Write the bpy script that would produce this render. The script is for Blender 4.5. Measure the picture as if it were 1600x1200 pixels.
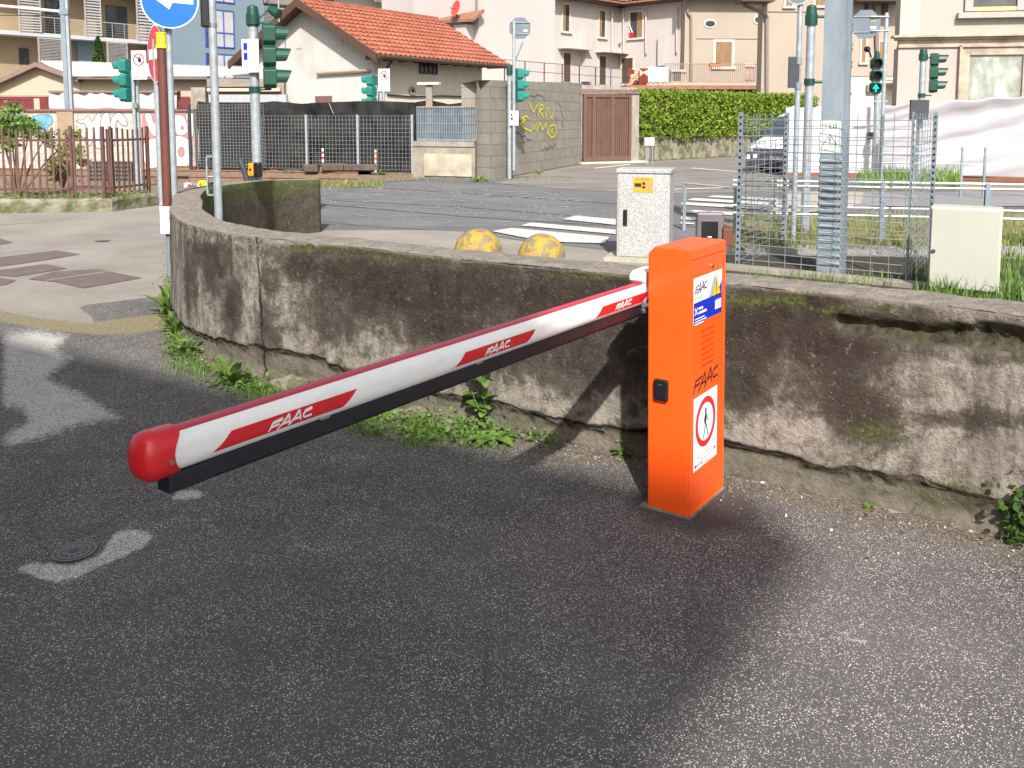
import bpy, bmesh, math, random
import numpy as np
from mathutils import Vector, Matrix, noise as mnoise

for o in list(bpy.data.objects): bpy.data.objects.remove(o)
SC = bpy.context.scene
COL = SC.collection
R = math.radians
random.seed(7)

# ------------------------------------------------------------------ camera
F, CX, CY, PITCH, HC = 1380.0, 800.0, 313.0, R(5.5), 1.5
cam_d = bpy.data.cameras.new('camera'); cam = bpy.data.objects.new('camera', cam_d); COL.objects.link(cam)
cam.location = (0, 0, HC); cam.rotation_euler = (R(90) - PITCH, 0, 0)
cam_d.sensor_width = 36; cam_d.lens = F / 1600 * 36
cam_d.shift_x = 0.0; cam_d.shift_y = -(600 - CY) / 1600
cam_d.clip_start = 0.05; cam_d.clip_end = 600
SC.camera = cam

# ------------------------------------------------------------------ world, sun, exposure
SUN_EL, SUN_AZ = R(41), (0.06, -1.0)            # direction towards the sun, seen from above
w = bpy.data.worlds.new("World"); SC.world = w; w.use_nodes = True
nt = w.node_tree; sky = nt.nodes.new('ShaderNodeTexSky'); sky.sky_type = 'NISHITA'
sky.sun_disc = False; sky.sun_elevation = SUN_EL; sky.sun_rotation = math.atan2(SUN_AZ[0], SUN_AZ[1])
sky.air_density = 1.0; sky.dust_density = 3.0; sky.ozone_density = 1.0
bg = nt.nodes['Background']; bg.inputs[1].default_value = 0.12
hs = nt.nodes.new('ShaderNodeHueSaturation'); hs.inputs['Saturation'].default_value = .5      # thin bright cloud over the blue
nt.links.new(sky.outputs[0], hs.inputs['Color']); nt.links.new(hs.outputs[0], bg.inputs[0])
sd = bpy.data.lights.new('sun', 'SUN'); sd.energy = 4.5; sd.angle = R(0.8); sd.color = (1.0, 0.95, 0.88)
so = bpy.data.objects.new('sun', sd); COL.objects.link(so)
sv = Vector((SUN_AZ[0], SUN_AZ[1], math.tan(SUN_EL) * math.hypot(*SUN_AZ))).normalized()
so.rotation_euler = sv.to_track_quat('Z', 'Y').to_euler(); so.location = (0, -5, 20)
SC.view_settings.view_transform = 'Standard'; SC.view_settings.look = 'None'
SC.view_settings.exposure = 0.76; SC.view_settings.gamma = 1

# ------------------------------------------------------------------ measuring helpers (photo point -> world point)
def ray(px, py):
    x = (px - CX) / F; u = -(py - CY) / F
    return x, math.cos(PITCH) + u * math.sin(PITCH), -math.sin(PITCH) + u * math.cos(PITCH)
def G(px, py, z=0.0):
    a, b, c = ray(px, py); t = (z - HC) / c
    return Vector((a * t, b * t, z))
def D(px, py, Y):
    a, b, c = ray(px, py); t = Y / b
    return Vector((a * t, Y, HC + c * t))
def PR(P):
    z = P[..., 2] - HC
    fw = P[..., 1] * math.cos(PITCH) - z * math.sin(PITCH); up = P[..., 1] * math.sin(PITCH) + z * math.cos(PITCH)
    fw = np.where(fw < 0.05, 0.05, fw)
    return CX + F * P[..., 0] / fw, CY - F * up / fw

# ------------------------------------------------------------------ node helper
class N:
    def __init__(s, name):
        s.m = bpy.data.materials.new(name); s.m.use_nodes = True; s.t = s.m.node_tree
        s.b = s.t.nodes['Principled BSDF']; s.tc = s.t.nodes.new('ShaderNodeTexCoord'); s.co = s.tc.outputs['Object']
    def n(s, ty): return s.t.nodes.new(ty)
    def l(s, a, b):
        if isinstance(a, (int, float)): b.default_value = a
        elif isinstance(a, tuple): b.default_value = (*a, 1) if len(a) == 3 and b.type == 'RGBA' else a
        else: s.t.links.new(a, b)
    def sc(s, v, f):
        n = s.n('ShaderNodeMapping'); n.inputs['Scale'].default_value = f; s.l(v, n.inputs['Vector']); return n.outputs[0]
    def noise(s, scale, detail=4, rough=.55, v=None, dist=0):
        n = s.n('ShaderNodeTexNoise'); s.l(v or s.co, n.inputs['Vector']); n.inputs['Scale'].default_value = scale
        n.inputs['Detail'].default_value = detail; n.inputs['Roughness'].default_value = rough; n.inputs['Distortion'].default_value = dist
        return n.outputs[0]
    def vor(s, scale, out='Color', feat='F1', v=None):
        n = s.n('ShaderNodeTexVoronoi'); n.feature = feat; s.l(v or s.co, n.inputs['Vector']); n.inputs['Scale'].default_value = scale
        return n.outputs[out]
    def ramp(s, f, *st):
        n = s.n('ShaderNodeValToRGB'); s.l(f, n.inputs[0]); e = n.color_ramp.elements
        while len(e) < len(st): e.new(.5)
        for i, (p, c) in enumerate(st):
            e[i].position = p; c = (c, c, c) if isinstance(c, (int, float)) else c; e[i].color = (*c, 1)
        return n.outputs[0]
    def mix(s, f, a, b, mode='MIX'):
        n = s.n('ShaderNodeMix'); n.data_type = 'RGBA'; n.blend_type = mode; s.l(f, n.inputs[0]); s.l(a, n.inputs[6]); s.l(b, n.inputs[7]); return n.outputs[2]
    def ma(s, op, a, b=0.0, c=0.0, clamp=False):
        n = s.n('ShaderNodeMath'); n.operation = op; n.use_clamp = clamp; s.l(a, n.inputs[0]); s.l(b, n.inputs[1]); s.l(c, n.inputs[2]); return n.outputs[0]
    def attr(s, name):
        n = s.n('ShaderNodeAttribute'); n.attribute_name = name; return n.outputs['Fac']
    def sep(s, v):
        n = s.n('ShaderNodeSeparateXYZ'); s.l(v, n.inputs[0]); return n.outputs
    def bump(s, h, st=.5, d=.01):
        n = s.n('ShaderNodeBump'); s.l(h, n.inputs['Height']); n.inputs['Strength'].default_value = st; n.inputs['Distance'].default_value = d
        s.l(n.outputs[0], s.b.inputs['Normal'])
    def col(s, c): s.l(c, s.b.inputs['Base Color']); return s
    def rough(s, r): s.l(r, s.b.inputs['Roughness']); return s

MATS = {}
def M(name, c=(.5, .5, .5), c2=None, rough=.6, metal=0.0, scale=8.0, bump=0.0, bscale=60.0, bd=.004, lo=.35, hi=.65, spec=.5, emit=None, stretch=None, coat=0.0):
    """general weathered material: two colours mixed by fractal noise, with a bump"""
    if name in MATS: return MATS[name]
    k = N(name); co = k.sc(k.co, stretch) if stretch else k.co
    c2 = c2 or tuple(x * .8 for x in c)
    f = k.ramp(k.noise(scale, 6, .6, co), (lo, 0), (hi, 1)); k.col(k.mix(f, c, c2))
    k.b.inputs['Roughness'].default_value = rough; k.b.inputs['Metallic'].default_value = metal
    k.b.inputs['Specular IOR Level'].default_value = spec
    if coat: k.b.inputs['Coat Weight'].default_value = coat
    if bump: k.bump(k.noise(bscale, 5, .6, co), bump, bd)
    if emit: k.l(emit, k.b.inputs['Emission Color']); k.b.inputs['Emission Strength'].default_value = 2.5
    MATS[name] = k.m; return k.m

# ------------------------------------------------------------------ mesh builder
def frame(o, x, z):
    """matrix with origin o, local x along x, local z along z"""
    x = Vector(x).normalized(); z = Vector(z).normalized(); y = z.cross(x).normalized(); x = y.cross(z)
    m = Matrix((x, y, z)).transposed().to_4x4(); m.translation = Vector(o); return m
class MB:
    def __init__(s): s.v = []; s.f = []; s.mi = []; s.mats = []
    def mat(s, m):
        if m not in s.mats: s.mats.append(m)
        return s.mats.index(m)
    def add(s, vs, fs, m):
        b = len(s.v); i = s.mat(m); s.v += [Vector(v) for v in vs]
        for f in fs: s.f.append([b + k for k in f]); s.mi.append(i)
    def quad(s, a, b, c, d, m): s.add([a, b, c, d], [(0, 1, 2, 3)], m)
    def box(s, x0, x1, y0, y1, z0, z1, m, T=None):
        vs = [Vector((x, y, z)) for x in (x0, x1) for y in (y0, y1) for z in (z0, z1)]
        if T: vs = [T @ v for v in vs]
        s.add(vs, [(0, 1, 3, 2), (4, 6, 7, 5), (0, 4, 5, 1), (2, 3, 7, 6), (0, 2, 6, 4), (1, 5, 7, 3)], m)
    def prism(s, pts, z0, z1, m, T=None, m2=None):
        n = len(pts); vs = [Vector((p[0], p[1], z0)) for p in pts] + [Vector((p[0], p[1], z1)) for p in pts]
        if T: vs = [T @ v for v in vs]
        s.add(vs, [tuple(range(n - 1, -1, -1))], m); b = len(s.v) - 2 * n
        i2 = s.mat(m2 or m); s.f.append([b + n + k for k in range(n)]); s.mi.append(i2)
        i = s.mat(m)
        for k in range(n): s.f.append([b + k, b + (k + 1) % n, b + n + (k + 1) % n, b + n + k]); s.mi.append(i)
    def cyl(s, p0, p1, r0, r1=None, n=16, m=None, caps=True):
        r1 = r0 if r1 is None else r1; p0 = Vector(p0); p1 = Vector(p1); d = (p1 - p0).normalized()
        u = d.orthogonal().normalized(); w_ = d.cross(u)
        vs = [p + (u * math.cos(6.28318 * k / n) + w_ * math.sin(6.28318 * k / n)) * r for p, r in ((p0, r0), (p1, r1)) for k in range(n)]
        fs = [(k, (k + 1) % n, n + (k + 1) % n, n + k) for k in range(n)]
        if caps: fs += [tuple(range(n - 1, -1, -1)), tuple(range(n, 2 * n))]
        s.add(vs, fs, m)
    def tube(s, pts, r, n=8, m=None):
        for a, b in zip(pts[:-1], pts[1:]): s.cyl(a, b, r, r, n, m)
    def ball(s, c, r, m, nu=16, nv=8, half=False, sq=(1, 1, 1), T=None):
        vs = []; fs = []
        for j in range(nv + 1):
            th = (math.pi / 2 if half else math.pi) * j / nv
            for i in range(nu):
                a = 6.28318 * i / nu
                p = Vector((r * math.sin(th) * math.cos(a) * sq[0], r * math.sin(th) * math.sin(a) * sq[1], r * math.cos(th) * sq[2]))
                vs.append((T @ p if T else p) + Vector(c))
        for j in range(nv):
            for i in range(nu): fs.append((j * nu + i, (j + 1) * nu + i, (j + 1) * nu + (i + 1) % nu, j * nu + (i + 1) % nu))
        s.add(vs, fs, m)
    def disc(s, T, r, z, m, n=32, r0=0, sx=1.0):
        if r0: 
            vs = [T @ Vector((q * math.cos(6.28318 * k / n) * sx, q * math.sin(6.28318 * k / n), z)) for q in (r0, r) for k in range(n)]
            s.add(vs, [(k, n + k, n + (k + 1) % n, (k + 1) % n) for k in range(n)], m)
        else: s.add([T @ Vector((r * math.cos(6.28318 * k / n) * sx, r * math.sin(6.28318 * k / n), z)) for k in range(n)], [tuple(range(n))], m)
    def strokes(s, polys, T, wdt, z, m, sc=1.0, off=(0, 0)):
        """pen strokes as flat ribbons on the plane of T"""
        e = 0
        for pl in polys:
            for a, b in zip(pl[:-1], pl[1:]):
                a = Vector((a[0] * sc + off[0], a[1] * sc + off[1])); b = Vector((b[0] * sc + off[0], b[1] * sc + off[1]))
                d = (b - a)
                if d.length < 1e-9: continue
                d.normalize(); q = Vector((-d.y, d.x)) * wdt / 2; a = a - d * wdt * .35; b = b + d * wdt * .35; e += 1; zz = z + e * 2e-5
                s.add([T @ Vector((*(a - q), zz)), T @ Vector((*(b - q), zz)), T @ Vector((*(b + q), zz)), T @ Vector((*(a + q), zz))], [(0, 1, 2, 3)], m)
    def text(s, txt, T, size, z, m, align='CENTER', sx=1.0):
        cu = bpy.data.curves.new('t', 'FONT'); cu.body = txt; cu.size = size; cu.align_x = align; cu.align_y = 'CENTER'; cu.resolution_u = 2
        ob = bpy.data.objects.new('t', cu); COL.objects.link(ob)
        me = bpy.data.meshes.new_from_object(ob.evaluated_get(bpy.context.evaluated_depsgraph_get()))
        s.add([T @ Vector((v.co.x * sx, v.co.y, z)) for v in me.vertices], [tuple(p.vertices) for p in me.polygons], m)
        bpy.data.objects.remove(ob); bpy.data.curves.remove(cu); bpy.data.meshes.remove(me)
    def build(s, name, parent=None, smooth=False, bevel=0.0, loc=None, attrs=None):
        me = bpy.data.meshes.new(name); o = bpy.data.objects.new(name, me); COL.objects.link(o)
        off = Vector((0, 0, 0))
        if parent is not None:
            o.parent = parent; off = wloc(parent)
        elif loc is not None: off = Vector(loc); o.location = off
        me.from_pydata([v - off for v in s.v], [], s.f)
        for m in s.mats: me.materials.append(m)
        me.polygons.foreach_set('material_index', s.mi)
        if smooth:
            me.polygons.foreach_set('use_smooth', [True] * len(me.polygons))
            md = o.modifiers.new('smooth', 'EDGE_SPLIT'); md.split_angle = R(40)
        if bevel:
            md = o.modifiers.new('bevel', 'BEVEL'); md.width = bevel; md.segments = 2; md.limit_method = 'ANGLE'; md.angle_limit = R(40)
        if attrs:
            for k, a in attrs.items():
                at = me.attributes.new(k, 'FLOAT', 'POINT'); at.data.foreach_set('value', np.asarray(a, dtype=np.float32))
        me.update(); return o
def wloc(o):
    v = Vector((0, 0, 0))
    while o is not None: v += o.location; o = o.parent
    return v
def thing(name, label, cat, loc=(0, 0, 0), group=None):
    o = bpy.data.objects.new(name, None); COL.objects.link(o); o.location = loc; o.empty_display_size = .2
    return tag(o, label, cat, group)
def tag(o, label=None, cat=None, group=None, kind=None):
    if label: o['label'] = label
    if cat: o['category'] = cat
    if group: o['group'] = group
    if kind: o['kind'] = kind
    return o

class Fr:
    """vertical facade plane: u runs along dir from origin, n is the side towards the camera"""
    def __init__(s, o, d):
        s.o = Vector((o[0], o[1])); s.d = Vector(d).normalized(); s.nn = Vector((s.d.y, -s.d.x))
        if s.nn.dot(-s.o) < 0: s.nn = -s.nn
    def p(s, u, z, n=0.0):
        q = s.o + s.d * u + s.nn * n; return Vector((q.x, q.y, z))
    def at(s, px, py, n=0.0):
        a, b, c = ray(px, py); o = s.o + s.nn * n
        den = a * s.nn.x + b * s.nn.y; t = (o.x * s.nn.x + o.y * s.nn.y) / den
        q = Vector((a * t, b * t)) - o
        return q.dot(s.d), HC + c * t
    def box(s, mb, u0, u1, z0, z1, n0, n1, m):
        vs = [s.p(u, z, n) for u in (u0, u1) for n in (n0, n1) for z in (z0, z1)]
        mb.add(vs, [(0, 1, 3, 2), (4, 6, 7, 5), (0, 4, 5, 1), (2, 3, 7, 6), (0, 2, 6, 4), (1, 5, 7, 3)], m)
    def rect(s, x0, y0, x1, y1):
        """photo rectangle -> u0,u1,z0,z1 on this facade (heights taken at the middle)"""
        ym = (y0 + y1) / 2; xm = (x0 + x1) / 2
        u0, u1 = s.at(x0, ym)[0], s.at(x1, ym)[0]
        return min(u0, u1), max(u0, u1), s.at(xm, y1)[1], s.at(xm, y0)[1]
    def mtx(s, u, z, n):
        x = Vector((s.d.x, s.d.y, 0)); nn = Vector((s.nn.x, s.nn.y, 0))
        if x.cross(Vector((0, 0, 1))).dot(nn) < 0: x = -x
        return frame(s.p(u, z, n), x, nn)
exec_order = []

# ================================================================== MATERIALS
def m_asphalt():
    k = N('asphalt_and_pavement'); pave = k.attr('pave'); patch = k.attr('patch'); dirt = k.attr('dirt'); yel = k.attr('yellow')
    nz = k.noise(30, 5, .65); big = k.noise(1.3, 5, .6)
    base = k.mix(k.ramp(big, (.35, 0), (.7, 1)), (.068, .066, .067), (.110, .105, .102))
    cell = k.vor(250); g = k.sep(cell)
    st = k.ma('MULTIPLY', k.ramp(g[0], (.52, 0), (.60, 1)), k.ramp(k.vor(250, 'Distance'), (.40, 1), (.58, 0))); br = k.ramp(g[1], (0, (.13, .122, .115)), (.5, (.27, .255, .24)), (1, (.80, .76, .70)))
    c = k.mix(k.ma('MULTIPLY', st, k.ramp(k.noise(6, 4), (.3, .45), (.65, 1))), base, br)
    cell2 = k.vor(120); g2 = k.sep(cell2); st2 = k.ramp(g2[0], (.985, 0), (.99, 1)); c = k.mix(k.ma('MULTIPLY', st2, k.ramp(k.vor(120, 'Distance'), (.25, 1), (.4, 0))), c, (.30, .28, .26))
    # worn light patches
    pf = k.ramp(k.ma('ADD', patch, k.ma('MULTIPLY', k.ma('SUBTRACT', nz, .5), .55)), (.42, 0), (.60, 1))
    pc = k.mix(k.ramp(g[2], (.3, 0), (.85, 1)), (.24, .23, .215), (.62, .59, .55))
    c = k.mix(pf, c, pc)
    # dirt towards the wall foot
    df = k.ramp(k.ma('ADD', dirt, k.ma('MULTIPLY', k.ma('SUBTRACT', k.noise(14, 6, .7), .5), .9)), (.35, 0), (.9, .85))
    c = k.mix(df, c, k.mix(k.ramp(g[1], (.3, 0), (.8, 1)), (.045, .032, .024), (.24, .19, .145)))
    gf = k.ramp(k.ma('ADD', k.attr('grout'), k.ma('MULTIPLY', k.ma('SUBTRACT', k.noise(9, 6, .7), .5), .7)), (.35, 0), (.7, .85))
    c = k.mix(gf, c, (.056, .050, .048))
    c = k.mix(k.ramp(k.noise(2.3, 7, .75, None, .6), (.55, 0), (.75, .4)), c, (.060, .055, .052))
    # old light pavement
    pv = k.ramp(k.ma('ADD', pave, k.ma('MULTIPLY', k.ma('SUBTRACT', k.noise(5, 6, .7), .5), .35)), (.46, 0), (.54, 1))
    l1 = k.mix(k.ramp(k.noise(.9, 6, .65), (.35, 0), (.65, 1)), (.215, .195, .175), (.30, .277, .25))
    l1 = k.mix(k.ramp(g[2], (.55, 0), (.95, .45)), l1, (.10, .09, .08)); l1 = k.mix(k.ramp(k.noise(60, 3), (.45, 0), (.7, .35)), l1, (.33, .30, .27))
    c = k.mix(pv, c, l1)
    yf = k.ramp(k.ma('ADD', yel, k.ma('MULTIPLY', k.ma('SUBTRACT', k.noise(18, 6, .7), .5), .5)), (.4, 0), (.6, .85))
    c = k.mix(yf, c, k.mix(k.ramp(k.noise(35, 5), (.4, 0), (.6, 1)), (.17, .145, .085), (.25, .215, .13)))
    # cracks
    cr = k.ramp(k.vor(1.1, 'Distance', 'DISTANCE_TO_EDGE', k.mix(.12, k.co, k.noise(3, 5, .7), 'ADD')), (.0, 1), (.006, 0))
    c = k.mix(k.ma('MULTIPLY', cr, k.ramp(k.noise(.8, 2), (.5, 0), (.6, .5))), c, (.03, .027, .025))
    k.col(c); k.l(k.ramp(st, (0, .95), (1, .75)), k.b.inputs['Roughness']); k.b.inputs['Specular IOR Level'].default_value = .15
    k.bump(k.ma('ADD', k.ma('MULTIPLY', k.vor(300, 'Distance'), -1.0), k.ma('MULTIPLY', nz, .8)), .55, .0035)
    return k.m
def m_wall():
    k = N('stained_plaster'); dk = k.attr('dark'); ms = k.attr('moss'); ch = k.attr('chip'); top = k.attr('top'); stv = k.attr('streak'); sc_ = k.attr('s')
    n1 = k.noise(3.2, 8, .7); n2 = k.noise(14, 8, .72); n3 = k.noise(60, 6, .7); n4 = k.noise(6, 8, .75, None, 1.2)
    base = k.mix(k.ramp(n1, (.35, 0), (.65, 1)), (.190, .172, .150), (.315, .288, .252))
    base = k.mix(k.ramp(n3, (.4, .0), (.65, .55)), base, (.40, .355, .30))
    base = k.mix(k.ramp(n2, (.48, 0), (.66, .85)), base, (.095, .077, .062))
    d = k.ma('ADD', k.ma('ADD', dk, k.ma('MULTIPLY', k.ma('SUBTRACT', n4, .5), 1.1)), k.ma('MULTIPLY', k.ma('SUBTRACT', n2, .5), .8))
    c = k.mix(k.ramp(d, (.12, 0), (.38, .72), (.75, .98)), base, k.mix(k.ramp(n2, (.4, 0), (.65, 1)), (.020, .013, .010), (.052, .038, .030)))
    # vertical wash streaks on the curved end
    cm = k.n('ShaderNodeCombineXYZ'); k.l(k.ma('MULTIPLY', sc_, 9.0), cm.inputs[0]); k.l(k.ma('MULTIPLY', k.sep(k.co)[2], 1.1), cm.inputs[1])
    sn = k.noise(1.0, 6, .65, cm.outputs[0])
    c = k.mix(k.ma('MULTIPLY', stv, k.ramp(sn, (.46, 0), (.60, .85))), c, (.045, .035, .028))
    m = k.ma('ADD', ms, k.ma('MULTIPLY', k.ma('SUBTRACT', n2, .5), 1.6))
    c = k.mix(k.ramp(m, (.34, 0), (.75, .9)), c, k.mix(k.ramp(n3, (.4, 0), (.6, 1)), (.034, .042, .010), (.105, .118, .032)))
    # pale mineral specks in the render
    v = k.vor(130); g = k.sep(v); sp = k.ma('MULTIPLY', k.ramp(g[0], (.965, 0), (.975, 1)), k.ramp(k.vor(130, 'Distance'), (.0, 1), (.25, 1), (.36, 0)))
    c = k.mix(k.ma('MULTIPLY', sp, .55), c, (.36, .32, .27))
    pit = k.ma('MULTIPLY', k.ramp(k.vor(48, 'Distance'), (.12, 1), (.22, 0)), k.ramp(k.noise(7, 3), (.48, 0), (.6, .7))); c = k.mix(pit, c, (.05, .04, .032))
    mot = k.noise(26, 7, .8); c = k.mix(k.ramp(mot, (.54, 0), (.64, .45)), c, (.045, .036, .028)); c = k.mix(k.ramp(mot, (.33, .4), (.42, 0)), c, (.36, .325, .28))
    # hair cracks
    cr = k.ramp(k.vor(2.6, 'Distance', 'DISTANCE_TO_EDGE', k.mix(.2, k.co, k.noise(4, 6, .75), 'ADD')), (0, 1), (.010, 0))
    crf = k.ma('MULTIPLY', cr, k.ramp(n1, (.58, 0), (.68, .45)))
    c = k.mix(crf, c, (.03, .022, .016))
    cd = k.ma('ABSOLUTE', k.ma('ADD', k.attr('cd'), k.ma('MULTIPLY', k.ma('SUBTRACT', n2, .5), .035)))
    c = k.mix(k.ma('MULTIPLY', ch, 1.25, 0, True), c, k.mix(k.ramp(n2, (.38, 0), (.6, 1)), (.022, .019, .011), k.mix(k.ramp(n1, (.4, 0), (.6, 1)), (.060, .058, .032), (.145, .125, .092))))
    c2_ = k.ma('ABSOLUTE', k.ma('ADD', k.attr('cv'), k.ma('MULTIPLY', k.ma('SUBTRACT', n2, .5), .06)))
    ln = k.ma('MAXIMUM', k.ramp(cd, (.0, 1), (.005, .9), (.012, 0)), k.ma('MULTIPLY', k.ramp(c2_, (0, 1), (.004, .9), (.010, 0)), k.attr('cvf')))
    ln = k.ma('MULTIPLY', ln, k.ramp(k.noise(5, 4, .7), (.38, .15), (.55, 1)))
    c = k.mix(ln, c, (.012, .009, .007))
    tc = k.mix(k.ramp(n2, (.38, 0), (.62, 1)), (.19, .165, .14), (.30, .265, .23)); tc = k.mix(k.ramp(n3, (.50, 0), (.62, .6)), tc, (.10, .085, .07))
    c = k.mix(k.ramp(top, (.3, 0), (.7, 1)), c, tc)
    k.col(c); k.b.inputs['Roughness'].default_value = .92; k.b.inputs['Specular IOR Level'].default_value = .25
    k.bump(k.ma('SUBTRACT', k.ma('ADD', k.ma('MULTIPLY', n2, 1.0), k.ma('MULTIPLY', n3, .55)), k.ma('MULTIPLY', k.ma('ADD', crf, ln), 1.5)), .95, .020)
    return k.m
def m_leaf(name, a, b, sc=3):
    k = N(name); f = k.ramp(k.noise(sc, 3), (.35, 0), (.65, 1)); f2 = k.n('ShaderNodeObjectInfo')
    k.col(k.mix(f, a, b)); k.b.inputs['Roughness'].default_value = .5; k.b.inputs['Specular IOR Level'].default_value = .35
    tr = k.n('ShaderNodeBsdfTranslucent'); k.l(k.mix(f, a, b), tr.inputs[0]); mx = k.n('ShaderNodeMixShader'); mx.inputs[0].default_value = .3
    k.l(k.b.outputs[0], mx.inputs[1]); k.l(tr.outputs[0], mx.inputs[2]); k.l(mx.outputs[0], k.t.nodes['Material Output'].inputs[0]); return k.m
ASPH = m_asphalt(); PLASTER = m_wall()
LEAF_W = m_leaf('weed_leaf', (.075, .145, .028), (.17, .27, .06), 25)
LEAF_H = m_leaf('hedge_leaf', (.085, .15, .016), (.27, .35, .04), 6)
LEAF_T = m_leaf('bush_leaf', (.08, .15, .03), (.22, .34, .08), 6)
GRASS = m_leaf('grass_blade', (.12, .17, .045), (.30, .30, .11), 2)
IVY = m_leaf('ivy_leaf', (.025, .06, .012), (.06, .12, .02), 20)
MOSS = M('moss', (.045, .055, .012), (.11, .12, .03), .95, scale=40, bump=.8, bscale=150, bd=.01)
GALV = M('galvanised_steel', (.27, .31, .345), (.37, .41, .445), .5, .35, scale=14, bump=.1, bscale=40, bd=.001)
GALV2 = M('weathered_galvanised_steel', (.15, .19, .225), (.215, .255, .295), .65, .2, scale=5, stretch=(1, 1, .35), bump=.08)
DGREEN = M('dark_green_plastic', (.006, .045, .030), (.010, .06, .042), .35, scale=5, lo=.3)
TGREEN = M('teal_plastic', (.012, .15, .13), (.02, .18, .155), .45, scale=5)  # teal colour of the farther signal heads
BLACKP = M('black_plastic', (.008, .008, .010), (.014, .014, .016), .35)
DARKP = M('dark_grey_panel', (.03, .035, .045), (.04, .045, .055), .5)
RUBBER = M('black_rubber', (.006, .007, .012), (.010, .011, .018), .45, bump=.15, bscale=30)
WHITEP = M('white_paint', (.78, .78, .76), (.60, .595, .56), .42, scale=9, lo=.5, hi=.85, stretch=(1, 1, 3))
def m_orange():
    k = N('orange_powder_coat'); z = k.sep(k.co)[2]; n1 = k.noise(2.5, 4); n2 = k.noise(38, 7, .75); c = k.mix(k.ramp(n1, (.2, 0), (.9, 1)), (.90, .096, .007), (.80, .082, .006))
    sp = k.ma('ADD', k.ma('MULTIPLY', z, -7.0), k.ma('ADD', .25, k.ma('MULTIPLY', k.ma('SUBTRACT', n2, .5), 2.2))); c = k.mix(k.ramp(sp, (.35, 0), (.8, .8)), c, (.09, .05, .035))
    du = k.ramp(k.noise(5, 7, .75, k.sc(k.co, (1, 1, .25))), (.52, 0), (.75, .28)); c = k.mix(du, c, (.42, .13, .05)); sc = k.ramp(k.noise(70, 2, .5, k.sc(k.co, (1, 1, .06))), (.70, 0), (.74, .35)); c = k.mix(sc, c, (.70, .22, .09))
    k.col(c); k.l(k.ramp(n2, (.3, .34), (.7, .55)), k.b.inputs['Roughness']); k.b.inputs['Coat Weight'].default_value = .15; k.bump(k.noise(220, 3), .04, .0006); return k.m
ORANGE = m_orange()
REDP = M('red_film', (.60, .010, .018), (.52, .012, .02), .35, scale=20, coat=.2)
REDT = M('crimson_trim', (.50, .016, .04), (.42, .018, .035), .4, scale=20)
REDCAP = M('red_plastic', (.62, .012, .016), (.55, .012, .02), .35, scale=8, bump=.05, coat=.15)
WHITES = M('white_sticker', (.74, .75, .77), (.68, .69, .72), .4, scale=30)
BLACKI = M('black_ink', (.012, .011, .012), (.02, .018, .02), .5)
GREYI = M('grey_ink', (.18, .18, .22), (.25, .25, .28), .6)
BLUES = M('blue_sticker', (.006, .02, .40), (.008, .026, .45), .4)
PALEB = M('pale_blue_sticker', (.36, .40, .60), (.30, .34, .56), .4)
YELS = M('yellow_sticker', (.80, .50, .015), (.75, .46, .015), .4)
BLUESIGN = M('blue_road_sign', (.004, .11, .62), (.006, .12, .66), .35)
REDSIGN = M('red_road_sign', (.55, .03, .035), (.50, .05, .05), .4, scale=4)
BRASS = M('brass', (.5, .33, .10), (.4, .26, .08), .35, .9)
CHROME = M('steel', (.5, .5, .5), (.4, .4, .4), .3, .9)
YELLOWC = M('worn_yellow_paint', (.36, .23, .025), (.17, .145, .085), .8, scale=13, lo=.44, hi=.56, bump=.5, bscale=30, bd=.006)
GLASSD = M('dark_window_glass', (.03, .035, .04), (.06, .065, .07), .12, scale=2, spec=.8)
CONC = M('old_concrete', (.30, .27, .225), (.17, .15, .12), .9, scale=3.5, lo=.35, hi=.7, bump=.6, bscale=25, bd=.01)
CONC2 = M('mossy_concrete', (.24, .22, .165), (.085, .090, .035), .95, scale=4, lo=.4, hi=.6, bump=.7, bscale=18, bd=.015)
ROADM = None
def m_road():
    k = N('dark_road_asphalt'); n1 = k.noise(1.0, 6, .65); g = k.sep(k.vor(110))
    c = k.mix(k.ramp(n1, (.35, 0), (.65, 1)), (.095, .095, .102), (.140, .138, .143)); c = k.mix(k.ramp(g[0], (.8, 0), (.95, .6)), c, (.22, .215, .21))
    st = k.noise(1.2, 6, .7, k.sc(k.co, (.35, 3, 1))); c = k.mix(k.ramp(st, (.5, 0), (.68, .45)), c, (.05, .048, .052))
    k.col(c); k.b.inputs['Roughness'].default_value = .85; k.bump(k.noise(120, 3), .4, .004); return k.m
ROADM = m_road()
STRIPE = M('worn_white_road_paint', (.54, .52, .47), (.17, .165, .16), .8, scale=22, lo=.52, hi=.66)
def m_tiles():
    k = N('terracotta_roof_tiles'); f = k.noise(5, 3); v = k.sep(k.vor(3.5))
    c = k.mix(k.ramp(v[0], (0, 0), (1, 1)), (.23, .068, .036), (.33, .108, .064)); c = k.mix(k.ramp(f, (.45, 0), (.7, .4)), c, (.18, .05, .03))
    k.col(c); k.b.inputs['Roughness'].default_value = .75; return k.m
TILES = m_tiles()
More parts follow.
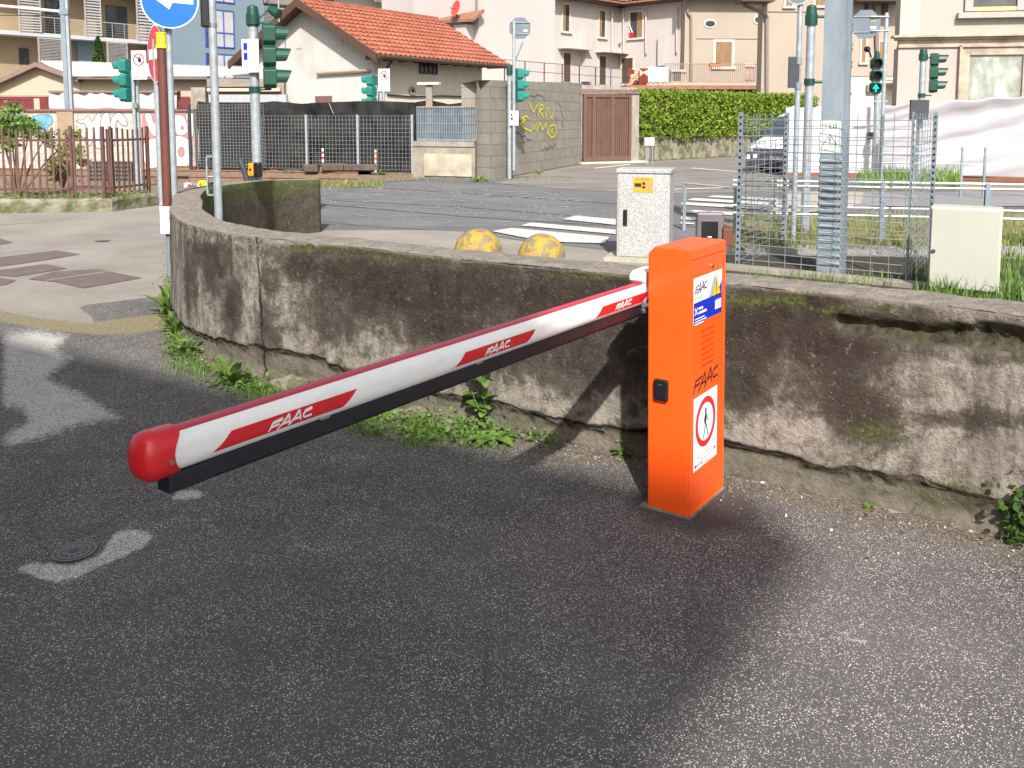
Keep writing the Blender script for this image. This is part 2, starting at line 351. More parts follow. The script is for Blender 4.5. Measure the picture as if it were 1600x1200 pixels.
def m_blocks(name, a, b, mort, bw, bh, d):
    k = N(name); br = k.n('ShaderNodeTexBrick'); cm = k.n('ShaderNodeCombineXYZ'); s = k.sep(k.co)
    k.l(k.ma('ADD', k.ma('MULTIPLY', s[0], d[0]), k.ma('MULTIPLY', s[1], d[1])), cm.inputs[0]); k.l(s[2], cm.inputs[1]); k.l(cm.outputs[0], br.inputs['Vector'])
    br.inputs['Scale'].default_value = 1; br.inputs['Brick Width'].default_value = bw; br.inputs['Row Height'].default_value = bh; br.inputs['Mortar Size'].default_value = .012
    br.inputs['Color1'].default_value = (*a, 1); br.inputs['Color2'].default_value = (*b, 1); br.inputs['Mortar'].default_value = (*mort, 1)
    n = k.noise(1.6, 7, .7); c = k.mix(k.ramp(n, (.4, 0), (.68, .65)), br.outputs[0], tuple(x * .62 for x in a)); c = k.mix(k.ramp(k.noise(9, 6, .7), (.5, 0), (.7, .35)), c, tuple(min(1, x * 1.35) for x in a))
    k.col(c); k.b.inputs['Roughness'].default_value = .92; k.bump(k.ma('ADD', k.noise(25, 5, .7), k.ma('MULTIPLY', br.outputs[1], -.6)), .5, .01); return k.m

# ================================================================== GROUND
def sdpoly(PX, PY, poly):
    """signed distance (inside positive) in photo pixels of points to a polygon, numpy"""
    d = np.full(PX.shape, 1e9); ins = np.zeros(PX.shape, bool); n = len(poly)
    for i in range(n):
        x0, y0 = poly[i]; x1, y1 = poly[(i + 1) % n]
        ex, ey = x1 - x0, y1 - y0; wx, wy = PX - x0, PY - y0
        t = np.clip((wx * ex + wy * ey) / (ex * ex + ey * ey + 1e-9), 0, 1)
        d = np.minimum(d, (wx - ex * t) ** 2 + (wy - ey * t) ** 2)
        c = ((y0 > PY) != (y1 > PY)) & (PX < (x1 - x0) * (PY - y0) / (y1 - y0 + 1e-12) + x0); ins ^= c
    d = np.sqrt(d); return np.where(ins, d, -d)
WALL_OUT = [(6.5, -1.1), (4.5, .75), (2.9, 2.12), (2.3, 2.6), (1.805, 2.984), (1.507, 3.21), (1.241, 3.375), (.885, 3.590), (.514, 3.800), (.09, 4.03), (-.317, 4.27), (-.953, 4.70), (-1.50, 5.03), (-2.03, 5.55),
            (-2.45, 6.30), (-2.70, 6.98), (-3.0, 7.8), (-3.25, 8.8), (-3.29, 9.8), (-3.12, 10.75), (-2.65, 11.45)]
WALL_TOP = [.81] * 15 + [.81, .79, .77, .74, .71, .68]
def catmull(P, step):
    out = []; n = len(P)
    for i in range(n - 1):
        p0 = np.array(P[max(i - 1, 0)]); p1 = np.array(P[i]); p2 = np.array(P[i + 1]); p3 = np.array(P[min(i + 2, n - 1)])
        L = np.linalg.norm(p2[:2] - p1[:2]); k = max(1, int(round(L / step(p1))))
        for j in range(k):
            t = j / k; out.append(.5 * ((2 * p1) + (-p0 + p2) * t + (2 * p0 - 5 * p1 + 4 * p2 - p3) * t * t + (-p0 + 3 * p1 - 3 * p2 + p3) * t ** 3))
    out.append(np.array(P[-1])); return out
WPATH = np.array(catmull([(a[0], a[1], t) for a, t in zip(WALL_OUT, WALL_TOP)], lambda p: .022 if p[0] > -2.6 and p[0] < 2.6 else .05))

mb = MB(); mb.quad((-160, -80, -.012), (160, -80, -.012), (160, 260, -.012), (-160, 260, -.012), M('dusty_ground', (.16, .135, .11), (.22, .19, .155), .95, scale=.6))
tag(mb.build('ground'), kind='structure')
xs = np.concatenate([np.arange(-16, -7, .12), np.arange(-7, 4, .045), np.arange(4, 9, .12)])
ys = np.concatenate([np.arange(-4, 1, .15), np.arange(1, 6.5, .04), np.arange(6.5, 14, .08), np.arange(14, 22, .2)])
XX, YY = np.meshgrid(xs, ys); P = np.stack([XX, YY, np.zeros_like(XX)], -1).reshape(-1, 3)
PX, PY = PR(P); vis = P[:, 1] > .9
def fld(poly, soft): return np.clip(.5 + sdpoly(PX, PY, poly) / soft, 0, 1) * vis
patch = np.zeros(len(P))
for poly, s_, a in [([(22, 890), (60, 878), (105, 884), (140, 878), (165, 858), (178, 832), (205, 826), (240, 832), (235, 850), (195, 868), (150, 888), (100, 912), (66, 905)], 26, 1),
                    ([(0, 520), (60, 512), (112, 522), (95, 545), (120, 560), (80, 590), (130, 610), (200, 655), (120, 670), (60, 692), (0, 705), (0, 680), (40, 655), (30, 640), (0, 645)], 60, .85),
                    ([(262, 768), (300, 762), (328, 770), (310, 782), (270, 784)], 22, .8), ([(280, 790), (310, 795), (345, 820), (330, 835)], 30, .62),
                    ([(330, 800), (352, 806), (345, 815), (326, 812)], 20, .7), ([(325, 825), (352, 824), (350, 834), (330, 834)], 20, .7), ([(218, 800), (245, 803), (238, 812)], 20, .65),
                    ([(1290, 1000), (1325, 974), (1345, 990), (1395, 1012), (1330, 1008)], 26, .62), ([(505, 762), (540, 757), (540, 763), (508, 768)], 20, .6), ([(1130, 935), (1160, 930), (1160, 945)], 26, .6)]:
    patch = np.maximum(patch, fld(poly, s_) * a)
# distance from the outer foot of the wall, for dirt
WP2 = WPATH[::6, :2]
dw = np.full(len(P), 9.0)
for i in range(0, len(P), 20000):
    q = P[i:i + 20000, None, :2] - WP2[None]; dw[i:i + 20000] = np.sqrt((q ** 2).sum(-1)).min(1)
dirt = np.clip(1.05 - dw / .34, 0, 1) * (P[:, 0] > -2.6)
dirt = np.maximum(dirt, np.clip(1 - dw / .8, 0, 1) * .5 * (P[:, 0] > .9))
inside = np.array([sdpoly(P[:, 0], P[:, 1], list(map(tuple, WALL_OUT)) + [(9, 12), (12, -1.1)])])[0] > 0
pave = np.clip(.5 + sdpoly(PX, PY, [(-3000, 470), (0, 486), (60, 497), (140, 508), (262, 500), (300, 500), (300, 182), (-3000, 182)]) / 14, 0, 1)
pave = np.where(P[:, 1] < 3, 0, pave); pave = np.maximum(pave, inside)
# dark asphalt tongue beside the wall
pave = np.minimum(pave, np.clip(.5 - sdpoly(PX, PY, [(120, 478), (200, 468), (262, 462), (262, 503), (150, 506), (140, 492)]) / 14, 0, 1) + inside)
yel = np.clip(.5 + sdpoly(PX, PY, [(-500, 455), (0, 486), (60, 497), (140, 505), (262, 488), (270, 512), (200, 522), (150, 523), (60, 513), (0, 502), (-500, 480)]) / 12, 0, 1) * (~inside) * vis
yel = np.maximum(yel, .75 * np.clip(.5 + sdpoly(PX, PY, [(-200, 354), (0, 350), (80, 344), (80, 347), (0, 354), (-200, 360)]) / 5, 0, 1) * (~inside))
gx, gy = P[:, 0] - .72, P[:, 1] - 3.28; grout = np.clip(1.25 - np.sqrt(gx ** 2 + (gy * 1.15) ** 2) / .36, 0, 1)
nx, ny = len(xs), len(ys)
mb = MB(); mb.v = [Vector(p) for p in P]; mb.mat(ASPH)
mb.f = [[j * nx + i, j * nx + i + 1, (j + 1) * nx + i + 1, (j + 1) * nx + i] for j in range(ny - 1) for i in range(nx - 1)]; mb.mi = [0] * len(mb.f)
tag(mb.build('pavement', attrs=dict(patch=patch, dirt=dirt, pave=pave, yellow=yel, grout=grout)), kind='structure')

def sheet(name, pix, z, m, kind='structure', world=None):
    pts = [G(x, y, z) for x, y in pix] if pix else [Vector((*p, z)) for p in world]
    mb = MB(); mb.add(pts, [tuple(range(len(pts)))], m); o = mb.build(name); tag(o, kind=kind); return o
sheet('road', [(455, 338), (484, 341), (560, 352), (640, 357), (720, 361), (800, 374), (960, 392), (1160, 400), (1180, 330), (1240, 300), (1160, 300), (1060, 302), (960, 300), (910, 297), (830, 291), (760, 287), (640, 283), (560, 288), (470, 298), (440, 305)], .004, ROADM)
sheet('side_street', [(770, 286), (905, 262), (985, 258), (1150, 247), (1230, 244), (1230, 300), (1160, 300), (1060, 302), (960, 300), (910, 297), (830, 291)], .008, M('pale_street_asphalt', (.20, .18, .16), (.13, .118, .108), .9, scale=1.2, lo=.42, hi=.6, bump=.3, stretch=(.4, 1.5, 1)))
TB = M('track_bed', (.26, .19, .13), (.13, .09, .065), .95, scale=7, lo=.35, hi=.65, bump=1, bscale=30, bd=.03)
sheet('track_bed', [(-400, 312), (245, 312), (330, 300), (480, 297), (560, 286), (650, 281), (650, 256), (-400, 248)], .008, TB)
DASH = M('dull_white_dashes', (.40, .39, .37), (.20, .20, .20), .8, scale=9)
mb = MB()
for q in [[(768, 361), (800, 356), (952, 370), (945, 380), (880, 378), (820, 371)], [(814, 352), (830, 347.5), (962, 359), (962, 365.5)], [(878, 342.5), (900, 337), (962, 342), (962, 351)],
          [(1064, 319.5), (1066, 315.5), (1190, 322), (1188, 327)], [(1064, 331.5), (1064, 327), (1165, 332), (1165, 337)], [(1064, 342.5), (1064, 338), (1090, 339), (1090, 343.5)], [(1074, 312.5), (1084, 309.3), (1205, 316), (1200, 320)], [(1104, 307.7), (1116, 305.2), (1220, 310.5), (1214, 313.5)],
          [(1063, 349), (1063, 347), (1085, 348), (1085, 350.5)], [(1010, 296), (1160, 292), (1160, 293.2), (1010, 297.2)], [(930, 262), (985, 256), (985, 257.4), (930, 263.4)], [(1080, 262), (1160, 268), (1160, 269), (1080, 263.2)]]:
    mb.add([G(x, y, .018) for x, y in q], [tuple(range(len(q)))], STRIPE)
rr = random.Random(3)
rows = [((500, 311), (960, 340), 60), ((490, 333), (800, 348), 36), ((500, 300), (960, 327), 66), ((540, 294), (940, 314), 56), ((520, 289), (900, 303), 44), ((560, 322), (900, 342), 34), ((1070, 345), (1160, 352), 8)]
for (xa, ya), (xb, yb), n_ in rows:
    for i in range(n_):
        t = (i + rr.uniform(-.3, .3)) / n_; x = xa + (xb - xa) * t; y = ya + (yb - ya) * t + rr.uniform(-1.5, 1.5)
        if rr.random() < .25: continue
        dx = rr.uniform(2, 8); dy = rr.uniform(1.5, 5.0); wv = rr.uniform(.3, .65)
        if rr.random() < .3: dx, dy = rr.uniform(5, 12), rr.uniform(-.8, .8); q = [(x, y), (x + dx, y + dy), (x + dx, y + dy + .7), (x, y + .7)]
        else: q = [(x, y), (x + dx, y + dy), (x + dx + 2 * wv, y + dy), (x + 2 * wv, y)]
        mb.add([G(a, b, .0125) for a, b in q], [(0, 1, 2, 3)], DASH)
tag(mb.build('road_markings'), kind='structure')
RAILM = M('tram_rail_steel', (.075, .068, .065), (.11, .10, .095), .5, .4, scale=9)
for nm, q in (('a', [(484, 318.5), (600, 328), (730, 339.5), (920, 352), (1160, 357)]), ('b', [(470, 290), (600, 294.5), (740, 304), (920, 316), (1160, 336)]), ('c', [(484, 312), (700, 323), (900, 338), (960, 342)])):
    mb = MB(); pts = [G(x, y, .0) for x, y in q]
    for p0, p1 in zip(pts[:-1], pts[1:]):
        T = frame(p0, p1 - p0, (0, 0, 1)); L = (p1 - p0).length; mb.box(0, L, -.022, .022, .002, .012, RAILM, T)
    tag(mb.build('tram_track', loc=pts[0]), kind='structure')
BRPATCH = M('brown_asphalt_patch', (.105, .075, .072), (.14, .10, .095), .85, scale=6, bump=.4, bscale=90)
mb = MB()
for q in [[(-60, 410), (0, 402), (88, 391), (125, 397), (60, 408), (0, 416), (-60, 424)], [(-60, 430), (0, 422), (70, 412), (105, 419), (24, 432), (0, 430), (-40, 436)], [(-60, 372), (0, 372), (20, 379), (0, 382), (-60, 384)],
          [(45, 436), (85, 424), (155, 420), (170, 424), (222, 434), (130, 450), (85, 440)], [(-60, 446), (0, 434), (25, 438), (10, 444), (-60, 456)]]:
    mb.add([G(x, y, .005) for x, y in q], [tuple(range(len(q)))], BRPATCH)
for i in range(26):
    x = 72 + i * 3.6; y = 438.5 - i * .52; mb.add([G(x, y, .009), G(x + 2.6, y - 1.6, .009), G(x + 3.6, y - 1.6, .009), G(x + 1.2, y, .009)], [(0, 1, 2, 3)], STRIPE)
tag(mb.build('pavement_patches'), kind='structure')
def cover(px, py, r, lab):
    t = thing('manhole_cover', lab, 'manhole cover', G(px, py)); c = Vector(t.location); IR = M('cast_iron', (.14, .13, .125), (.19, .18, .17), .6, .4, scale=20, bump=.4)
    T = Matrix.Translation(c); m = MB(); m.disc(T, r, .0075, IR, 40, r * .86); m.disc(T, r * .78, .0075, IR, 40, r * .60); m.build('rim_ring', t)
    m = MB(); m.disc(T, r * .85, .0062, M('iron_pan', (.075, .067, .062), (.055, .049, .046), .7, .2, scale=25), 40)
    for k in range(12):
        a = k * math.pi / 6; T2 = T @ Matrix.Rotation(a, 4, 'Z'); m.box(r * .25, r * .55, -.006, .006, .006, .009, IR, T2)
    m.disc(T, r * .2, .0085, BLACKP, 20); m.build('lid', t)
cover(116, 864, .072, 'small round iron cover in the dark asphalt beside a pale worn patch')
cover(160, 377, .085, 'small round cover in the pale pavement beyond the boom tip, left of the curved wall')
# dark sheet painting in the pit's shade over soil, then grass verge
SOIL_SHADE = M('soil_and_pit_shade', (.030, .024, .017), (.055, .045, .03), .95, scale=6, bump=1, bscale=20, bd=.03)
sheet('pit_shade_soil', [(1130, 398), (1480, 402), (1700, 408), (1700, 520), (1130, 480)], .012, SOIL_SHADE)
sheet('grass_verge', [(1140, 334), (1800, 334), (1800, 400), (1480, 396), (1140, 390)], .010, M('verge_soil', (.14, .13, .05), (.20, .17, .07), .95, scale=3))
sheet('footpath', [(1225, 298), (1800, 302), (1800, 322), (1225, 322)], .013, M('path_asphalt', (.17, .17, .18), (.22, .21, .21), .9, scale=2))
sheet('verge_slab', [(1212, 314), (1240, 300), (1350, 300), (1345, 318), (1300, 330), (1205, 332)], .016, M('pale_slab', (.36, .32, .28), (.28, .25, .215), .9, scale=2))
mb = MB(); a = G(1165, 397); b = G(1700, 400); mb.box(0, (b - a).length, 0, .35, 0, .05, M('ledge_concrete', (.26, .25, .24), (.20, .19, .18), .9), frame(a, b - a, (0, 0, 1)))
tag(mb.build('kerb'), kind='structure')

# ================================================================== BOUNDARY WALL
def build_wall():
    pts = WPATH; n = len(pts); S = np.concatenate([[0], np.cumsum(np.linalg.norm(np.diff(pts[:, :2], axis=0), axis=1))])
    tg = np.gradient(pts[:, :2], axis=0); tg /= np.linalg.norm(tg, axis=1)[:, None]
    inn = np.stack([tg[:, 1], -tg[:, 0]], 1)
    TH = .23; V = []; A = {k: [] for k in ('dark', 'moss', 'chip', 'top', 'streak', 's', 'cd', 'cv', 'cvf')}; iv = [j for j in range(len(WPATH)) if WPATH[j][0] < -1.46][0]; s_v = S[iv]
    zf = [0, .02, .04, .06, .08, .10, .12, .14, .16, .18, .20, .225, .25, .275, .30, .33, .36, .39, .42, .45, .48, .51, .54, .57, .60, .625, .65, .675, .70, .72, .74, .76, .775, .79, .80, .806, .81]
    nf = len(zf); inset = [.004, .012, .03, .06, .09, .12, .15, .18, .205, .222]
    rows = nf + len(inset) + 10; NV = mnoise.noise
    for i in range(n):
        x, y, zt = pts[i]; s = S[i]; ix, iy = inn[i]; k = zt / .81
        crack = .125 + .05 * NV((s * 1.3, 3, 0)) + .025 * NV((s * 6, 9, 0)) + .012 * NV((s * 23, 1, 5))
        if x < -1.0: crack += .05 * max(0, 1 - abs(x + 1.3) / .6)
        for r in range(rows):
            ch = 0; top = 0
            if r < nf:
                z = zf[r] * k; bulge = .012 * NV((s * 2, z * 3, 1)) + .006 * NV((s * 9, z * 9, 2)) + .003 * NV((s * 30, z * 30, 3)) + .012 * (1 - z / .81)
                o = -bulge
                if z < crack:
                    e = min(1, (crack - z) / .012); o += e * (.022 + .012 * NV((s * 7, z * 14, 8)) + .010 * NV((s * 22, z * 25, 8))); ch = e * (.5 if z < crack - .03 else 1)
                    if z < .03: o -= .02
                # broken-out mortar under the coping at the right
                if x > 1.25 and x < 2.6:
                    cz = .70 + .03 * NV((s * 4, 0, 4)); hh = .026 + .045 * max(0, NV((s * 3, 2, 4)) + .25) + (.018 if x > 1.5 else 0)
                    dd = abs(z - cz) / hh
                    if dd < 1: o += .075 * (1 - dd ** 3) * (.5 + .8 * abs(NV((s * 28, z * 28, 6)))); ch = 1
                if abs(z - .765 * k) < .02: o += .003
                px, py = x + ix * o, y + iy * o; ek = max(0, (r - nf + 7) / 7); o += ek * (.010 * max(0, NV((s * 11, z * 30, 21))) + .014 * max(0, NV((s * 3.7, z * 9, 25)) - .12)); px, py = x + ix * o, y + iy * o; zz = z + ek * (.005 * NV((s * 5, 7, 7)) - .012 * max(0, NV((s * 9, 3, 33)) - .1))
                if z > .775 * k: top = (z - .775 * k) / (.035 * k) * .6
            elif r < nf + len(inset):
                q = inset[r - nf]; z = zt + .004 + .006 * NV((s * 8, q * 20, 1)) - (.006 + .014 * max(0, NV((s * 9, 3, 33)) - .1)) * max(0, 1 - q / .05) + .004 * NV((s * 30, q * 40, 2)); px, py = x + ix * q, y + iy * q; zz = z; top = 1
            else:
                q = r - nf - len(inset); z = zt * (1 - q / 9.0); o = TH + .008 * NV((s * 3, z * 5, 11)) + .004 * NV((s * 15, z * 15, 12)); px, py = x + ix * o, y + iy * o; zz = z; top = .3 if q == 0 else 0
            V.append((px, py, zz)); A['cd'].append(z - crack if r < nf else 1); zq = z / .81; A['cv'].append(s - (s_v + .05 * NV((zq * 5, 4, 4)) - .06 * (1 - zq)) if r < nf else 1); A['cvf'].append(1.0 if abs(s - s_v) < .3 else 0); A['chip'].append(ch); A['top'].append(top); A['s'].append(s)
    P = np.array(V); PX, PY = PR(P); rr_ = np.tile(np.arange(rows), n); front = rr_ < nf; back = rr_ >= nf + len(inset)
    dark = np.zeros(len(P)); moss = np.zeros(len(P))
    def blob(a, cx, cy, rx, ry, k, ang=0):
        c, s = math.cos(ang), math.sin(ang); u = ((PX - cx) * c + (PY - cy) * s) / rx; v = (-(PX - cx) * s + (PY - cy) * c) / ry
        return np.maximum(a, k * np.exp(-(u * u + v * v) ** 1.3))
    for b in [(560, 430, 90, 55, .85), (470, 415, 45, 30, .8), (640, 450, 110, 50, 1.0), (740, 455, 110, 50, 1.0), (880, 470, 130, 60, .95), (960, 470, 90, 60, .9), (520, 490, 50, 60, .6), (700, 510, 90, 40, .8), (900, 560, 90, 70, .65), (990, 520, 70, 110, .7), (820, 560, 90, 40, .55),
              (1180, 520, 70, 75, 1.05), (1260, 500, 110, 60, .95), (1160, 600, 50, 60, .8), (1300, 540, 120, 50, .85), (1340, 640, 90, 50, .75, .5), (1400, 500, 110, 28, .6), (1300, 600, 80, 60, .65), (1520, 655, 110, 16, .65), (1560, 560, 60, 12, .5), (1500, 520, 90, 14, .5), (340, 420, 30, 60, .6), (360, 480, 18, 60, .7), (420, 520, 30, 50, .5), (300, 430, 14, 70, .5), (330, 390, 40, 14, .6), (425, 440, 20, 40, .55), (600, 470, 120, 40, .7), (760, 480, 120, 60, .6), (880, 520, 110, 60, .5), (1220, 560, 110, 80, .55), (1450, 545, 100, 20, .4), (1170, 480, 60, 60, .6), (540, 395, 160, 14, .6), (800, 430, 200, 18, .6)]:
        dark = blob(dark, *b)
    for b in [(1370, 675, 60, 28, .62), (1350, 720, 40, 30, .5), (1400, 690, 30, 20, .6), (620, 640, 90, 40, .62), (560, 555, 90, 30, .42), (640, 575, 60, 20, .4), (450, 590, 60, 25, .6), (1480, 775, 110, 35, .75), (1200, 735, 100, 25, .5), (700, 400, 260, 10, .7), (520, 388, 130, 7, .7), (960, 430, 160, 12, .65), (1200, 470, 130, 12, .72), (1330, 485, 110, 10, .7), (820, 660, 60, 20, .55), (980, 640, 40, 60, .45), (400, 575, 50, 15, .4)]:
        moss = blob(moss, *b)
    bs = back & (P[:, 1] > 8.2)
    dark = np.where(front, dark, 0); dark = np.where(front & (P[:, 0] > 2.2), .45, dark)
    moss = np.where(front, moss, 0)
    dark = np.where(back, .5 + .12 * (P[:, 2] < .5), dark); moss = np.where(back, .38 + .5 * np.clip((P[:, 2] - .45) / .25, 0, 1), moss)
    streak = np.where(front, .55 + .45 * np.clip((-1.5 - P[:, 0]) / .5, 0, 1), 0) * np.clip(P[:, 2] / .25, 0, 1)
    mb = MB(); mb.mat(PLASTER); mb.v = [Vector(v) for v in V]
    for i in range(n - 1):
        for r in range(rows - 1): a = i * rows + r; mb.f.append([a, a + 1, a + rows + 1, a + rows]); mb.mi.append(0)
    e = (n - 1) * rows; mb.f.append([e + r for r in range(rows)]); mb.mi.append(0)
    o = mb.build('boundary_wall', loc=(0, 4, 0), attrs=dict(dark=dark, moss=moss, chip=A['chip'], top=A['top'], streak=streak, s=A['s'], cd=A['cd'], cv=A['cv'], cvf=A['cvf']))
    for p in o.data.polygons: p.use_smooth = True
    tag(o, 'low curving boundary wall of cracked plaster with dark stains and moss', 'wall')
build_wall()

# ================================================================== BOOM BARRIER
FAAC = [[(0, 0), (.28, .78), (1.05, .90)], [(.14, .42), (.78, .50)], [(.62, -.12), (1.52, 1.12), (1.56, .05)], [(.98, .36), (1.55, .44)], [(1.48, -.02), (2.32, 1.18), (2.42, .12)], [(1.86, .45), (2.38, .52)], [(3.32, 1.02), (2.78, .92), (2.58, .62), (2.70, .30), (3.28, .34)]]
def barrier():
    d1 = Vector((.574, .819, 0)).normalized(); d2 = Vector((-d1.y, d1.x, 0)); Z = Vector((0, 0, 1))
    c0 = G(1075.5, 811.5); W1, W2, H = .333, .168, 1.015
    L = c0 + d2 * W2
    t = thing('boom_barrier', 'orange barrier post with a long red and white boom lowered towards the camera', 'barrier', c0 + d1 * W1 / 2 + d2 * W2 / 2)
    Bm = Matrix((d2, Z, d1)).transposed().to_4x4(); Bm.translation = c0          # local: x along narrow side, y up, z along wide side
    mb = MB(); mb.prism([(0.0, .006), (W2, .006), (W2, H - .028), (W2 - .026, H), (0, H)], 0, W1, ORANGE, Bm)
    body = mb.build('cabinet', t, bevel=.005)
    Dm = frame(c0, d1, -d2)                                                       # door side: x along d1, y up, z out
    mb = MB(); mb.box(.020, W1 - .014, .022, H - .045, -.001, .0025, ORANGE, Dm); door = mb.build('door', t, bevel=.0012)
    mb = MB(); 
    for q in [(0.0, .014, .006, H - .03), (W1 - .010, W1, .006, H - .03), (0.0, W1, H - .040, H - .004), (.0, W1, .006, .016)]: mb.box(q[0], q[1], q[2], q[3], -.001, .0045, ORANGE, Dm)
    mb.build('door_frame', t, bevel=.0015)
    mb = MB(); mb.cyl(Dm @ Vector((.20, H - .085, .002)), Dm @ Vector((.20, H - .085, .008)), .010, .009, 20, BRASS); mb.cyl(Dm @ Vector((.20, H - .085, .008)), Dm @ Vector((.20, H - .085, .0095)), .005, .005, 12, BLACKP); mb.build('lock', door, smooth=True)
    # louvres
    mb = MB(); LM = M('orange_paint_louvre', (.88, .10, .008), (.8, .09, .006), .4)
    for i in range(7):
        y = H - .312 - i * .0222
        mb.prism([(0, 0), (.0075, .0), (.0015, .015), (0, .016)], 0, .125, LM, frame(Dm @ Vector((.088, y, .0026)), -d2, d1) @ Matrix.Rotation(0, 4, 'Z'))
        mb.box(.088, .213, y - .0055, y + .0002, .0026, .0032, BLACKP, Dm)
    mb.build('vent_louvre', door)
    def pu(px, py):
        px += 5.2 * max(0, (811 - py) / 416)    # the post leans a little to the left
        # photo point -> (u, height) on the door plane
        a, b, c = ray(px, py); n = d2; q = Vector((a, b, c)); k = (c0 - Vector((0, 0, HC))).dot(n) / q.dot(n); p = Vector((0, 0, HC)) + q * k; return (p - c0).dot(d1), p.z
    ua = pu(1083, 435)[0]; ub = pu(1126.5, 422)[0]; za = pu(1105, 504 - 7)[1]; zb = pu(1105, 427.5)[1]
    mb = MB(); e = .0032
    mb.box(ua, ub, za, zb, .0025, e, WHITES, Dm); zm = za + (zb - za) * .46
    mb.box(ua + .001, ub - .001, za + .001, zm, .0026, e + .0006, BLUES, Dm)
    wdt = ub - ua
    mb.add([Dm @ Vector(p) for p in ((ub - .002, zm + .0005, e + .0003), (ub - .13, zm + .0005, e + .0003), (ub - .078, zb - .012, e + .0003))], [(0, 1, 2)], PALEB)
    mb.add([Dm @ Vector(p) for p in ((ub - .002, zm + .0005, e + .0004), (ub - .05, zm + .0005, e + .0004), (ub - .002, zm + .05, e + .0004))], [(0, 1, 2)], BLUES)
    tr = [(ub - .105, zm - .002), (ub - .012, zm - .002), (ub - .058, zb - .018)]
    mb.add([Dm @ Vector((*p, e + .0008)) for p in tr], [(0, 1, 2)], BLACKI)
    cx_, cy_ = sum(p[0] for p in tr) / 3, sum(p[1] for p in tr) / 3
    mb.add([Dm @ Vector((cx_ + (p[0] - cx_) * .90, cy_ + (p[1] - cy_) * .90, e + .0011)) for p in tr], [(0, 1, 2)], YELS)
    mb.box(cx_ - .003, cx_ + .003, cy_ - .010, cy_ + .030, e + .0010, e + .0014, BLACKI, Dm); mb.box(cx_ - .003, cx_ + .003, cy_ - .023, cy_ - .016, e + .0010, e + .0014, BLACKI, Dm)
    mb.strokes([[(x * .98, y) for x, y in pl] for pl in FAAC], Dm, .0045, e + .0008, BLACKI, .034, (ua + .012, zb - .060))
    mb.text('IMPIANTO', Dm @ Matrix.Translation((ua + .012, zm + .036, 0)), .017, e + .0005, GREYI, 'LEFT', .72); mb.text('AUTOMATICO', Dm @ Matrix.Translation((ua + .012, zm + .014, 0)), .017, e + .0005, GREYI, 'LEFT', .72)
    mb.strokes([[(0, 0), (1, 1)], [(0, 1), (1, 0)]], Dm, .006, e + .0010, WHITES, .024, (ua + .010, zm - .045))
    for i, (x0, x1, y, h_) in enumerate([(.045, .085, .022, .009), (.045, .12, .038, .009), (.01, .10, .060, .004), (.01, .12, .070, .004), (.01, .09, .080, .004)]): mb.box(ua + x0, ua + x1, zm - y - h_, zm - y, e + .0005, e + .0009, WHITES, Dm)
    mb.box(ub - .068, ub - .008, za + .022, zm - .022, e + .0005, e + .0009, WHITES, Dm)
    for i in range(3): mb.box(ub - .066, ub - .010, za + .034 + i * .013, za + .036 + i * .013, e + .0008, e + .0011, GREYI, Dm)
    mb.build('warning_sticker', door)
    f0 = pu(1082, 612); mb = MB(); sw = (pu(1120, 590)[0] - f0[0]); mb.strokes([[(x * 1.05, y * .78) for x, y in pl] for pl in FAAC], Dm, .0085, e, BLACKI, sw / 3.55, (f0[0] + .004, f0[1] - .008)); mb.build('lettering', door)
    ua, zt = pu(1083, 623)[0], pu(1105, 610)[1]; ub = pu(1119, 604)[0]; zb2 = pu(1100, 724)[1]
    mb = MB(); mb.box(ua, ub, zb2, zt, .0025, e, WHITES, Dm); cx_ = (ua + ub) / 2; R0 = (ub - ua) * .43; cy_ = zt - R0 * 1.18
    T = Dm @ Matrix.Translation((cx_, cy_, 0)); mb.disc(T, R0, e + .0003, REDP, 40, R0 * .76); s_ = R0 / 100
    fig = [[(2, 48), (2, 49)], [(0, 36), (-2, -4)], [(0, 34), (16, 8), (14, 2)], [(-1, 34), (-15, 8), (-16, 0)], [(-2, -4), (14, -34), (20, -62)], [(-4, -4), (-10, -36), (-24, -62)]]
    mb.disc(T @ Matrix.Translation((2 * s_, 47 * s_, 0)), 8 * s_, e + .0006, BLACKI, 16)
    mb.strokes([fig[1]], T, 15 * s_, e + .0004, BLACKI, s_); mb.strokes(fig[2:], T, 6.5 * s_, e + .0006, BLACKI, s_)
    for i, tx in enumerate(('VIETATO IL PASSAGGIO', 'AI PEDONI SOTTO', 'LA SBARRA')):
        mb.text(tx, Dm @ Matrix.Translation((cx_, cy_ - R0 * 1.26 - i * .019, 0)), .0155, e + .0004, GREYI)
    mb.box(ua + .012, ua + .028, zb2 + .012, zb2 + .020, e, e + .0004, BLACKI, Dm); mb.box(ua + .032, ua + .09, zb2 + .014, zb2 + .018, e, e + .0004, GREYI, Dm); mb.box(ub - .03, ub - .012, zb2 + .03, zb2 + .042, e, e + .0004, GREYI, Dm)
    mb.build('pedestrian_ban_sticker', door)
    # key switch on the narrow face
    Sm = frame(L, -d2, -d1)
    a, b, c = ray(1037.5, 608); q = Vector((a, b, c)); k = (c0 - Vector((0, 0, HC))).dot(d1) / q.dot(d1); p = Vector((0, 0, HC)) + q * k; us, zs = (p - L).dot(-d2), p.z
    mb = MB(); mb.box(us - .028, us + .028, zs - .040, zs + .040, 0, .020, BLACKP, Sm); sw_ = mb.build('key_switch', t, bevel=.006)
    mb = MB(); mb.box(us - .018, us + .018, zs - .026, zs + .018, .0195, .023, RUBBER, Sm); mb.box(us - .007, us + .007, zs + .021, zs + .024, .0195, .0215, CHROME, Sm); mb.build('rocker', sw_, bevel=.002)
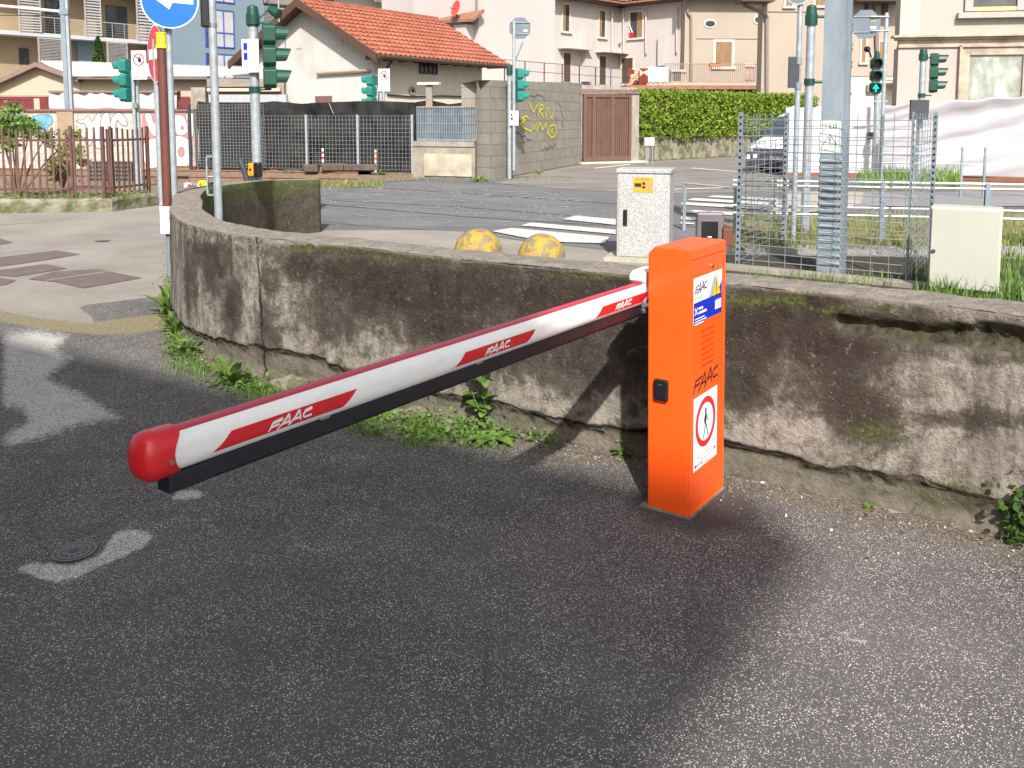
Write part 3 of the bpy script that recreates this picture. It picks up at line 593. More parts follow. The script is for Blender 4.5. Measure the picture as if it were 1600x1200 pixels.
    # base plate and grout
    mb = MB(); mb.box(-.006, W1 + .012, -.010, W2 + .03, .001, .0085, M('grey_base_plate', (.30, .29, .28), (.16, .13, .11), .6, .4, scale=30), frame(c0, d1, Z)); mb.build('base_plate', t)
    # boom: origin on the far (d2) side of the cabinet
    A0 = c0 + d1 * W1 * .52 + d2 * (W2 + .066); A0.z = .822
    def apos(tt): return Vector((A0.x - d1.x * tt, A0.y - d1.y * tt, .8212 + .0128 * tt))
    ax = (apos(1) - apos(0)).normalized(); up = ax.cross(d2); up = up if up.z > 0 else -up; side = -d2        # side faces the camera
    def t_px(px):
        lo, hi = -.3, 2.4
        for _ in range(40):
            mid = (lo + hi) / 2; q = apos(mid); x = PR(np.array([[q.x, q.y, q.z]]))[0][0]
            if x > px: lo = mid
            else: hi = mid
        return lo
    ry, rz = .035, .042
    def cs(a): return math.copysign(abs(math.cos(a)) ** .72, math.cos(a))
    def sn(a): return math.copysign(abs(math.sin(a)) ** .85, math.sin(a))
    def ring(tt, angs, k=0.0): return [apos(tt) + side * cs(a) * (ry + k) + up * sn(a) * (rz + k) for a in angs]
    n = 40; angs = [2 * math.pi * i / n for i in range(n)]; t0, t1 = t_px(1003), t_px(250)
    mb = MB(); v = ring(t0, angs) + ring(t1, angs); beam_m = WHITEP
    for i in range(n):
        j = (i + 1) % n; am = (angs[i] + math.pi / n); dg = math.degrees(am) % 360
        mb.add([v[i], v[j], v[n + j], v[n + i]], [(0, 1, 2, 3)], REDT if 60 < dg < 146 else WHITEP)
    mb.add(v[:n], [tuple(range(n))], WHITEP); arm = mb.build('arm', t, smooth=True)
    # cap
    mb = MB(); tc = t_px(262); te = t_px(213)
    prof = [(tc - .012, 1.0), (tc - .0115, 1.14), (tc + .04, 1.16), (te - .030, 1.17), (te - .020, 1.15), (te - .011, 1.08), (te - .004, .95), (te + .002, .76), (te + .006, .5), (te + .008, .25), (te + .009, .01)]
    na = 32; rings = []
    for tt, k in prof:
        rg = []
        for i in range(na):
            a = 2 * math.pi * i / na; off = (-.030 * max(0, math.cos(a)) ** 2 if tt < tc + .01 else 0)
            rg.append(apos(tt - off * 0 + (.022 * math.cos(a) ** 4 if tt < tc + .01 else 0)) + side * cs(a) * ry * k + up * sn(a) * rz * k)
        rings.append(rg)
    vs = [p for r_ in rings for p in r_]
    mb.add(vs, [(j * na + i, j * na + (i + 1) % na, (j + 1) * na + (i + 1) % na, (j + 1) * na + i) for j in range(len(prof) - 1) for i in range(na)], REDCAP)
    cap = mb.build('end_cap', arm, smooth=True)
    mb = MB(); q = apos(tc + .02) + side * ry * 1.12 - up * .010; mb.cyl(q, q + side * .006, .005, .004, 12, CHROME); mb.build('rivet', cap)
    # stickers with slanted ends and lettering on the curved side
    def patch_(mbx, ta, tb, slant, a0, a1, m, k, nu=16, nv=6):
        vs = []; fs = []
        for i in range(nu + 1):
            for j in range(nv + 1):
                a = a0 + (a1 - a0) * j / nv; tt = ta + (tb - ta) * i / nu + slant * (j / nv - .5)
                vs.append(apos(tt) + side * cs(a) * (ry + k) + up * sn(a) * (rz + k))
        for i in range(nu):
            for j in range(nv): b_ = i * (nv + 1) + j; fs.append((b_, b_ + 1, b_ + nv + 2, b_ + nv + 1))
        mbx.add(vs, fs, m)
    a0, a1 = R(-29), R(11)
    for (xl, xr) in ((331, 531), (704, 816), (923, 996)):
        tl, tr_ = t_px(xl), t_px(xr); mb = MB(); patch_(mb, tr_, tl, -.045, a0, a1, REDP, .0009)
        # letters: local x runs towards the cabinet (decreasing t), y is the angle
        LW = .125; tcn = (tl + tr_) / 2 + LW * .5; hh = (a1 - a0) * .62; wd = .0042
        for pl in FAAC:
            for p0, p1 in zip(pl[:-1], pl[1:]):
                nseg = 6; P0 = Vector((p0[0] * LW / 3.4, a0 + (a1 - a0) * .16 + p0[1] * hh)); P1 = Vector((p1[0] * LW / 3.4, a0 + (a1 - a0) * .16 + p1[1] * hh))
                rm = .038; dd = Vector((P1.x - P0.x, (P1.y - P0.y) * rm)).normalized(); qx, qy = -dd.y * wd / 2, dd.x * wd / 2 / rm
                for i in range(nseg):
                    vs = []
                    for f_ in (i / nseg, (i + 1) / nseg):
                        for sg in (-1, 1):
                            X = P0.x + (P1.x - P0.x) * f_ + qx * sg; A_ = P0.y + (P1.y - P0.y) * f_ + qy * sg
                            vs.append(apos(tcn - X) + side * cs(A_) * (ry + .0016) + up * sn(A_) * (rz + .0016))
                    mb.add(vs, [(0, 1, 3, 2)], WHITES)
        mb.build('reflective_strip', arm)
    # rubber edge under the boom
    mb = MB(); tb_ = t_px(285); Tm = frame(apos(t0 + .03) - up * rz, ax, up); Lr = tb_ - t0 - .03
    mb.prism([(-.010, .006), (.010, .006), (.018, -.004), (.018, -.034), (.010, -.044), (-.010, -.044), (-.018, -.034), (-.018, -.004)], 0, Lr, RUBBER, Matrix((side, up, ax)).transposed().to_4x4() if False else frame2(apos(t0 + .03) - up * rz, side, up, ax))
    te2 = t_px(262)
    mb.prism([(-.010, .002), (.010, .002), (.020, -.004), (.020, -.040), (-.020, -.040), (-.020, -.004)], Lr - .06, te2 - t0 - .03 + .012, RUBBER, frame2(apos(t0 + .03) - up * rz, side, up, ax))
    re = mb.build('rubber_edge', arm, bevel=.003)
    for px in (498, 740): 
        mb = MB(); q = frame2(apos(t_px(px)) - up * (rz - .004), side, up, ax); mb.box(.012, .022, -.004, .001, -.014, .014, CHROME, q); mb.build('clip', arm)
    # pivot bracket
    mb = MB(); P0 = apos(t0); hub = c0 + d1 * W1 * .5 + d2 * W2; hub.z = .822
    tbk = frame2(apos(t0 - .02), side, up, ax)
    mb.prism([(.040 * math.cos(a), .048 * math.sin(a)) for a in [i * math.pi / 12 for i in range(24)]], -.11, .045, WHITEP, tbk)
    mb.cyl(hub - d2 * .0, hub + d2 * .075, .052, .052, 28, WHITEP)
    bk = mb.build('arm_bracket', t, smooth=True)
    mb = MB(); pts = [(.030 + .020, .0)]; Bq = frame2(apos(t0 - .02), side, up, ax)
    # upper curved arm of the bracket
    pr = []; 
    for i in range(13):
        a = math.pi / 2 * i / 12; pr.append((.050 + .035 * math.sin(a), .06 - .12 * (1 - math.cos(a)) + 0))
    mb.prism([(-.03, .030), (-.055, .052), (-.055, .068), (-.030, .086), (.03, .088), (.08, .088), (.08, .03)], -.034, .034, WHITEP, Matrix((-ax, up, -side)).transposed().to_4x4().__class__(frame2(apos(t0 - .01), -ax, up, side)))
    mb.build('clamp', bk, bevel=.006); mb = MB(); mb.box(-.04, .10, -.075, -.058, -.03, .03, CHROME, frame2(apos(t0 - .01), -ax, up, side)); mb.build('clamp_plate', bk, bevel=.004)
    # white side plate behind the cabinet
    mb = MB(); w0 = c0 + d1 * (W1 + .002) + d2 * .02; Tw = frame2(w0, d1, Z, -d2)
    mb.box(0, .04, .875, .995, -.06, .0, WHITEP, Tw); mb.build('counterweight_guard', t, bevel=.005); lean(t)
def lean(t):
    for o in t.children:
        if o.name.split('.')[0] in ('arm', 'arm_bracket', 'base_plate'): continue
        for q in [o] + list(o.children_recursive):
            for v in q.data.vertices: v.co.x -= .0125 * v.co.z
def frame2(o, x, y, z):
    m = Matrix((x, y, z)).transposed().to_4x4(); m.translation = Vector(o); return m
barrier()


# ================================================================== STREET THINGS NEAR THE WALL
def reader():
    Y = 4.9; c = D(1110, 376, Y); base = Vector((c.x, c.y, 0))
    t = thing('access_reader', 'mauve grey access reader with a black window rising behind the orange post', 'reader', base)
    f = Fr((c.x, c.y), (1, -.10)); m = M('mauve_plastic', (.13, .11, .13), (.11, .095, .115), .5)
    u0, u1, z0, z1 = f.rect(1088, 332, 1131, 392)
    mb = MB(); T = f.mtx(0, 0, 0); mb.box(u0, u1, z0, z1, -.05, 0, m, T); mb.build('housing', t, bevel=.012)
    u0, u1, z0b, z1b = f.rect(1096, 345, 1122, 374); mb = MB(); mb.box(u0, u1, z0b, z1b, -.001, .004, BLACKP, T); mb.box((u0 + u1) / 2 - .012, (u0 + u1) / 2 + .012, z0b + .012, z0b + .016, .003, .0052, CHROME, T); mb.build('window', t, bevel=.002)
    mb = MB(); mb.box(-.03, .03, 0, z0, -.045, -.01, m, T); mb.build('post', t)
    c2 = D(1139, 420, 4.6); t = thing('junction_box', 'rust brown box on the wall top between the orange post and the wire cage', 'box', (c2.x, c2.y, .815))
    mb = MB(); f = Fr((c2.x, c2.y), (1, -.1)); T = f.mtx(0, 0, 0); mb.box(-.035, .016, .815, .905, -.05, 0, M('rust_brown', (.16, .04, .02), (.09, .03, .02), .7), T); mb.build('case', t, bevel=.004)
    mb = MB(); mb.box(-.03, .012, .905, .915, -.045, -.004, M('rust_brown'), T); mb.build('lid', t)
reader()

def control_cabinet():
    # stippled grey cabinet: front-left bottom at (963,405)
    a = G(963, 407); t = thing('control_cabinet', 'tall speckled grey metal cabinet with an orange label, behind the wall', 'cabinet', a)
    k = N('stippled_galvanised'); g = k.sep(k.vor(85)); k.col(k.mix(k.ramp(g[0], (.3, 0), (.7, 1)), (.30, .305, .30), (.43, .435, .43))); k.b.inputs['Metallic'].default_value = .15; k.b.inputs['Roughness'].default_value = .5
    m = k.m; f = Fr((a.x, a.y), (1, -.30)); T = f.mtx(0, 0, 0); W = f.at(1045, 400)[0]; Hh = f.at(1000, 266)[1]; dp = .36
    mb = MB(); mb.box(0, W, .02, Hh - .02, -dp, 0, m, T); mb.build('body', t, bevel=.008)
    mb = MB(); mb.box(-.012, W + .012, Hh - .03, Hh + .012, -dp - .01, .015, m, T); mb.build('roof', t, bevel=.006)
    mb = MB(); mb.box(.02, W - .02, .05, Hh - .05, 0, .010, m, T); dr = mb.build('door', t, bevel=.004)
    u0, u1, z0, z1 = f.rect(990, 277, 1021, 300); mb = MB(); mb.box(u0, u1, z0, z1, .010, .014, M('orange_label', (.75, .30, .02), (.68, .28, .03), .5), T)
    for q in ((.06, .4, .35, .6), (.45, .6, .25, .42), (.45, .6, .5, .68)): mb.box(u0 + (u1 - u0) * q[0], u0 + (u1 - u0) * q[1], z0 + (z1 - z0) * q[2], z0 + (z1 - z0) * q[3], .0138, .016, BLACKI, T)
    mb.text('ATTENZIONE', T @ Matrix.Translation(((u0 + u1) / 2, z1 - .022, 0)), .022, .0146, BLACKI)
    for i in range(4): mb.box(u0 + (u1 - u0) * .66, u1 - .01, z0 + .02 + i * .022, z0 + .028 + i * .022, .0138, .016, GREYI, T)
    mb.build('label_plate', dr)
    u0, u1, z0, z1 = f.rect(974, 327, 980.5, 352); mb = MB(); mb.box(u0, u1, z0, z1, .010, .03, BLACKP, T); mb.build('handle', dr, bevel=.008)
    mb = MB(); mb.box(-.12, W + .05, 0, .035, -dp - .05, .08, M('pale_concrete', (.40, .36, .28), (.30, .27, .21), .9), T); mb.build('plinth', t)
control_cabinet()

def domes():
    for i, (px, py, lab) in enumerate(((747, 394, 'worn yellow half dome bollard nearer the curved end of the wall'), (846, 402, 'worn yellow half dome bollard next to the grey cabinet'))):
        c = G(px, py); r = 37 / F * c.y * 1.02; t = thing('dome_bollard', lab, 'bollard', c, 'yellow dome bollards behind the wall')
        mb = MB(); mb.ball(c, r, YELLOWC, 40, 16, True, (1, 1, 1.0)); mb.build('dome', t, smooth=True)
        mb = MB(); mb.cyl(c + Vector((0, 0, .0)), c + Vector((0, 0, .02)), r * 1.03, r * 1.02, 40, CONC); mb.build('foot', t)
domes()

def white_cabinet():
    a = G(1448, 462); t = thing('meter_cabinet', 'pale cream steel box in tall grass at the right of the cage', 'cabinet', a)
    m = M('cream_powder_coat', (.385, .395, .345), (.36, .37, .32), .5, scale=3); f = Fr((a.x, a.y), (1, -.56)); T = f.mtx(0, 0, 0); W = f.at(1564, 400)[0]; Hh = f.at(1500, 324)[1]
    mb = MB(); mb.box(0, W, .06, Hh, -.24, 0, m, T); mb.build('body', t, bevel=.012)
    mb = MB(); mb.box(.012, W - .014, .08, Hh - .015, 0, .016, m, T); d = mb.build('door', t, bevel=.006)
    u, z = f.at(1458.5, 392); mb = MB(); mb.cyl(T @ Vector((u, z, .014)), T @ Vector((u, z, .024)), .017, .015, 20, BLACKP); mb.cyl(T @ Vector((u, z, .024)), T @ Vector((u, z, .026)), .008, .008, 10, CHROME); mb.build('lock', d, smooth=True)
    mb = MB(); mb.box(.04, W - .04, 0, .06, -.20, -.02, CONC, T); mb.build('plinth', t)
white_cabinet()

def cage():
    Z0, dirs = .0, None
    a = G(1152, 421); b = G(1416, 447); d = G(1452, 405); c_ = a + (d - b); zt = 1.52
    t = thing('wire_cage', 'square cage of welded steel mesh standing round the tram line pole', 'cage', (a + d) / 2)
    w_ = M('zinc_wire', (.21, .235, .255), (.30, .32, .34), .5, .5, scale=30)
    def panel(p0, p1, n, hstep, nm='mesh_panel'):
        mb = MB(); d_ = p1 - p0; L = d_.length
        for i in range(n + 1):
            q = p0 + d_ * i / n; mb.cyl(q + Vector((0, 0, .03)), q + Vector((0, 0, zt)), .0038, .0038, 5, w_, False)
        k = int((zt - .03) / hstep)
        for j in range(k + 1):
            z = .03 + j * hstep; mb.cyl(p0 + Vector((0, 0, z)), p1 + Vector((0, 0, z)), .0038, .0038, 5, w_, False)
        mb.build(nm, t)
    panel(a, b, 10, .075); panel(b, d, 8, .06); panel(a, c_, 8, .06); panel(c_, d, 6, .15)
    for q, lab in ((a, 0), (b, 0), (d, 0), (c_, 0)):
        mb = MB(); mb.box(-.022, .022, -.006, .006, 0, zt + .01, GALV2, Matrix.Translation(q) @ Matrix.Rotation(R(-35 if q != b else 50), 4, 'Z'))
        for j in range(23): mb.box(-.010, .010, -.0075, .0075, .06 + j * .064, .085 + j * .064, BLACKP, Matrix.Translation(q) @ Matrix.Rotation(R(-35 if q != b else 50), 4, 'Z'))
        mb.build('corner_post', t)
    # low concrete sill under the cage
    mb = MB(); e = (b - a).normalized(); mb.box(-.2, (b - a).length + .2, -.16, .03, -.02, .05, CONC, frame(a, e, (0, 0, 1))); tag(mb.build('concrete_sill'), kind='structure')
cage()

def teb_pole():
    c = G(1297, 440); c = Vector((c.x, c.y + .25, 0)); t = thing('catenary_pole', 'thick flat grey tram line pole with a white TEB plate, inside the wire cage', 'pole', c)
    f = Fr((c.x, c.y), (1, -.45)); T = f.mtx(0, 0, 0)
    u0 = f.at(1275, 432)[0]; u1 = f.at(1319, 432)[0]; v0 = f.at(1287, 5)[0]; v1 = f.at(1328.5, 5)[0]; zt = 3.6; ztop = f.at(1300, 5)[1]
    mb = MB(); k = (zt) / ztop; hw0 = (u1 - u0) / 2; hw1 = (v1 - v0) / 2; m0 = (u0 + u1) / 2; m1 = (v0 + v1) / 2; zt = 5.5; hw1 = hw0 + (hw1 - hw0) * zt / ztop; m1 = m0 + (m1 - m0) * zt / ztop * .6
    # H profile: two flanges and lacing between
    for s in (0, 1):
        z0_ = 0 if s == 0 else 0
    mb.add([T @ Vector(p) for p in ((m0 - hw0, 0, 0), (m0 + hw0 * .62, 0, 0), (m1 + hw1 * .62, zt, 0), (m1 - hw1, zt, 0), (m0 - hw0, 0, -.26), (m0 + hw0 * .62, 0, -.26), (m1 + hw1 * .62, zt, -.26), (m1 - hw1, zt, -.26))], [(0, 1, 2, 3), (7, 6, 5, 4), (0, 3, 7, 4), (3, 2, 6, 7), (0, 4, 5, 1)], GALV2)
    mb.add([T @ Vector(p) for p in ((m0 + hw0 * .62, 0, 0), (m0 + hw0, 0, -.10), (m1 + hw1, zt, -.10), (m1 + hw1 * .62, zt, 0), (m0 + hw0, 0, -.26), (m1 + hw1, zt, -.26), (m0 + hw0 * .62, 0, -.26), (m1 + hw1 * .62, zt, -.26))], [(0, 1, 2, 3), (1, 4, 5, 2), (4, 6, 7, 5), (3, 2, 5, 7)], GALV2)
    mb.build('shaft', t)
    mb = MB(); z = .55
    for py in [251, 262, 273, 284, 296, 307, 319, 330, 342, 353, 364, 376, 388, 400, 412]:
        z = f.at(1297, py)[1]; kx = z / zt; c0_ = m0 + (m1 - m0) * kx; h_ = hw0 + (hw1 - hw0) * kx
        mb.cyl(T @ Vector((c0_ - h_ - .003, z, .004)), T @ Vector((c0_ + h_ * .62, z, .004)), .020, .020, 8, GALV2)
    mb.build('reinforcing_bar', t)
    u0, u1, z0, z1 = f.rect(1280.5, 188.5, 1313.5, 240); mb = MB(); m = M('white_enamel_plate', (.62, .66, .64), (.55, .60, .58), .5, scale=10)
    mb.box(u0, u1, z0, z1, .001, .006, m, T); cxx = (u0 + u1) / 2; Wd = u1 - u0
    INK = M('faded_black_ink', (.05, .055, .06), (.09, .095, .10), .6)
    mb.text('TEB', T @ Matrix.Translation((cxx, z1 - .05, 0)), .062, .0064, INK, sx=1.15)
    tr = [(-.34, -.08), (.34, -.08), (0, .46)]; yc = (z0 + z1) / 2
    mb.strokes([[tr[0], tr[1], tr[2], tr[0]]], T, .008, .0066, INK, Wd * .95, (cxx, yc - .055))
    mb.strokes([[(.03, .26), (-.05, .11), (.04, .14), (-.02, -.01)]], T, .009, .0066, INK, Wd * .95, (cxx, yc - .045))
    mb.text('CAVI IN TENSIONE', T @ Matrix.Translation((cxx, z0 + .062, 0)), .020, .0064, INK); mb.text('750 Volt', T @ Matrix.Translation((cxx, z0 + .030, 0)), .030, .0064, INK)
    mb.build('warning_plate', t)
    for py in (37, 46, 68, 76, 96, 103, 146): 
        z = f.at(1326, py)[1]; kx = z / zt; c0_ = m0 + (m1 - m0) * kx + hw0 + (hw1 - hw0) * kx; mb = MB(); mb.box(c0_ - .004, c0_ + .016, z - .012, z + .012, -.14, -.10, CHROME, T); mb.build('bolt', t)
teb_pole()

# ================================================================== POLES, SIGNALS, SIGNS
Zv = Vector((0, 0, 1))
def pole(name, label, cat, px, py, Y, r, ytop, m=GALV, base=None, group=None, ztop=None):
    c = D(px, py, Y) if base is None else G(*base); c = Vector((c.x, c.y, 0)); zt = ztop or D(px, ytop, c.y).z
    t = thing(name, label, cat, c, group); mb = MB(); mb.cyl(c, c + Zv * zt, r, r, 20, m)
    mb.build('post', t, smooth=True); return t, c, zt
def pole_cap(t, c, zt, r, m=DGREEN):
    mb = MB(); mb.cyl(c + Zv * (zt - .12), c + Zv * (zt + .01), r * 1.45, r * 1.45, 18, m); mb.cyl(c + Zv * (zt + .01), c + Zv * (zt + .10), r * 1.3, r * 1.15, 18, m); mb.ball(c + Zv * (zt + .10), r * 1.15, m, 16, 5, True, (1, 1, .5)); mb.build('pole_cap', t, smooth=True)
def band(t, c, z, r, m=DGREEN, nm='clamp_band'):
    mb = MB(); mb.cyl(c + Zv * (z - .04), c + Zv * (z + .04), r * 1.25, r * 1.25, 18, m); mb.build(nm, t, smooth=True)
def head(t, ctr, fd, u, m, lit=None, w_=.26):
    """three-lamp signal head: ctr = centre, fd = direction it faces"""
    fd = Vector((fd[0], fd[1], 0)).normalized(); x = Vector((-fd.y, fd.x, 0)); T = frame2(ctr, x, Zv, x.cross(Zv)); 
    if (T.to_3x3() @ Vector((0, 0, 1))).dot(fd) < 0: T = frame2(ctr, -x, Zv, fd)
    k = u / .28; hd = None; mb = MB(); 
    for i in (1, 0, -1): 
        pts = [(w_ * k * .5 * math.cos(a) ** 1, u * .485 * math.sin(a)) for a in []]
        a_, b_ = w_ * k * .5, u * .485; c_ = .045 * k
        pts = [(-a_ + c_, -b_), (a_ - c_, -b_), (a_, -b_ + c_), (a_, b_ - c_), (a_ - c_, b_), (-a_ + c_, b_), (-a_, b_ - c_), (-a_, -b_ + c_)]
        mb.prism([(p[0], p[1] + i * u) for p in pts], -.13 * k, .03 * k, m, T)
    mb.box(-.05 * k, .05 * k, -1.52 * u, 1.52 * u, -.11 * k, -.03 * k, m, T)
    hd = mb.build('signal_head', t, bevel=.008 * k)
    for i in (1, 0, -1):
        mb = MB(); n = 18; r = .108 * k; L = .20 * k; vs = []
        for ring, (zz, rr_) in enumerate(((.03 * k, r), (.03 * k + L, r * .93))):
            for j in range(n + 1):
                a = math.radians(-35) + math.radians(250) * j / n; ll = zz
                if ring: ll = zz - .085 * k * (1 - math.sin(a)) * .5
                vs.append(T @ Vector((rr_ * math.cos(a), rr_ * math.sin(a) + i * u, ll)))
        vs += [v - Vector((0, 0, 0)) for v in []]
        mb.add(vs, [(j, j + 1, n + 2 + j, n + 1 + j) for j in range(n)], m)
        vi = mb.build('visor', hd); md = vi.modifiers.new('thick', 'SOLIDIFY'); md.thickness = .006
        mb = MB(); mm = BLACKP if not (lit is not None and i == lit) else BLACKP
        mb.disc(T @ Matrix.Translation((0, i * u, 0)), r * .9, .034 * k, mm, 20); mb.build('lens', hd)
        if lit is not None and i == lit:
            LT = M('lit_green_arrow', (.0, .9, .55), (.0, .85, .5), .5, emit=(.0, 1.0, .55)); mb = MB(); q = T @ Matrix.Translation((0, i * u, 0)); s = r
            mb.add([q @ Vector((a * s, b * s, .040 * k)) for a, b in ((-.62, -.12), (0, .78), (.62, -.12), (.40, -.20), (.12, .10))], [(0, 4, 1), (4, 3, 2), (4, 2, 1)], LT)
            mb.add([q @ Vector((a * s, b * s, .0405 * k)) for a, b in ((-.62, -.12), (-.40, -.22), (0, .25), (0, .78))], [(0, 1, 2, 3)], LT)
            mb.add([q @ Vector((a * s, b * s, .041 * k)) for a, b in ((-.14, -.72), (.14, -.72), (.14, .4), (-.14, .4))], [(0, 1, 2, 3)], LT); mb.build('arrow', hd)
    return hd
def brk(t, a, b, r=.012, m=DGREEN):
    mb = MB(); mb.cyl(a, b, r, r, 8, m); mb.build('bracket', t)
def plate(t, nm, fr_o, d, rect, m, back=None):
    f = Fr(fr_o, d); u0, u1, z0, z1 = f.rect(*rect); T = f.mtx(0, 0, 0)
    if (T.to_3x3() @ Vector((1, 0, 0))).dot(Vector((f.d.x, f.d.y, 0))) < 0: u0, u1 = -u1, -u0
    mb = MB(); mb.box(u0, u1, z0, z1, -.012, 0, m, T); return f, T, mb, u0, u1, z0, z1
def hand_sign(t, o, d, rect):
    f, T, mb, u0, u1, z0, z1 = plate(t, 'sign_panel', o, d, rect, WHITES); cx, W = (u0 + u1) / 2, u1 - u0; cy = z1 - W * .58; Tq = T @ Matrix.Translation((cx, cy, 0))
    mb.disc(Tq, W * .40, .001, REDP, 28, W * .32); mb.strokes([[(-.24, .24), (.24, -.24)]], Tq, W * .07, .0012, REDP, W)
    mb.disc(Tq @ Matrix.Translation((.05 * W, -.06 * W, 0)), W * .13, .002, BLACKI, 14)
    mb.strokes([[(-.02, -.02), (-.06, .17)], [(.03, 0), (.02, .22)], [(.08, 0), (.09, .20)], [(.13, -.02), (.16, .13)]], Tq, W * .05, .0022, BLACKI, W)
    mb.text('Vietato', Tq @ Matrix.Translation((0, -W * .62, 0)), W * .20, .001, BLACKI); mb.text("l'accesso", Tq @ Matrix.Translation((0, -W * .82, 0)), W * .20, .001, BLACKI)
    mb.box(u0 + W * .1, u0 + W * .45, z0 + W * .10, z0 + W * .20, 0, .001, GREYI, T); mb.box(u1 - W * .3, u1 - W * .1, z0 + W * .10, z0 + W * .20, 0, .001, GREYI, T)
    mb.build('sign_panel', t)

# left group ------------------------------------------------------------
t, c, zt = pole('traffic_light', 'near signal pole with dark green three lamp head and an info plate', 'traffic light', 402, 280, 11.8, .063, 22)
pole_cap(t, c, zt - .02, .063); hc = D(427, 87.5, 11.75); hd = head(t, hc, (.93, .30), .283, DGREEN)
for py in (36, 140): z = D(402, py, 11.8).z; band(t, c, z, .063); brk(t, Vector((c.x, c.y, z)), Vector((hc.x - .04, hc.y, z)))
f, T, mb, u0, u1, z0, z1 = plate(t, 'info', (D(391, 86, 11.68).x, 11.68), (1, -.28), (378, 61, 404, 113), WHITES)
W = u1 - u0; mb.box(u0 + W * .10, u0 + W * .34, z0 + W * .65, z0 + W * 1.55, 0, .001, BLUES, T); mb.disc(T @ Matrix.Translation((u0 + W * .22, z0 + W * 1.1, 0)), W * .08, .0014, WHITES, 12)
for i in range(9): mb.box(u0 + W * .42, u1 - W * (.08 + .07 * (i % 3)), z1 - W * (.28 + i * .15), z1 - W * (.25 + i * .15), 0, .001, PALEB, T)
mb.box(u0 + W * .1, u1 - W * .1, z1 - W * .16, z1 - W * .09, 0, .001, M('faded_violet', (.5, .38, .5), (.55, .45, .55)), T); mb.box(u0 + W * .14, u0 + W * .20, z0 + W * .22, z0 + W * .5, 0, .001, BRASS, T)
mb.build('sign_panel', t)
# bell / loudspeaker on the pole top
q = D(421, 14, 11.75); mb = MB(); e = D(437, 23, 11.7); dv = (e - q).normalized(); mb.cyl(q, q + dv * .06, .045, .055, 18, DGREEN); mb.cyl(q + dv * .06, q + dv * .15, .058, .07, 18, DGREEN); mb.cyl(q + dv * .15, q + dv * .165, .075, .06, 18, DGREEN); mb.build('warning_bell', t, smooth=True)
brk(t, D(404, 30, 11.75), q, .008)
pb = thing('push_button', 'orange and black pedestrian button behind the far end of the curved wall', 'button', (D(392, 290, 11.6).x, 11.6, 0)); f = Fr((D(392, 265, 11.6).x, 11.6), (1, -.3)); T = f.mtx(0, 0, 0)
u0, u1, z0, z1 = f.rect(394, 254, 404.5, 277); mb = MB(); mb.box(u0, u1, z0, z1, -.10, .0, BLACKP, T); mb.build('case', pb, bevel=.02)
u0, u1, z0, z1 = f.rect(388, 255, 396, 275); mb = MB(); mb.box(u0, u1, z0, z1, -.08, .012, M('amber_plastic', (.80, .30, .01), (.75, .26, .01), .4), T); b_ = mb.build('housing', pb, bevel=.012)
mb = MB(); mb.disc(T @ Matrix.Translation(((u0 + u1) / 2, (z0 + z1) / 2, 0)), .018, .014, BLACKP, 16); mb.build('knob', b_)
mb = MB(); mb.tube([D(374, 249, 11.55), D(380, 262, 11.55), D(386, 283, 11.55)], .035, 8, DARKP); mb.cyl(Vector(pb.location), Vector(pb.location) + Zv * z0, .03, .03, 10, DARKP); mb.build('stand', pb)

t, c, zt = pole('sign_post', 'light grey pole rising inside the wall curve with a black lamp box at its top', 'pole', 341, 320, 8.35, .038, -20, ztop=3.1)
f = Fr((D(320, 20, 8.3).x, 8.3), (1, .25)); u0, u1, z0, z1 = f.rect(312.5, -30, 327, 42); T = f.mtx(0, 0, 0); mb = MB(); mb.box(u0, u1, z0, z1, -.10, .0, BLACKP, T); hb = mb.build('lamp_box', t, bevel=.015)
mb = MB(); z = D(335, 39, 8.35).z; mb.cyl(c + Zv * (z - .02), c + Zv * (z + .02), .044, .044, 16, CHROME); mb.box(-.11, 0, -.012, .012, -.012, .012, CHROME, Matrix.Translation(c + Zv * z)); mb.build('clamp_band', t)
t2 = thing('sign_bracket', 'small empty aluminium sign frame standing beside the pole inside the wall curve', 'bracket', (D(328, 300, 8.5).x, 8.5, .6)); f = Fr((D(328, 300, 8.5).x, 8.5), (1, -.1)); T = f.mtx(0, 0, 0)
u0, u1, z0, z1 = f.rect(322, 243, 335, 306); mb = MB(); 
for q in ((u0, u0 + .015, z0, z1), (u1 - .015, u1, z0, z1), (u0, u1, z1 - .015, z1), (u0, u1, z0, z0 + .015)): mb.box(*q, -.03, .0, GALV, T)
mb.build('frame', t2)
for zz in (z1 - .1, z0 + .08): mb = MB(); mb.box(u0 + .015, u1 - .015, zz, zz + .05, -.02, .002, DARKP, T); mb.build('plate', t2)
mb = MB(); q = D(334, 276, 8.42); mb.cyl(q - Vector((.05, 0, 0)), q + Vector((.08, 0, 0)), .008, .008, 8, GALV); mb.build('clamp', t2)

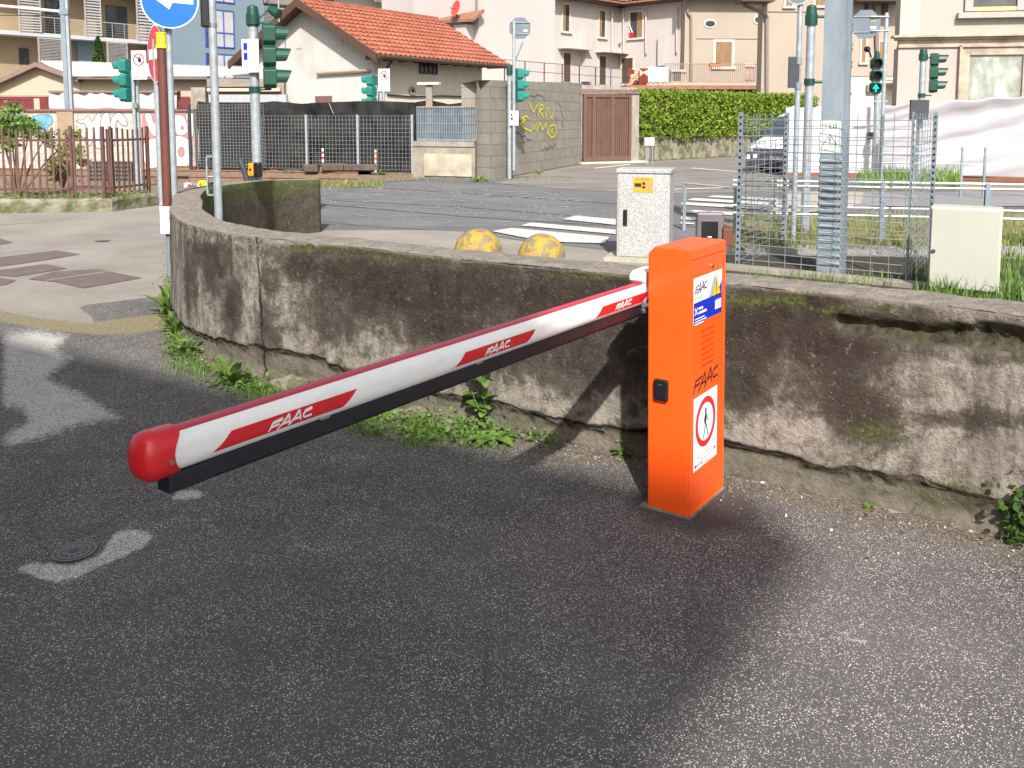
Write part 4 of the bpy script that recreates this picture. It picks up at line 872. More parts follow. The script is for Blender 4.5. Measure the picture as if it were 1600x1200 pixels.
t, c, zt = pole('mandatory_direction_sign', 'round blue sign with a white left arrow on a grey pole', 'road sign', 268.5, 200, 10.3, .040, -20, ztop=3.05)
ctr = D(265, 1, 10.2); n_ = Vector((.25, -1, 0)).normalized(); T = frame(ctr, Vector((1, .25, 0)), n_); mb = MB()
mb.disc(T, .312, 0, WHITES, 48); mb.disc(T, .298, .002, BLUESIGN, 48); mb.disc(T, .312, -.012, DARKP, 48)
k = 10.2 / F
mb.add([T @ Vector(((x - 265) * k, -(y - 1) * k, .004)) for x, y in ((228, -13), (267, -34), (265, -16), (300, -13), (299, 6), (269, 4), (264, 14))], [(0, 2, 6), (2, 1, 0)][:1] + [(0, 1, 2), (2, 3, 4, 5), (2, 5, 6)], WHITES); mb.build('sign_disc', t)
t, c, zt = pole('no_entry_sign', 'faded round no entry sign seen edge on, on a pale blue grey pole', 'road sign', 250, 300, 14.6, .047, 60, base=(252, 320), ztop=2.75)
ctr = D(242.5, 84, c.y - .08); n_ = Vector((-.80, -.60, 0)); T = frame(ctr, n_.cross(Zv) * -1, n_); mb = MB(); mb.disc(T, .475, 0, WHITES, 48); mb.disc(T, .455, .002, REDSIGN, 48); mb.box(-.37, .37, -.085, .085, .003, .005, WHITES, T); mb.disc(T, .475, -.02, DARKP, 48); mb.build('sign_disc', t)
BROWN = M('brown_painted_pole', (.135, .045, .032), (.105, .036, .027), .5, scale=6)
c = G(266, 438); c = Vector((c.x, c.y, 0)); t = thing('brown_post', 'tall brown post with a yellow cap and a pale grey box at mid height', 'post', c); zb = D(264, 364, c.y).z; zm = D(262, 322, c.y).z; zt = D(254, 72, c.y).z
mb = MB(); mb.cyl(c, c + Zv * (zb + .05), .024, .024, 16, GALV2); mb.build('lower_tube', t, smooth=True)
mb = MB(); mb.cyl(c + Zv * (zb + .05), c + Zv * zt, .040, .040, 20, BROWN); mb.build('upper_tube', t, smooth=True)
mb = MB(); mb.box(-.048, .042, -.062, -.0405, zb, zm, WHITEP, Matrix.Translation(c)); mb.box(-.048, .042, -.0405, .03, zb, zb + .045, WHITEP, Matrix.Translation(c)); mb.build('box', t, bevel=.004)
zc = D(254, 53, c.y).z; mb = MB(); YC = M('yellow_plastic', (.80, .58, .03), (.75, .52, .03), .45); mb.cyl(c + Zv * (zt - .02), c + Zv * (zt + .01), .052, .050, 20, YC); mb.cyl(c + Zv * (zt + .01), c + Zv * zc, .041, .044, 20, YC); mb.cyl(c + Zv * zc, c + Zv * (zc + .012), .048, .048, 20, YC); mb.build('cap', t, smooth=True)
mb = MB(); mb.cyl(c + Zv * .45, c + Zv * .47, .028, .028, 14, CHROME); mb.build('strap', t)

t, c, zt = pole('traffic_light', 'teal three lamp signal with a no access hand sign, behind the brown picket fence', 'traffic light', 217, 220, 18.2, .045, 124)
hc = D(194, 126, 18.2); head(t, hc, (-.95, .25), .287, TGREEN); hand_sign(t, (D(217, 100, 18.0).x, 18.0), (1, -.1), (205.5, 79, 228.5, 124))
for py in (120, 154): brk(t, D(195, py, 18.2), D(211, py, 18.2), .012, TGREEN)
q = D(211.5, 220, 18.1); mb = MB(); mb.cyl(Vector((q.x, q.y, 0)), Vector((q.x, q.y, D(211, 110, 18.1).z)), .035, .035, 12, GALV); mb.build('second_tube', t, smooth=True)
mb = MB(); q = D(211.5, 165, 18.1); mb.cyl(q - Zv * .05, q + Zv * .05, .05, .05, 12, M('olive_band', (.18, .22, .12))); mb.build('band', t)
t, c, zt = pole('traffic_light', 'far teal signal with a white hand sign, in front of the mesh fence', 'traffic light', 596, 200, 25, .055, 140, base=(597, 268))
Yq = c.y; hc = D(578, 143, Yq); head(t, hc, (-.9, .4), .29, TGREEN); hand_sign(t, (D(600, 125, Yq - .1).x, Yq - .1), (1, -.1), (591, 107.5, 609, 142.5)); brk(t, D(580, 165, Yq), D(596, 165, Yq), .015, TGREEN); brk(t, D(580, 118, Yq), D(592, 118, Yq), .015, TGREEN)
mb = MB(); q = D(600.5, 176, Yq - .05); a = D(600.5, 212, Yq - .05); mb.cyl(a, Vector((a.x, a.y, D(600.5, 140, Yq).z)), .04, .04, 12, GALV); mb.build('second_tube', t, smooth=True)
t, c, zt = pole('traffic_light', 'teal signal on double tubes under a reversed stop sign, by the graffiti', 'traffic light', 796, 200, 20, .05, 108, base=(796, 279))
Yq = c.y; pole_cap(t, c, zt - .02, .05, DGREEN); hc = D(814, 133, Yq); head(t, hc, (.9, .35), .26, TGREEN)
for py in (112, 160): brk(t, D(797, py, Yq), D(808, py, Yq), .015, DGREEN)
q = D(803, 200, Yq - .06); mb = MB(); mb.cyl(Vector((q.x, q.y, 0.2)), Vector((q.x, q.y, D(803, 33, Yq).z)), .038, .038, 12, GALV); mb.build('second_tube', t, smooth=True)
def octo(t, ctr, r, d, m=None):
    f = Fr((ctr.x, ctr.y), d); T = f.mtx(0, ctr.z, 0); m = m or M('grey_sign_back', (.10, .125, .155), (.125, .15, .18), .6, scale=3)
    mb = MB(); mb.prism([(r * math.cos(R(22.5 + 45 * k)), r * math.sin(R(22.5 + 45 * k))) for k in range(8)], -.012, 0, m, T); o = mb.build('sign_back', t)
    mb = MB(); 
    for y in (.5, -.5): mb.box(-r * .8, r * .9, y * r - .015, y * r + .015, 0, .02, GALV2, T)
    mb.box(r * .3, r * .68, .14 * r, .28 * r, .0, .002, M('green_label', (.16, .30, .08)), T); mb.box(r * .3, r * .66, -.28 * r, -.14 * r, .0, .002, WHITES, T); mb.build('stiffener', o)
octo(t, D(812.5, 44, Yq + .02), 17.5 / F * Yq, (1, .1))
f, T, mb, u0, u1, z0, z1 = plate(t, 'x', (q.x, q.y - .05), (1, -.15), (796, 173, 810, 196), WHITES); W = u1 - u0; mb.box(u0 + W * .12, u0 + W * .4, z0 + W * .6, z0 + W * .9, 0, .002, BLUES, T); mb.box(u0 + W * .12, u0 + W * .35, z0 + W * 1.05, z0 + W * 1.3, 0, .002, BLUES, T); mb.box(u0 + W * .05, u1 - W * .05, z0 + W * .04, z0 + W * .14, 0, .002, M('coral', (.75, .25, .15)), T); mb.box(u1 - W * .3, u1 - W * .1, z0 + W * .6, z0 + W * 1.35, 0, .002, M('pinkish', (.7, .4, .4)), T); mb.build('sign_panel', t)
mb = MB(); mb.cyl(D(804, 97, Yq), D(817, 66, Yq - .1), .02, .02, 8, GALV); mb.build('stay', t)

c = D(111, 200, 26); c = Vector((c.x, c.y, 0)); t = thing('catenary_pole', 'slender grey tram line pole with a pale cross tube, far left behind the fence', 'pole', c)
mb = MB(); T = Matrix.Translation(c); mb.box(-.10, .03, -.12, .0, 0, 6.5, GALV2, T); mb.box(.035, .115, -.10, .0, 0, 6.5, GALV, T); mb.build('shaft', t)
mb = MB(); mb.cyl(D(104, 19, 26), D(-150, -5, 26), .045, .045, 12, M('pale_tube', (.6, .57, .55), (.5, .47, .45), .5)); mb.cyl(D(104, 24, 26), D(-150, 24, 26), .014, .014, 6, DARKP); mb.build('cross_tube', t)
mb = MB(); z = D(111, 19, 26).z; mb.box(-.13, .14, -.14, .02, z - .08, z + .08, GALV2, T); mb.build('collar', t)

# right group -----------------------------------------------------------
c = G(1239, 383); t, c, zt = pole('sign_post', 'slim grey pole with a dark box halfway up, left of the cage signal pole', 'pole', 0, 0, 0, .030, 0, base=(1239, 383), ztop=3.2); Yq = c.y
f = Fr((D(1241, 110, Yq - .05).x, Yq - .05), (1, -.2)); u0, u1, z0, z1 = f.rect(1232, 88, 1250, 137); mb = MB(); mb.box(u0, u1, z0, z1, .035, .07, DARKP, f.mtx(0, 0, -.1)); mb.build('dark_box', t, bevel=.006)
for py in (95, 134): band(t, c, D(1245, py, Yq).z, .030, GALV2)
ctr = D(1246, -14, Yq - .05); T = frame(ctr, Vector((1, .1, 0)), Vector((.1, -1, 0))); mb = MB(); mb.disc(T, .155, .0, M('grey_sign_back'), 32); mb.disc(T, .155, .01, GALV, 32, .14); mb.build('sign_back', t)
t, c, zt = pole('traffic_light', 'grey signal pole with green cap, lamps hidden behind the tram pole', 'traffic light', 0, 0, 0, .052, 0, base=(1257, 366), ztop=D(1262, 24, G(1257, 366).y).z); Yq = c.y
pole_cap(t, c, zt, .052); hc = D(1307, 76, Yq); head(t, hc, (.55, .8), .27, DGREEN)
for py in (26, 128): z = D(1262, py, Yq).z; band(t, c, z, .052); brk(t, Vector((c.x, c.y, z)), Vector((hc.x, c.y, z)), .018)
t, c, zt = pole('traffic_light', 'signal facing the camera with its bottom green arrow lit', 'traffic light', 1368, 200, 21.5, .075, 147, base=(1366, 278)); Yq = c.y
hc = D(1369, 118.5, Yq - .05); head(t, hc, (-.22, -1), .285, DGREEN, lit=-1); pole_cap(t, Vector((hc.x, hc.y, 0)), D(1370, 88, Yq).z, .05)
mb = MB(); mb.tube([D(1361, 90, Yq), D(1359, 82, Yq), D(1357, 78, Yq)], .02, 8, BLACKP); mb.ball(D(1355, 77, Yq - .05), .075, BLACKP, 14, 8); mb.build('warning_bell', t)
mb = MB(); mb.box(-.1, .0, -.1, .0, 0, .16, DARKP, Matrix.Translation(D(1362, 217, Yq - .05))); mb.build('button_box', t)
t, c, zt = pole('stop_sign', 'stop sign seen from behind on a thin pole right of the tram pole', 'road sign', 1377, 235, 20.5, .045, 20); Yq = c.y; octo(t, D(1353, 38, Yq), 23.5 / F * Yq, (1, -.1))
for py in (26, 48): brk(t, D(1360, py, Yq - .05), D(1389, py, Yq - .05), .018, GALV)
mb = MB(); z = D(1376, 158, Yq).z; mb.box(-.35, .1, -.02, .02, z - .015, z + .015, GALV, Matrix.Translation(c)); mb.build('cross_bar', t)
t, c, zt = pole('traffic_light', 'dark green signal seen side on beside the corner building, grey box below', 'traffic light', 1436, 240, 18.8, .062, 84); Yq = c.y
pole_cap(t, c, zt - .02, .062); hc = D(1463, 114, Yq); head(t, hc, (.93, -.32), .275, DGREEN, w_=.20)
for py in (90, 149): band(t, c, D(1441, py, Yq).z, .062); brk(t, D(1441, py, Yq), D(1455, py, Yq), .015)
f = Fr((D(1432, 170, Yq - .1).x, Yq - .1), (1, -.05)); u0, u1, z0, z1 = f.rect(1418, 156, 1446.5, 187); mb = MB(); mb.box(u0, u1, z0, z1, .17, .25, DARKP, f.mtx(0, 0, -.08)); mb.build('grey_box', t, bevel=.01)

# railings --------------------------------------------------------------
def railing(name, label, Y0, Y1, x0, x1, rails, posts, r, pr_):
    a = D(x0, 300, Y0); b = D(x1, 300, Y1); t = thing(name, label, 'railing', (a.x, a.y, 0)); 
    for z in rails: mb = MB(); mb.cyl(Vector((a.x, a.y, z)), Vector((b.x, b.y, z)), r, r, 10, M('pale_galvanised_tube', (.50, .52, .53), (.42, .44, .45), .4, .4)); mb.build('rail', t, smooth=True)
    for x in posts:
        k = (x - x0) / (x1 - x0); p = a.lerp(b, k); mb = MB(); mb.box(-pr_, pr_, -pr_ * .6, pr_ * .6, 0, max(rails) + .01, GALV2, Matrix.Translation((p.x, p.y, 0))); mb.build('post', t)
railing('tram_railing', 'long four bar tubular railing crossing behind the wire cage', 10.4, 9.6, 1145, 1720, (.735, .68, .44, .35), (1232, 1391, 1463 + 90, 1690), .016, .03)
railing('thin_railing', 'thin far railing in front of the white sheeting', 16.5, 15.3, 1374, 1720, (.92, .80, .62), (1376, 1430, 1507, 1543, 1640), .010, .02)
railing('guard_rail', 'short low rail at the street corner left of the cage', 11.5, 10.6, 1066, 1160, (.62,), (1070, 1150), .012, .02)
for px, py, lab in ((1168, 272, 'dark bollard with a white top in front of the van'), (1179, 271, 'lower dark bollard close to the van bumper')):
    c = G(px, py); t = thing('street_bollard', lab, 'bollard', c, 'bollards by the van'); mb = MB(); mb.cyl(c, c + Zv * .40, .055, .05, 14, DARKP); mb.build('shaft', t, smooth=True); mb = MB(); mb.cyl(c + Zv * .40, c + Zv * .48, .055, .055, 14, WHITEP); mb.ball(c + Zv * .48, .055, WHITEP, 14, 5, True, (1, 1, .6)); mb.build('top', t, smooth=True)

# ================================================================== UNSEEN BUILDING SHAPED TO SHADE THE FOREGROUND (behind the camera)
sc_ = G(1222, 812); H_ = 9.5; dv = Vector((SUN_AZ[0], SUN_AZ[1], 0)).normalized() * (H_ / math.tan(SUN_EL)); C_ = sc_ + dv
U_ = Vector((-.853, .522, 0)).normalized(); V_ = Vector((-.56, -.83, 0)).normalized(); t = thing('unseen_shading_building', 'unseen building behind the camera, shaped to cast the shadow over the near asphalt', 'building', C_)
TB_ = frame2((C_.x, C_.y, 0), U_, V_, Zv); mb = MB(); mb.box(0, 22, 0, 12, H_ - .25, H_, M('roof_slab', (.3, .28, .25)), TB_); mb.build('roof', t)
mb = MB(); mb.prism([(1.9, 2.2), (21.5, 2.2), (21.5, 11.5), (1.9, 11.5)], 0, H_ - .25, M('ochre_plaster', (.52, .42, .30), (.45, .36, .26), .9, scale=1), frame2((C_.x, C_.y, 0), U_, V_, Zv)); mb.build('wall', t)
for i in range(5):
    for j in (1, 4.2):
        mb = MB(); mb.box(3.2 + i * 3, 4.2 + i * 3, 2.14, 2.21, j, j + 1.5, GLASSD, frame2((C_.x, C_.y, 0), U_, V_, Zv)); mb.build('window', t)

# ================================================================== BUILDINGS
def wallbox(nm, t, f, x0, x1, ztop, m, dep=6.0, zbot=0.0, n1=0.0, y=100):
    mb = MB(); u0, u1 = sorted((f.at(x0, y)[0], f.at(x1, y)[0])); f.box(mb, u0, u1, zbot, ztop, n1 - dep, n1, m); return mb.build(nm, t), u0, u1
def fbox(nm, t, f, rect, n0, n1, m, bevel=0):
    mb = MB(); u0, u1, z0, z1 = f.rect(*rect); f.box(mb, u0, u1, z0, z1, n0, n1, m); return mb.build(nm, t, bevel=bevel), (u0, u1, z0, z1)
FRW = M('pale_window_surround', (0.496, 0.464, 0.400), (0.440, 0.408, 0.352), .8)
DKB = M('dark_brown_wood', (.085, .045, .028), (.055, .03, .02), .6)
SHUT = M('ochre_shutter', (0.255, 0.141, 0.066), (0.201, 0.113, 0.053), .7, scale=3)
def window(t, f, rect, kind='dark', fr=.08, frm=None, sill=True, nm='window'):
    u0, u1, z0, z1 = f.rect(*rect); frm = frm or FRW; mb = MB()
    f.box(mb, u0 - fr, u0, z0, z1 + fr, 0, .05, frm); f.box(mb, u1, u1 + fr, z0, z1 + fr, 0, .05, frm); f.box(mb, u0, u1, z1, z1 + fr, 0, .05, frm)
    if sill: f.box(mb, u0 - fr * 1.6, u1 + fr * 1.6, z0 - fr, z0, 0, .12, frm)
    wn = mb.build(nm, t)
    if kind == 'shutter':
        for a, b in ((u0, (u0 + u1) / 2 - .01), ((u0 + u1) / 2 + .01, u1)):
            mb = MB(); f.box(mb, a, b, z0, z1, 0, .02, SHUT); n = 14
            for i in range(n): z = z0 + (z1 - z0) * (i + .3) / n; f.box(mb, a + .04, b - .04, z, z + (z1 - z0) / n * .5, .02, .032, SHUT)
            mb.build('shutter', wn)
    else:
        m = {'dark': GLASSD, 'door': DKB, 'half': GLASSD}[kind]; mb = MB(); f.box(mb, u0, u1, z0, z1, 0, .012, m); mb.build('pane' if kind != 'door' else 'leaf', wn)
        if kind == 'half': mb = MB(); f.box(mb, u0, u0 + (u1 - u0) * .45, z0, z1, .012, .03, SHUT); mb.build('shutter', wn)
        if kind == 'dark':
            mb = MB(); f.box(mb, (u0 + u1) / 2 - .02, (u0 + u1) / 2 + .02, z0, z1, .012, .025, DKB); mb.build('mullion', wn)
    return wn
def tiled_slope(nm, t, e0, e1, r0, r1, m=TILES, pitch=.24, rows_=.36, thick=.10):
    """pantiled roof plane: eave e0-e1, ridge r0-r1"""
    mb = MB(); L = (e1 - e0).length; nrm = (e1 - e0).cross(r0 - e0).normalized(); nrm = nrm if nrm.z > 0 else -nrm
    nc = int(L / pitch * 4); H_ = ((r0 - e0).length + (r1 - e1).length) / 2; nr = int(H_ / rows_) ; V = []; 
    for j in range(nr + 1):
        for side in (0, 1):
            v = min(1, (j + side) / (nr + 1)); 
            for i in range(nc + 1):
                u = i / nc; p = (e0.lerp(e1, u)).lerp(r0.lerp(r1, u), v); V.append(p + nrm * (.055 * abs(math.sin(math.pi * i / 4 )) + (.045 if side == 0 else 0)))
    k = nc + 1; fs = []
    for j in range(2 * (nr + 1) - 1):
        for i in range(nc): fs.append((j * k + i, j * k + i + 1, (j + 1) * k + i + 1, (j + 1) * k + i))
    mb.add(V, fs, m); a = nrm * -thick; mb.add([e0, e1, r1, r0, e0 + a, e1 + a, r1 + a, r0 + a], [(4, 5, 6, 7), (0, 1, 5, 4), (1, 2, 6, 5), (2, 3, 7, 6), (3, 0, 4, 7)], DKB)
    return mb.build(nm, t)
WHITEW = M('white_render', (0.442, 0.434, 0.411), (0.355, 0.343, 0.316), .9, scale=.9, lo=.5, hi=.75, bump=.2, bscale=8)
CREAMR = M('cream_side_render', (0.544, 0.510, 0.416), (0.476, 0.442, 0.357), .9, scale=1.2)  # cream colour of the white house's side wall
# white gabled house -------------------------------------------------------
def white_house():
    cx_ = D(585, 150, 29); C0 = Vector((cx_.x, 29, 0)); d = Vector((.557, .83, 0)).normalized(); e = Vector((-d.y, d.x, 0)); Wd = 5.9; Lh = 6.0
    t = thing('white_house', 'white gabled house with an orange pantile roof behind the black netting', 'house', C0); ze = 3.62; zr = ze + 1.62
    T = frame2(C0, e, d, Zv); mb = MB()
    mb.add([T @ Vector(p) for p in ((0, 0, 0), (Wd, 0, 0), (Wd, 0, ze), (Wd / 2, 0, zr), (0, 0, ze), (0, Lh, 0), (Wd, Lh, 0), (Wd, Lh, ze), (Wd / 2, Lh, zr), (0, Lh, ze))], [(0, 1, 2, 3, 4), (9, 8, 7, 6, 5), (1, 6, 7, 2)], WHITEW)
    mb.add([T @ Vector(p) for p in ((0, 0, 0), (0, Lh, 0), (0, Lh, ze), (0, 0, ze))], [(0, 1, 2, 3)], CREAMR); mb.build('wall', t)
    ov = .65; k = (zr - ze) / (Wd / 2); zo = ze - ov * k + .12; P = lambda x, y, z: T @ Vector((x, y, z))
    e0, e1, r0, r1 = P(-ov, -.55, zo), P(-ov, Lh + 1.0, zo), P(Wd / 2, -.55, zr + .12), P(Wd / 2, Lh + 1.0, zr + .12)
    tiled_slope('roof_slope', t, e0, e1, r0, r1); tiled_slope('roof_slope', t, P(Wd + ov, -.55, zo), P(Wd + ov, Lh + 1.0, zo), r0, r1)
    mb = MB(); mb.cyl(r0 + Zv * .02, r1 + Zv * .02, .10, .10, 8, TILES); mb.build('ridge', t)
    mb = MB(); bs = Vector((0, 0, .22))
    for a, b in ((P(-ov, -.58, zo), P(Wd / 2, -.58, zr + .12)), (P(Wd / 2, -.58, zr + .12), P(Wd + ov, -.58, zo))):
        mb.add([a + Vector((0, 0, .06)), b + Vector((0, 0, .06)), b - bs, a - bs, a + Vector((0, 0, .06)) + d * .06, b + Vector((0, 0, .06)) + d * .06, b - bs + d * .06, a - bs + d * .06], [(0, 1, 2, 3), (4, 5, 6, 7), (0, 1, 5, 4), (2, 3, 7, 6)], DKB)
    mb.build('barge_board', t)
    mb = MB(); mb.cyl(e0 - Zv * .03 - e * .06, e1 - Zv * .03 - e * .06, .08, .08, 8, DKB); mb.build('gutter', t)
    for y in np.arange(-.3, Lh + .9, .75): mb = MB(); mb.box(-ov + .05, .1, y, y + .10, 0, .12, DKB, T @ Matrix.Translation((0, 0, zo - .14)) @ Matrix.Shear('XY', 4, (0, 0)) if False else T @ Matrix.Translation((0, 0, zo - .10))); mb.build('rafter', t)
    mb = MB(); mb.tube([P(-ov + .02, .25, zo - .05), P(-.12, .18, zo - .65), P(-.06, .15, zo - 1.5), P(-.06, .15, .3)], .045, 8, DKB); mb.build('downpipe', t)
    fg = Fr((C0.x, C0.y), (e.x, e.y)); fe = Fr((C0.x, C0.y), (d.x, d.y))
    for r_ in ((463, 67, 472, 76), (526, 64, 537, 72)): o, _ = fbox('vent', t, fg, r_, 0, .02, M('vent_stone', (.50, .46, .38), (.35, .32, .26), .8))
    fbox('blocked_door', t, fg, (493, 150, 519, 162), 0, .02, M('brown_recess', (.16, .08, .06), (.12, .07, .05), .8))
    o, q = fbox('window', t, fe, (655, 84, 681, 115), 0, .04, GLASSD); mb = MB(); 
    for i in range(5): u = q[0] + (q[1] - q[0]) * i / 4; fe.box(mb, u - .02, u + .02, q[2], q[3], .04, .07, BLACKP)
    for j in range(4): z = q[2] + (q[3] - q[2]) * j / 3; fe.box(mb, q[0], q[1], z - .02, z + .02, .04, .065, BLACKP)
    mb.build('grille', o)
    mb = MB(); u, z = fe.at(643, 142); c = fe.p(u, z, .0); mb.cyl(c, c + fe.nn.to_3d() * .06, .16, .15, 16, CONC); mb.cyl(c + fe.nn.to_3d() * .06, c + fe.nn.to_3d() * .08, .06, .06, 12, BLACKP); mb.build('pipe_outlet', t)
    mb = MB(); pts = [fe.p(*fe.at(x, y), .04) for x, y in ((604, 148), (640, 151), (690, 150), (742, 152))]; mb.tube(pts, .03, 6, BLACKP); mb.build('cable', t)
    mb = MB(); a = fg.p(*fg.at(498, 115), .1); b = fg.p(*fg.at(582, 110), .1); mb.cyl(a, b, .045, .045, 8, M('rusty_pipe', (.36, .26, .18), (.26, .18, .13), .8)); mb.build('roof_pipe', t)
    mb = MB(); q = P(Wd / 2 + .6, -.8, 0); mb.cyl(Vector((q.x, q.y, zr - .6)), Vector((q.x, q.y, zr + 2.0)), .025, .02, 8, GALV); mb.build('mast', t)
white_house()

# pink and tan courtyard houses -----------------------------------------------
PINK = M('pale_pink_render', (0.433, 0.397, 0.384), (0.398, 0.360, 0.344), .9, scale=.35, lo=.4, hi=.7, bump=.2, bscale=5); TAN = M('tan_render', (0.326, 0.275, 0.224), (0.286, 0.239, 0.193), .9, scale=.3, lo=.4, hi=.7, bump=.2, bscale=5)
TILE2 = M('old_brown_tiles', (.28, .13, .08), (.20, .10, .07), .8, scale=3)
def pipe(t, f, pts, r=.06, m=None, nm='downpipe'):
    mb = MB(); mb.tube([f.p(*f.at(x, y), .12) for x, y in pts], r, 8, m or M('brown_grey_pipe', (.22, .17, .15), (.17, .14, .12), .5)); mb.build(nm, t)
def pink_house():
    ic = D(967, 100, 56); d = Vector((.68, .73)).normalized(); e = Vector((-d.y, d.x)); fl = Fr((ic.x, 56), (d.x, d.y)); fr = Fr((ic.x, 56), (e.x, e.y))
    t = thing('pink_house', 'pale pink two storey house with brown doors above the terrace', 'house', (ic.x, 56, 0)); zt = fl.at(966, 12)[1]
    uL = fl.at(748, 60)[0]; mb = MB(); fl.box(mb, uL, 3.0, 0, zt, -8, 0, PINK); mb.build('wall', t)
    uR = fr.at(1069, 60)[0]; mb = MB(); fr.box(mb, min(uR, 0), -.0, 0, zt, -7.5, 0, PINK); mb.build('wall', t)
    mb = MB(); fl.box(mb, uL - .01, 0.05, zt, zt + .10, -.2, .75, DKB); fl.box(mb, uL, .8, zt + .10, zt + .2, -.2, .85, TILE2); mb.build('eave', t)
    mb = MB(); fr.box(mb, min(uR, 0) - .3, .7, zt, zt + .10, -.2, .7, DKB); fr.box(mb, min(uR, 0) - .3, .8, zt + .1, zt + .2, -.2, .8, TILE2); mb.build('eave', t)
    a = fl.p(uL, zt + .2, .8); b = fl.p(.8, zt + .2, .8); c = fl.p(.8, zt + 2.2, -4); d_ = fl.p(uL, zt + 2.2, -4); tiled_slope('roof_slope', t, a, b, d_, c, TILE2, .3, .4)
    a = fr.p(.8, zt + .2, .75); b = fr.p(uR - .3, zt + .2, .75); c = fr.p(uR - .3, zt + 2.2, -4); d_ = fr.p(.8, zt + 2.2, -4); tiled_slope('roof_slope', t, b, a, c, d_, TILE2, .3, .4)
    for r_, k in (((815, -30, 829, 27), 'dark'), ((879, 7, 889, 49), 'half'), ((936, 17, 945, 58), 'half')): window(t, fl, r_, k, .12)
    for r_ in ((816, 77, 829, 128), (880, 83, 891, 128), (936, 88, 946, 132)): window(t, fl, r_, 'door', .10, sill=False, nm='door')
    window(t, fr, (985, 19, 1004, 59), 'half', .12); window(t, fr, (972, 91, 989, 130), 'door', .12, sill=False, nm='door')
    for x, y0, y1 in ((789, -20, 66), (856, -20, 73), (954, 17, 80)): pipe(t, fl, [(x, y0), (x, y1)], .06, M('pale_pipe', (.5, .42, .40)))
    for x, y0, y1 in ((976, 15, 82), (1011, 14, 84), (1059, 12, 82)): pipe(t, fr, [(x, y0), (x, y1)], .055, M('pale_pipe'))
    pipe(t, fl, [(966, 14), (969, 20), (969, 66), (965, 70)], .07)
    for x, y in ((880, 76), (938, 82)): mb = MB(); u, z = fl.at(x, y); fl.box(mb, u - .5, u + 1.9, z - .03, z, 0, .75, M('plastic_canopy', (.45, .43, .36), (.4, .38, .32), .4)); mb.build('canopy', t)
    fbox('chimney_breast', t, fl, (908, 50, 918, 128), 0, .35, PINK); fbox('chimney_breast', t, fr, (1032, 54, 1041, 103), 0, .3, PINK)
    # the projecting left block, lit side
    ax_ = D(748, 60, 45.5); f2 = Fr((ax_.x, 45.5), (e.x, e.y)); t2 = thing('pink_annexe', 'pale pink block with a small tiled canopy, behind the orange roof', 'house', (ax_.x, 45.5, 0)); u1 = f2.at(646, 60)[0]
    mb = MB(); f2.box(mb, min(0, u1), max(0, u1), 0, 11, -6, 0, PINK); mb.build('wall', t2)
    u0, u1_, z0, z1 = f2.rect(690, 27, 757, 34); mb = MB(); mb.add([f2.p(u0, z1 + .3, 0), f2.p(u1_, z1 + .1, 0), f2.p(u1_, z0 + .1, .8), f2.p(u0, z0, .8), f2.p(u0, z1 + .12, 0), f2.p(u1_, z1 - .05, 0), f2.p(u1_, z0 - .05, .8), f2.p(u0, z0 - .15, .8)], [(0, 1, 2, 3), (4, 5, 6, 7), (3, 2, 6, 7), (0, 3, 7, 4), (1, 2, 6, 5)], TILE2); mb.build('canopy', t2)
    fbox('porch', t2, f2, (722, 40, 741, 120), 0, .6, PINK); mb = MB(); pipe(t2, f2, [(747, -10), (747, 27)], .06)
    q = f2.p(*f2.at(733, 16), .9); t3 = thing('satellite_dish', 'red satellite dish on the small tiled canopy of the pink block', 'satellite dish', q - Zv * .4)
    n_ = Vector((-.75, -.6, .25)).normalized(); Td = frame(q, Vector((.6, -.75, 0)), n_); mb = MB(); vs = []; nn_ = 20; RD = M('red_dish', (.55, .07, .05), (.48, .06, .05), .5)
    for j in range(5):
        for i in range(nn_): r = .36 * j / 4; vs.append(Td @ Vector((r * math.cos(6.2832 * i / nn_), r * math.sin(6.2832 * i / nn_) * 1.15, .45 * r * r)))
    mb.add(vs, [(j * nn_ + i, j * nn_ + (i + 1) % nn_, (j + 1) * nn_ + (i + 1) % nn_, (j + 1) * nn_ + i) for j in range(4) for i in range(nn_)], RD); mb.build('dish', t3)
    mb = MB(); mb.tube([q, q + n_ * .45 - Zv * .1], .015, 6, DARKP); mb.cyl(q, q - Zv * .5, .03, .03, 8, DARKP); mb.build('arm', t3)
pink_house()
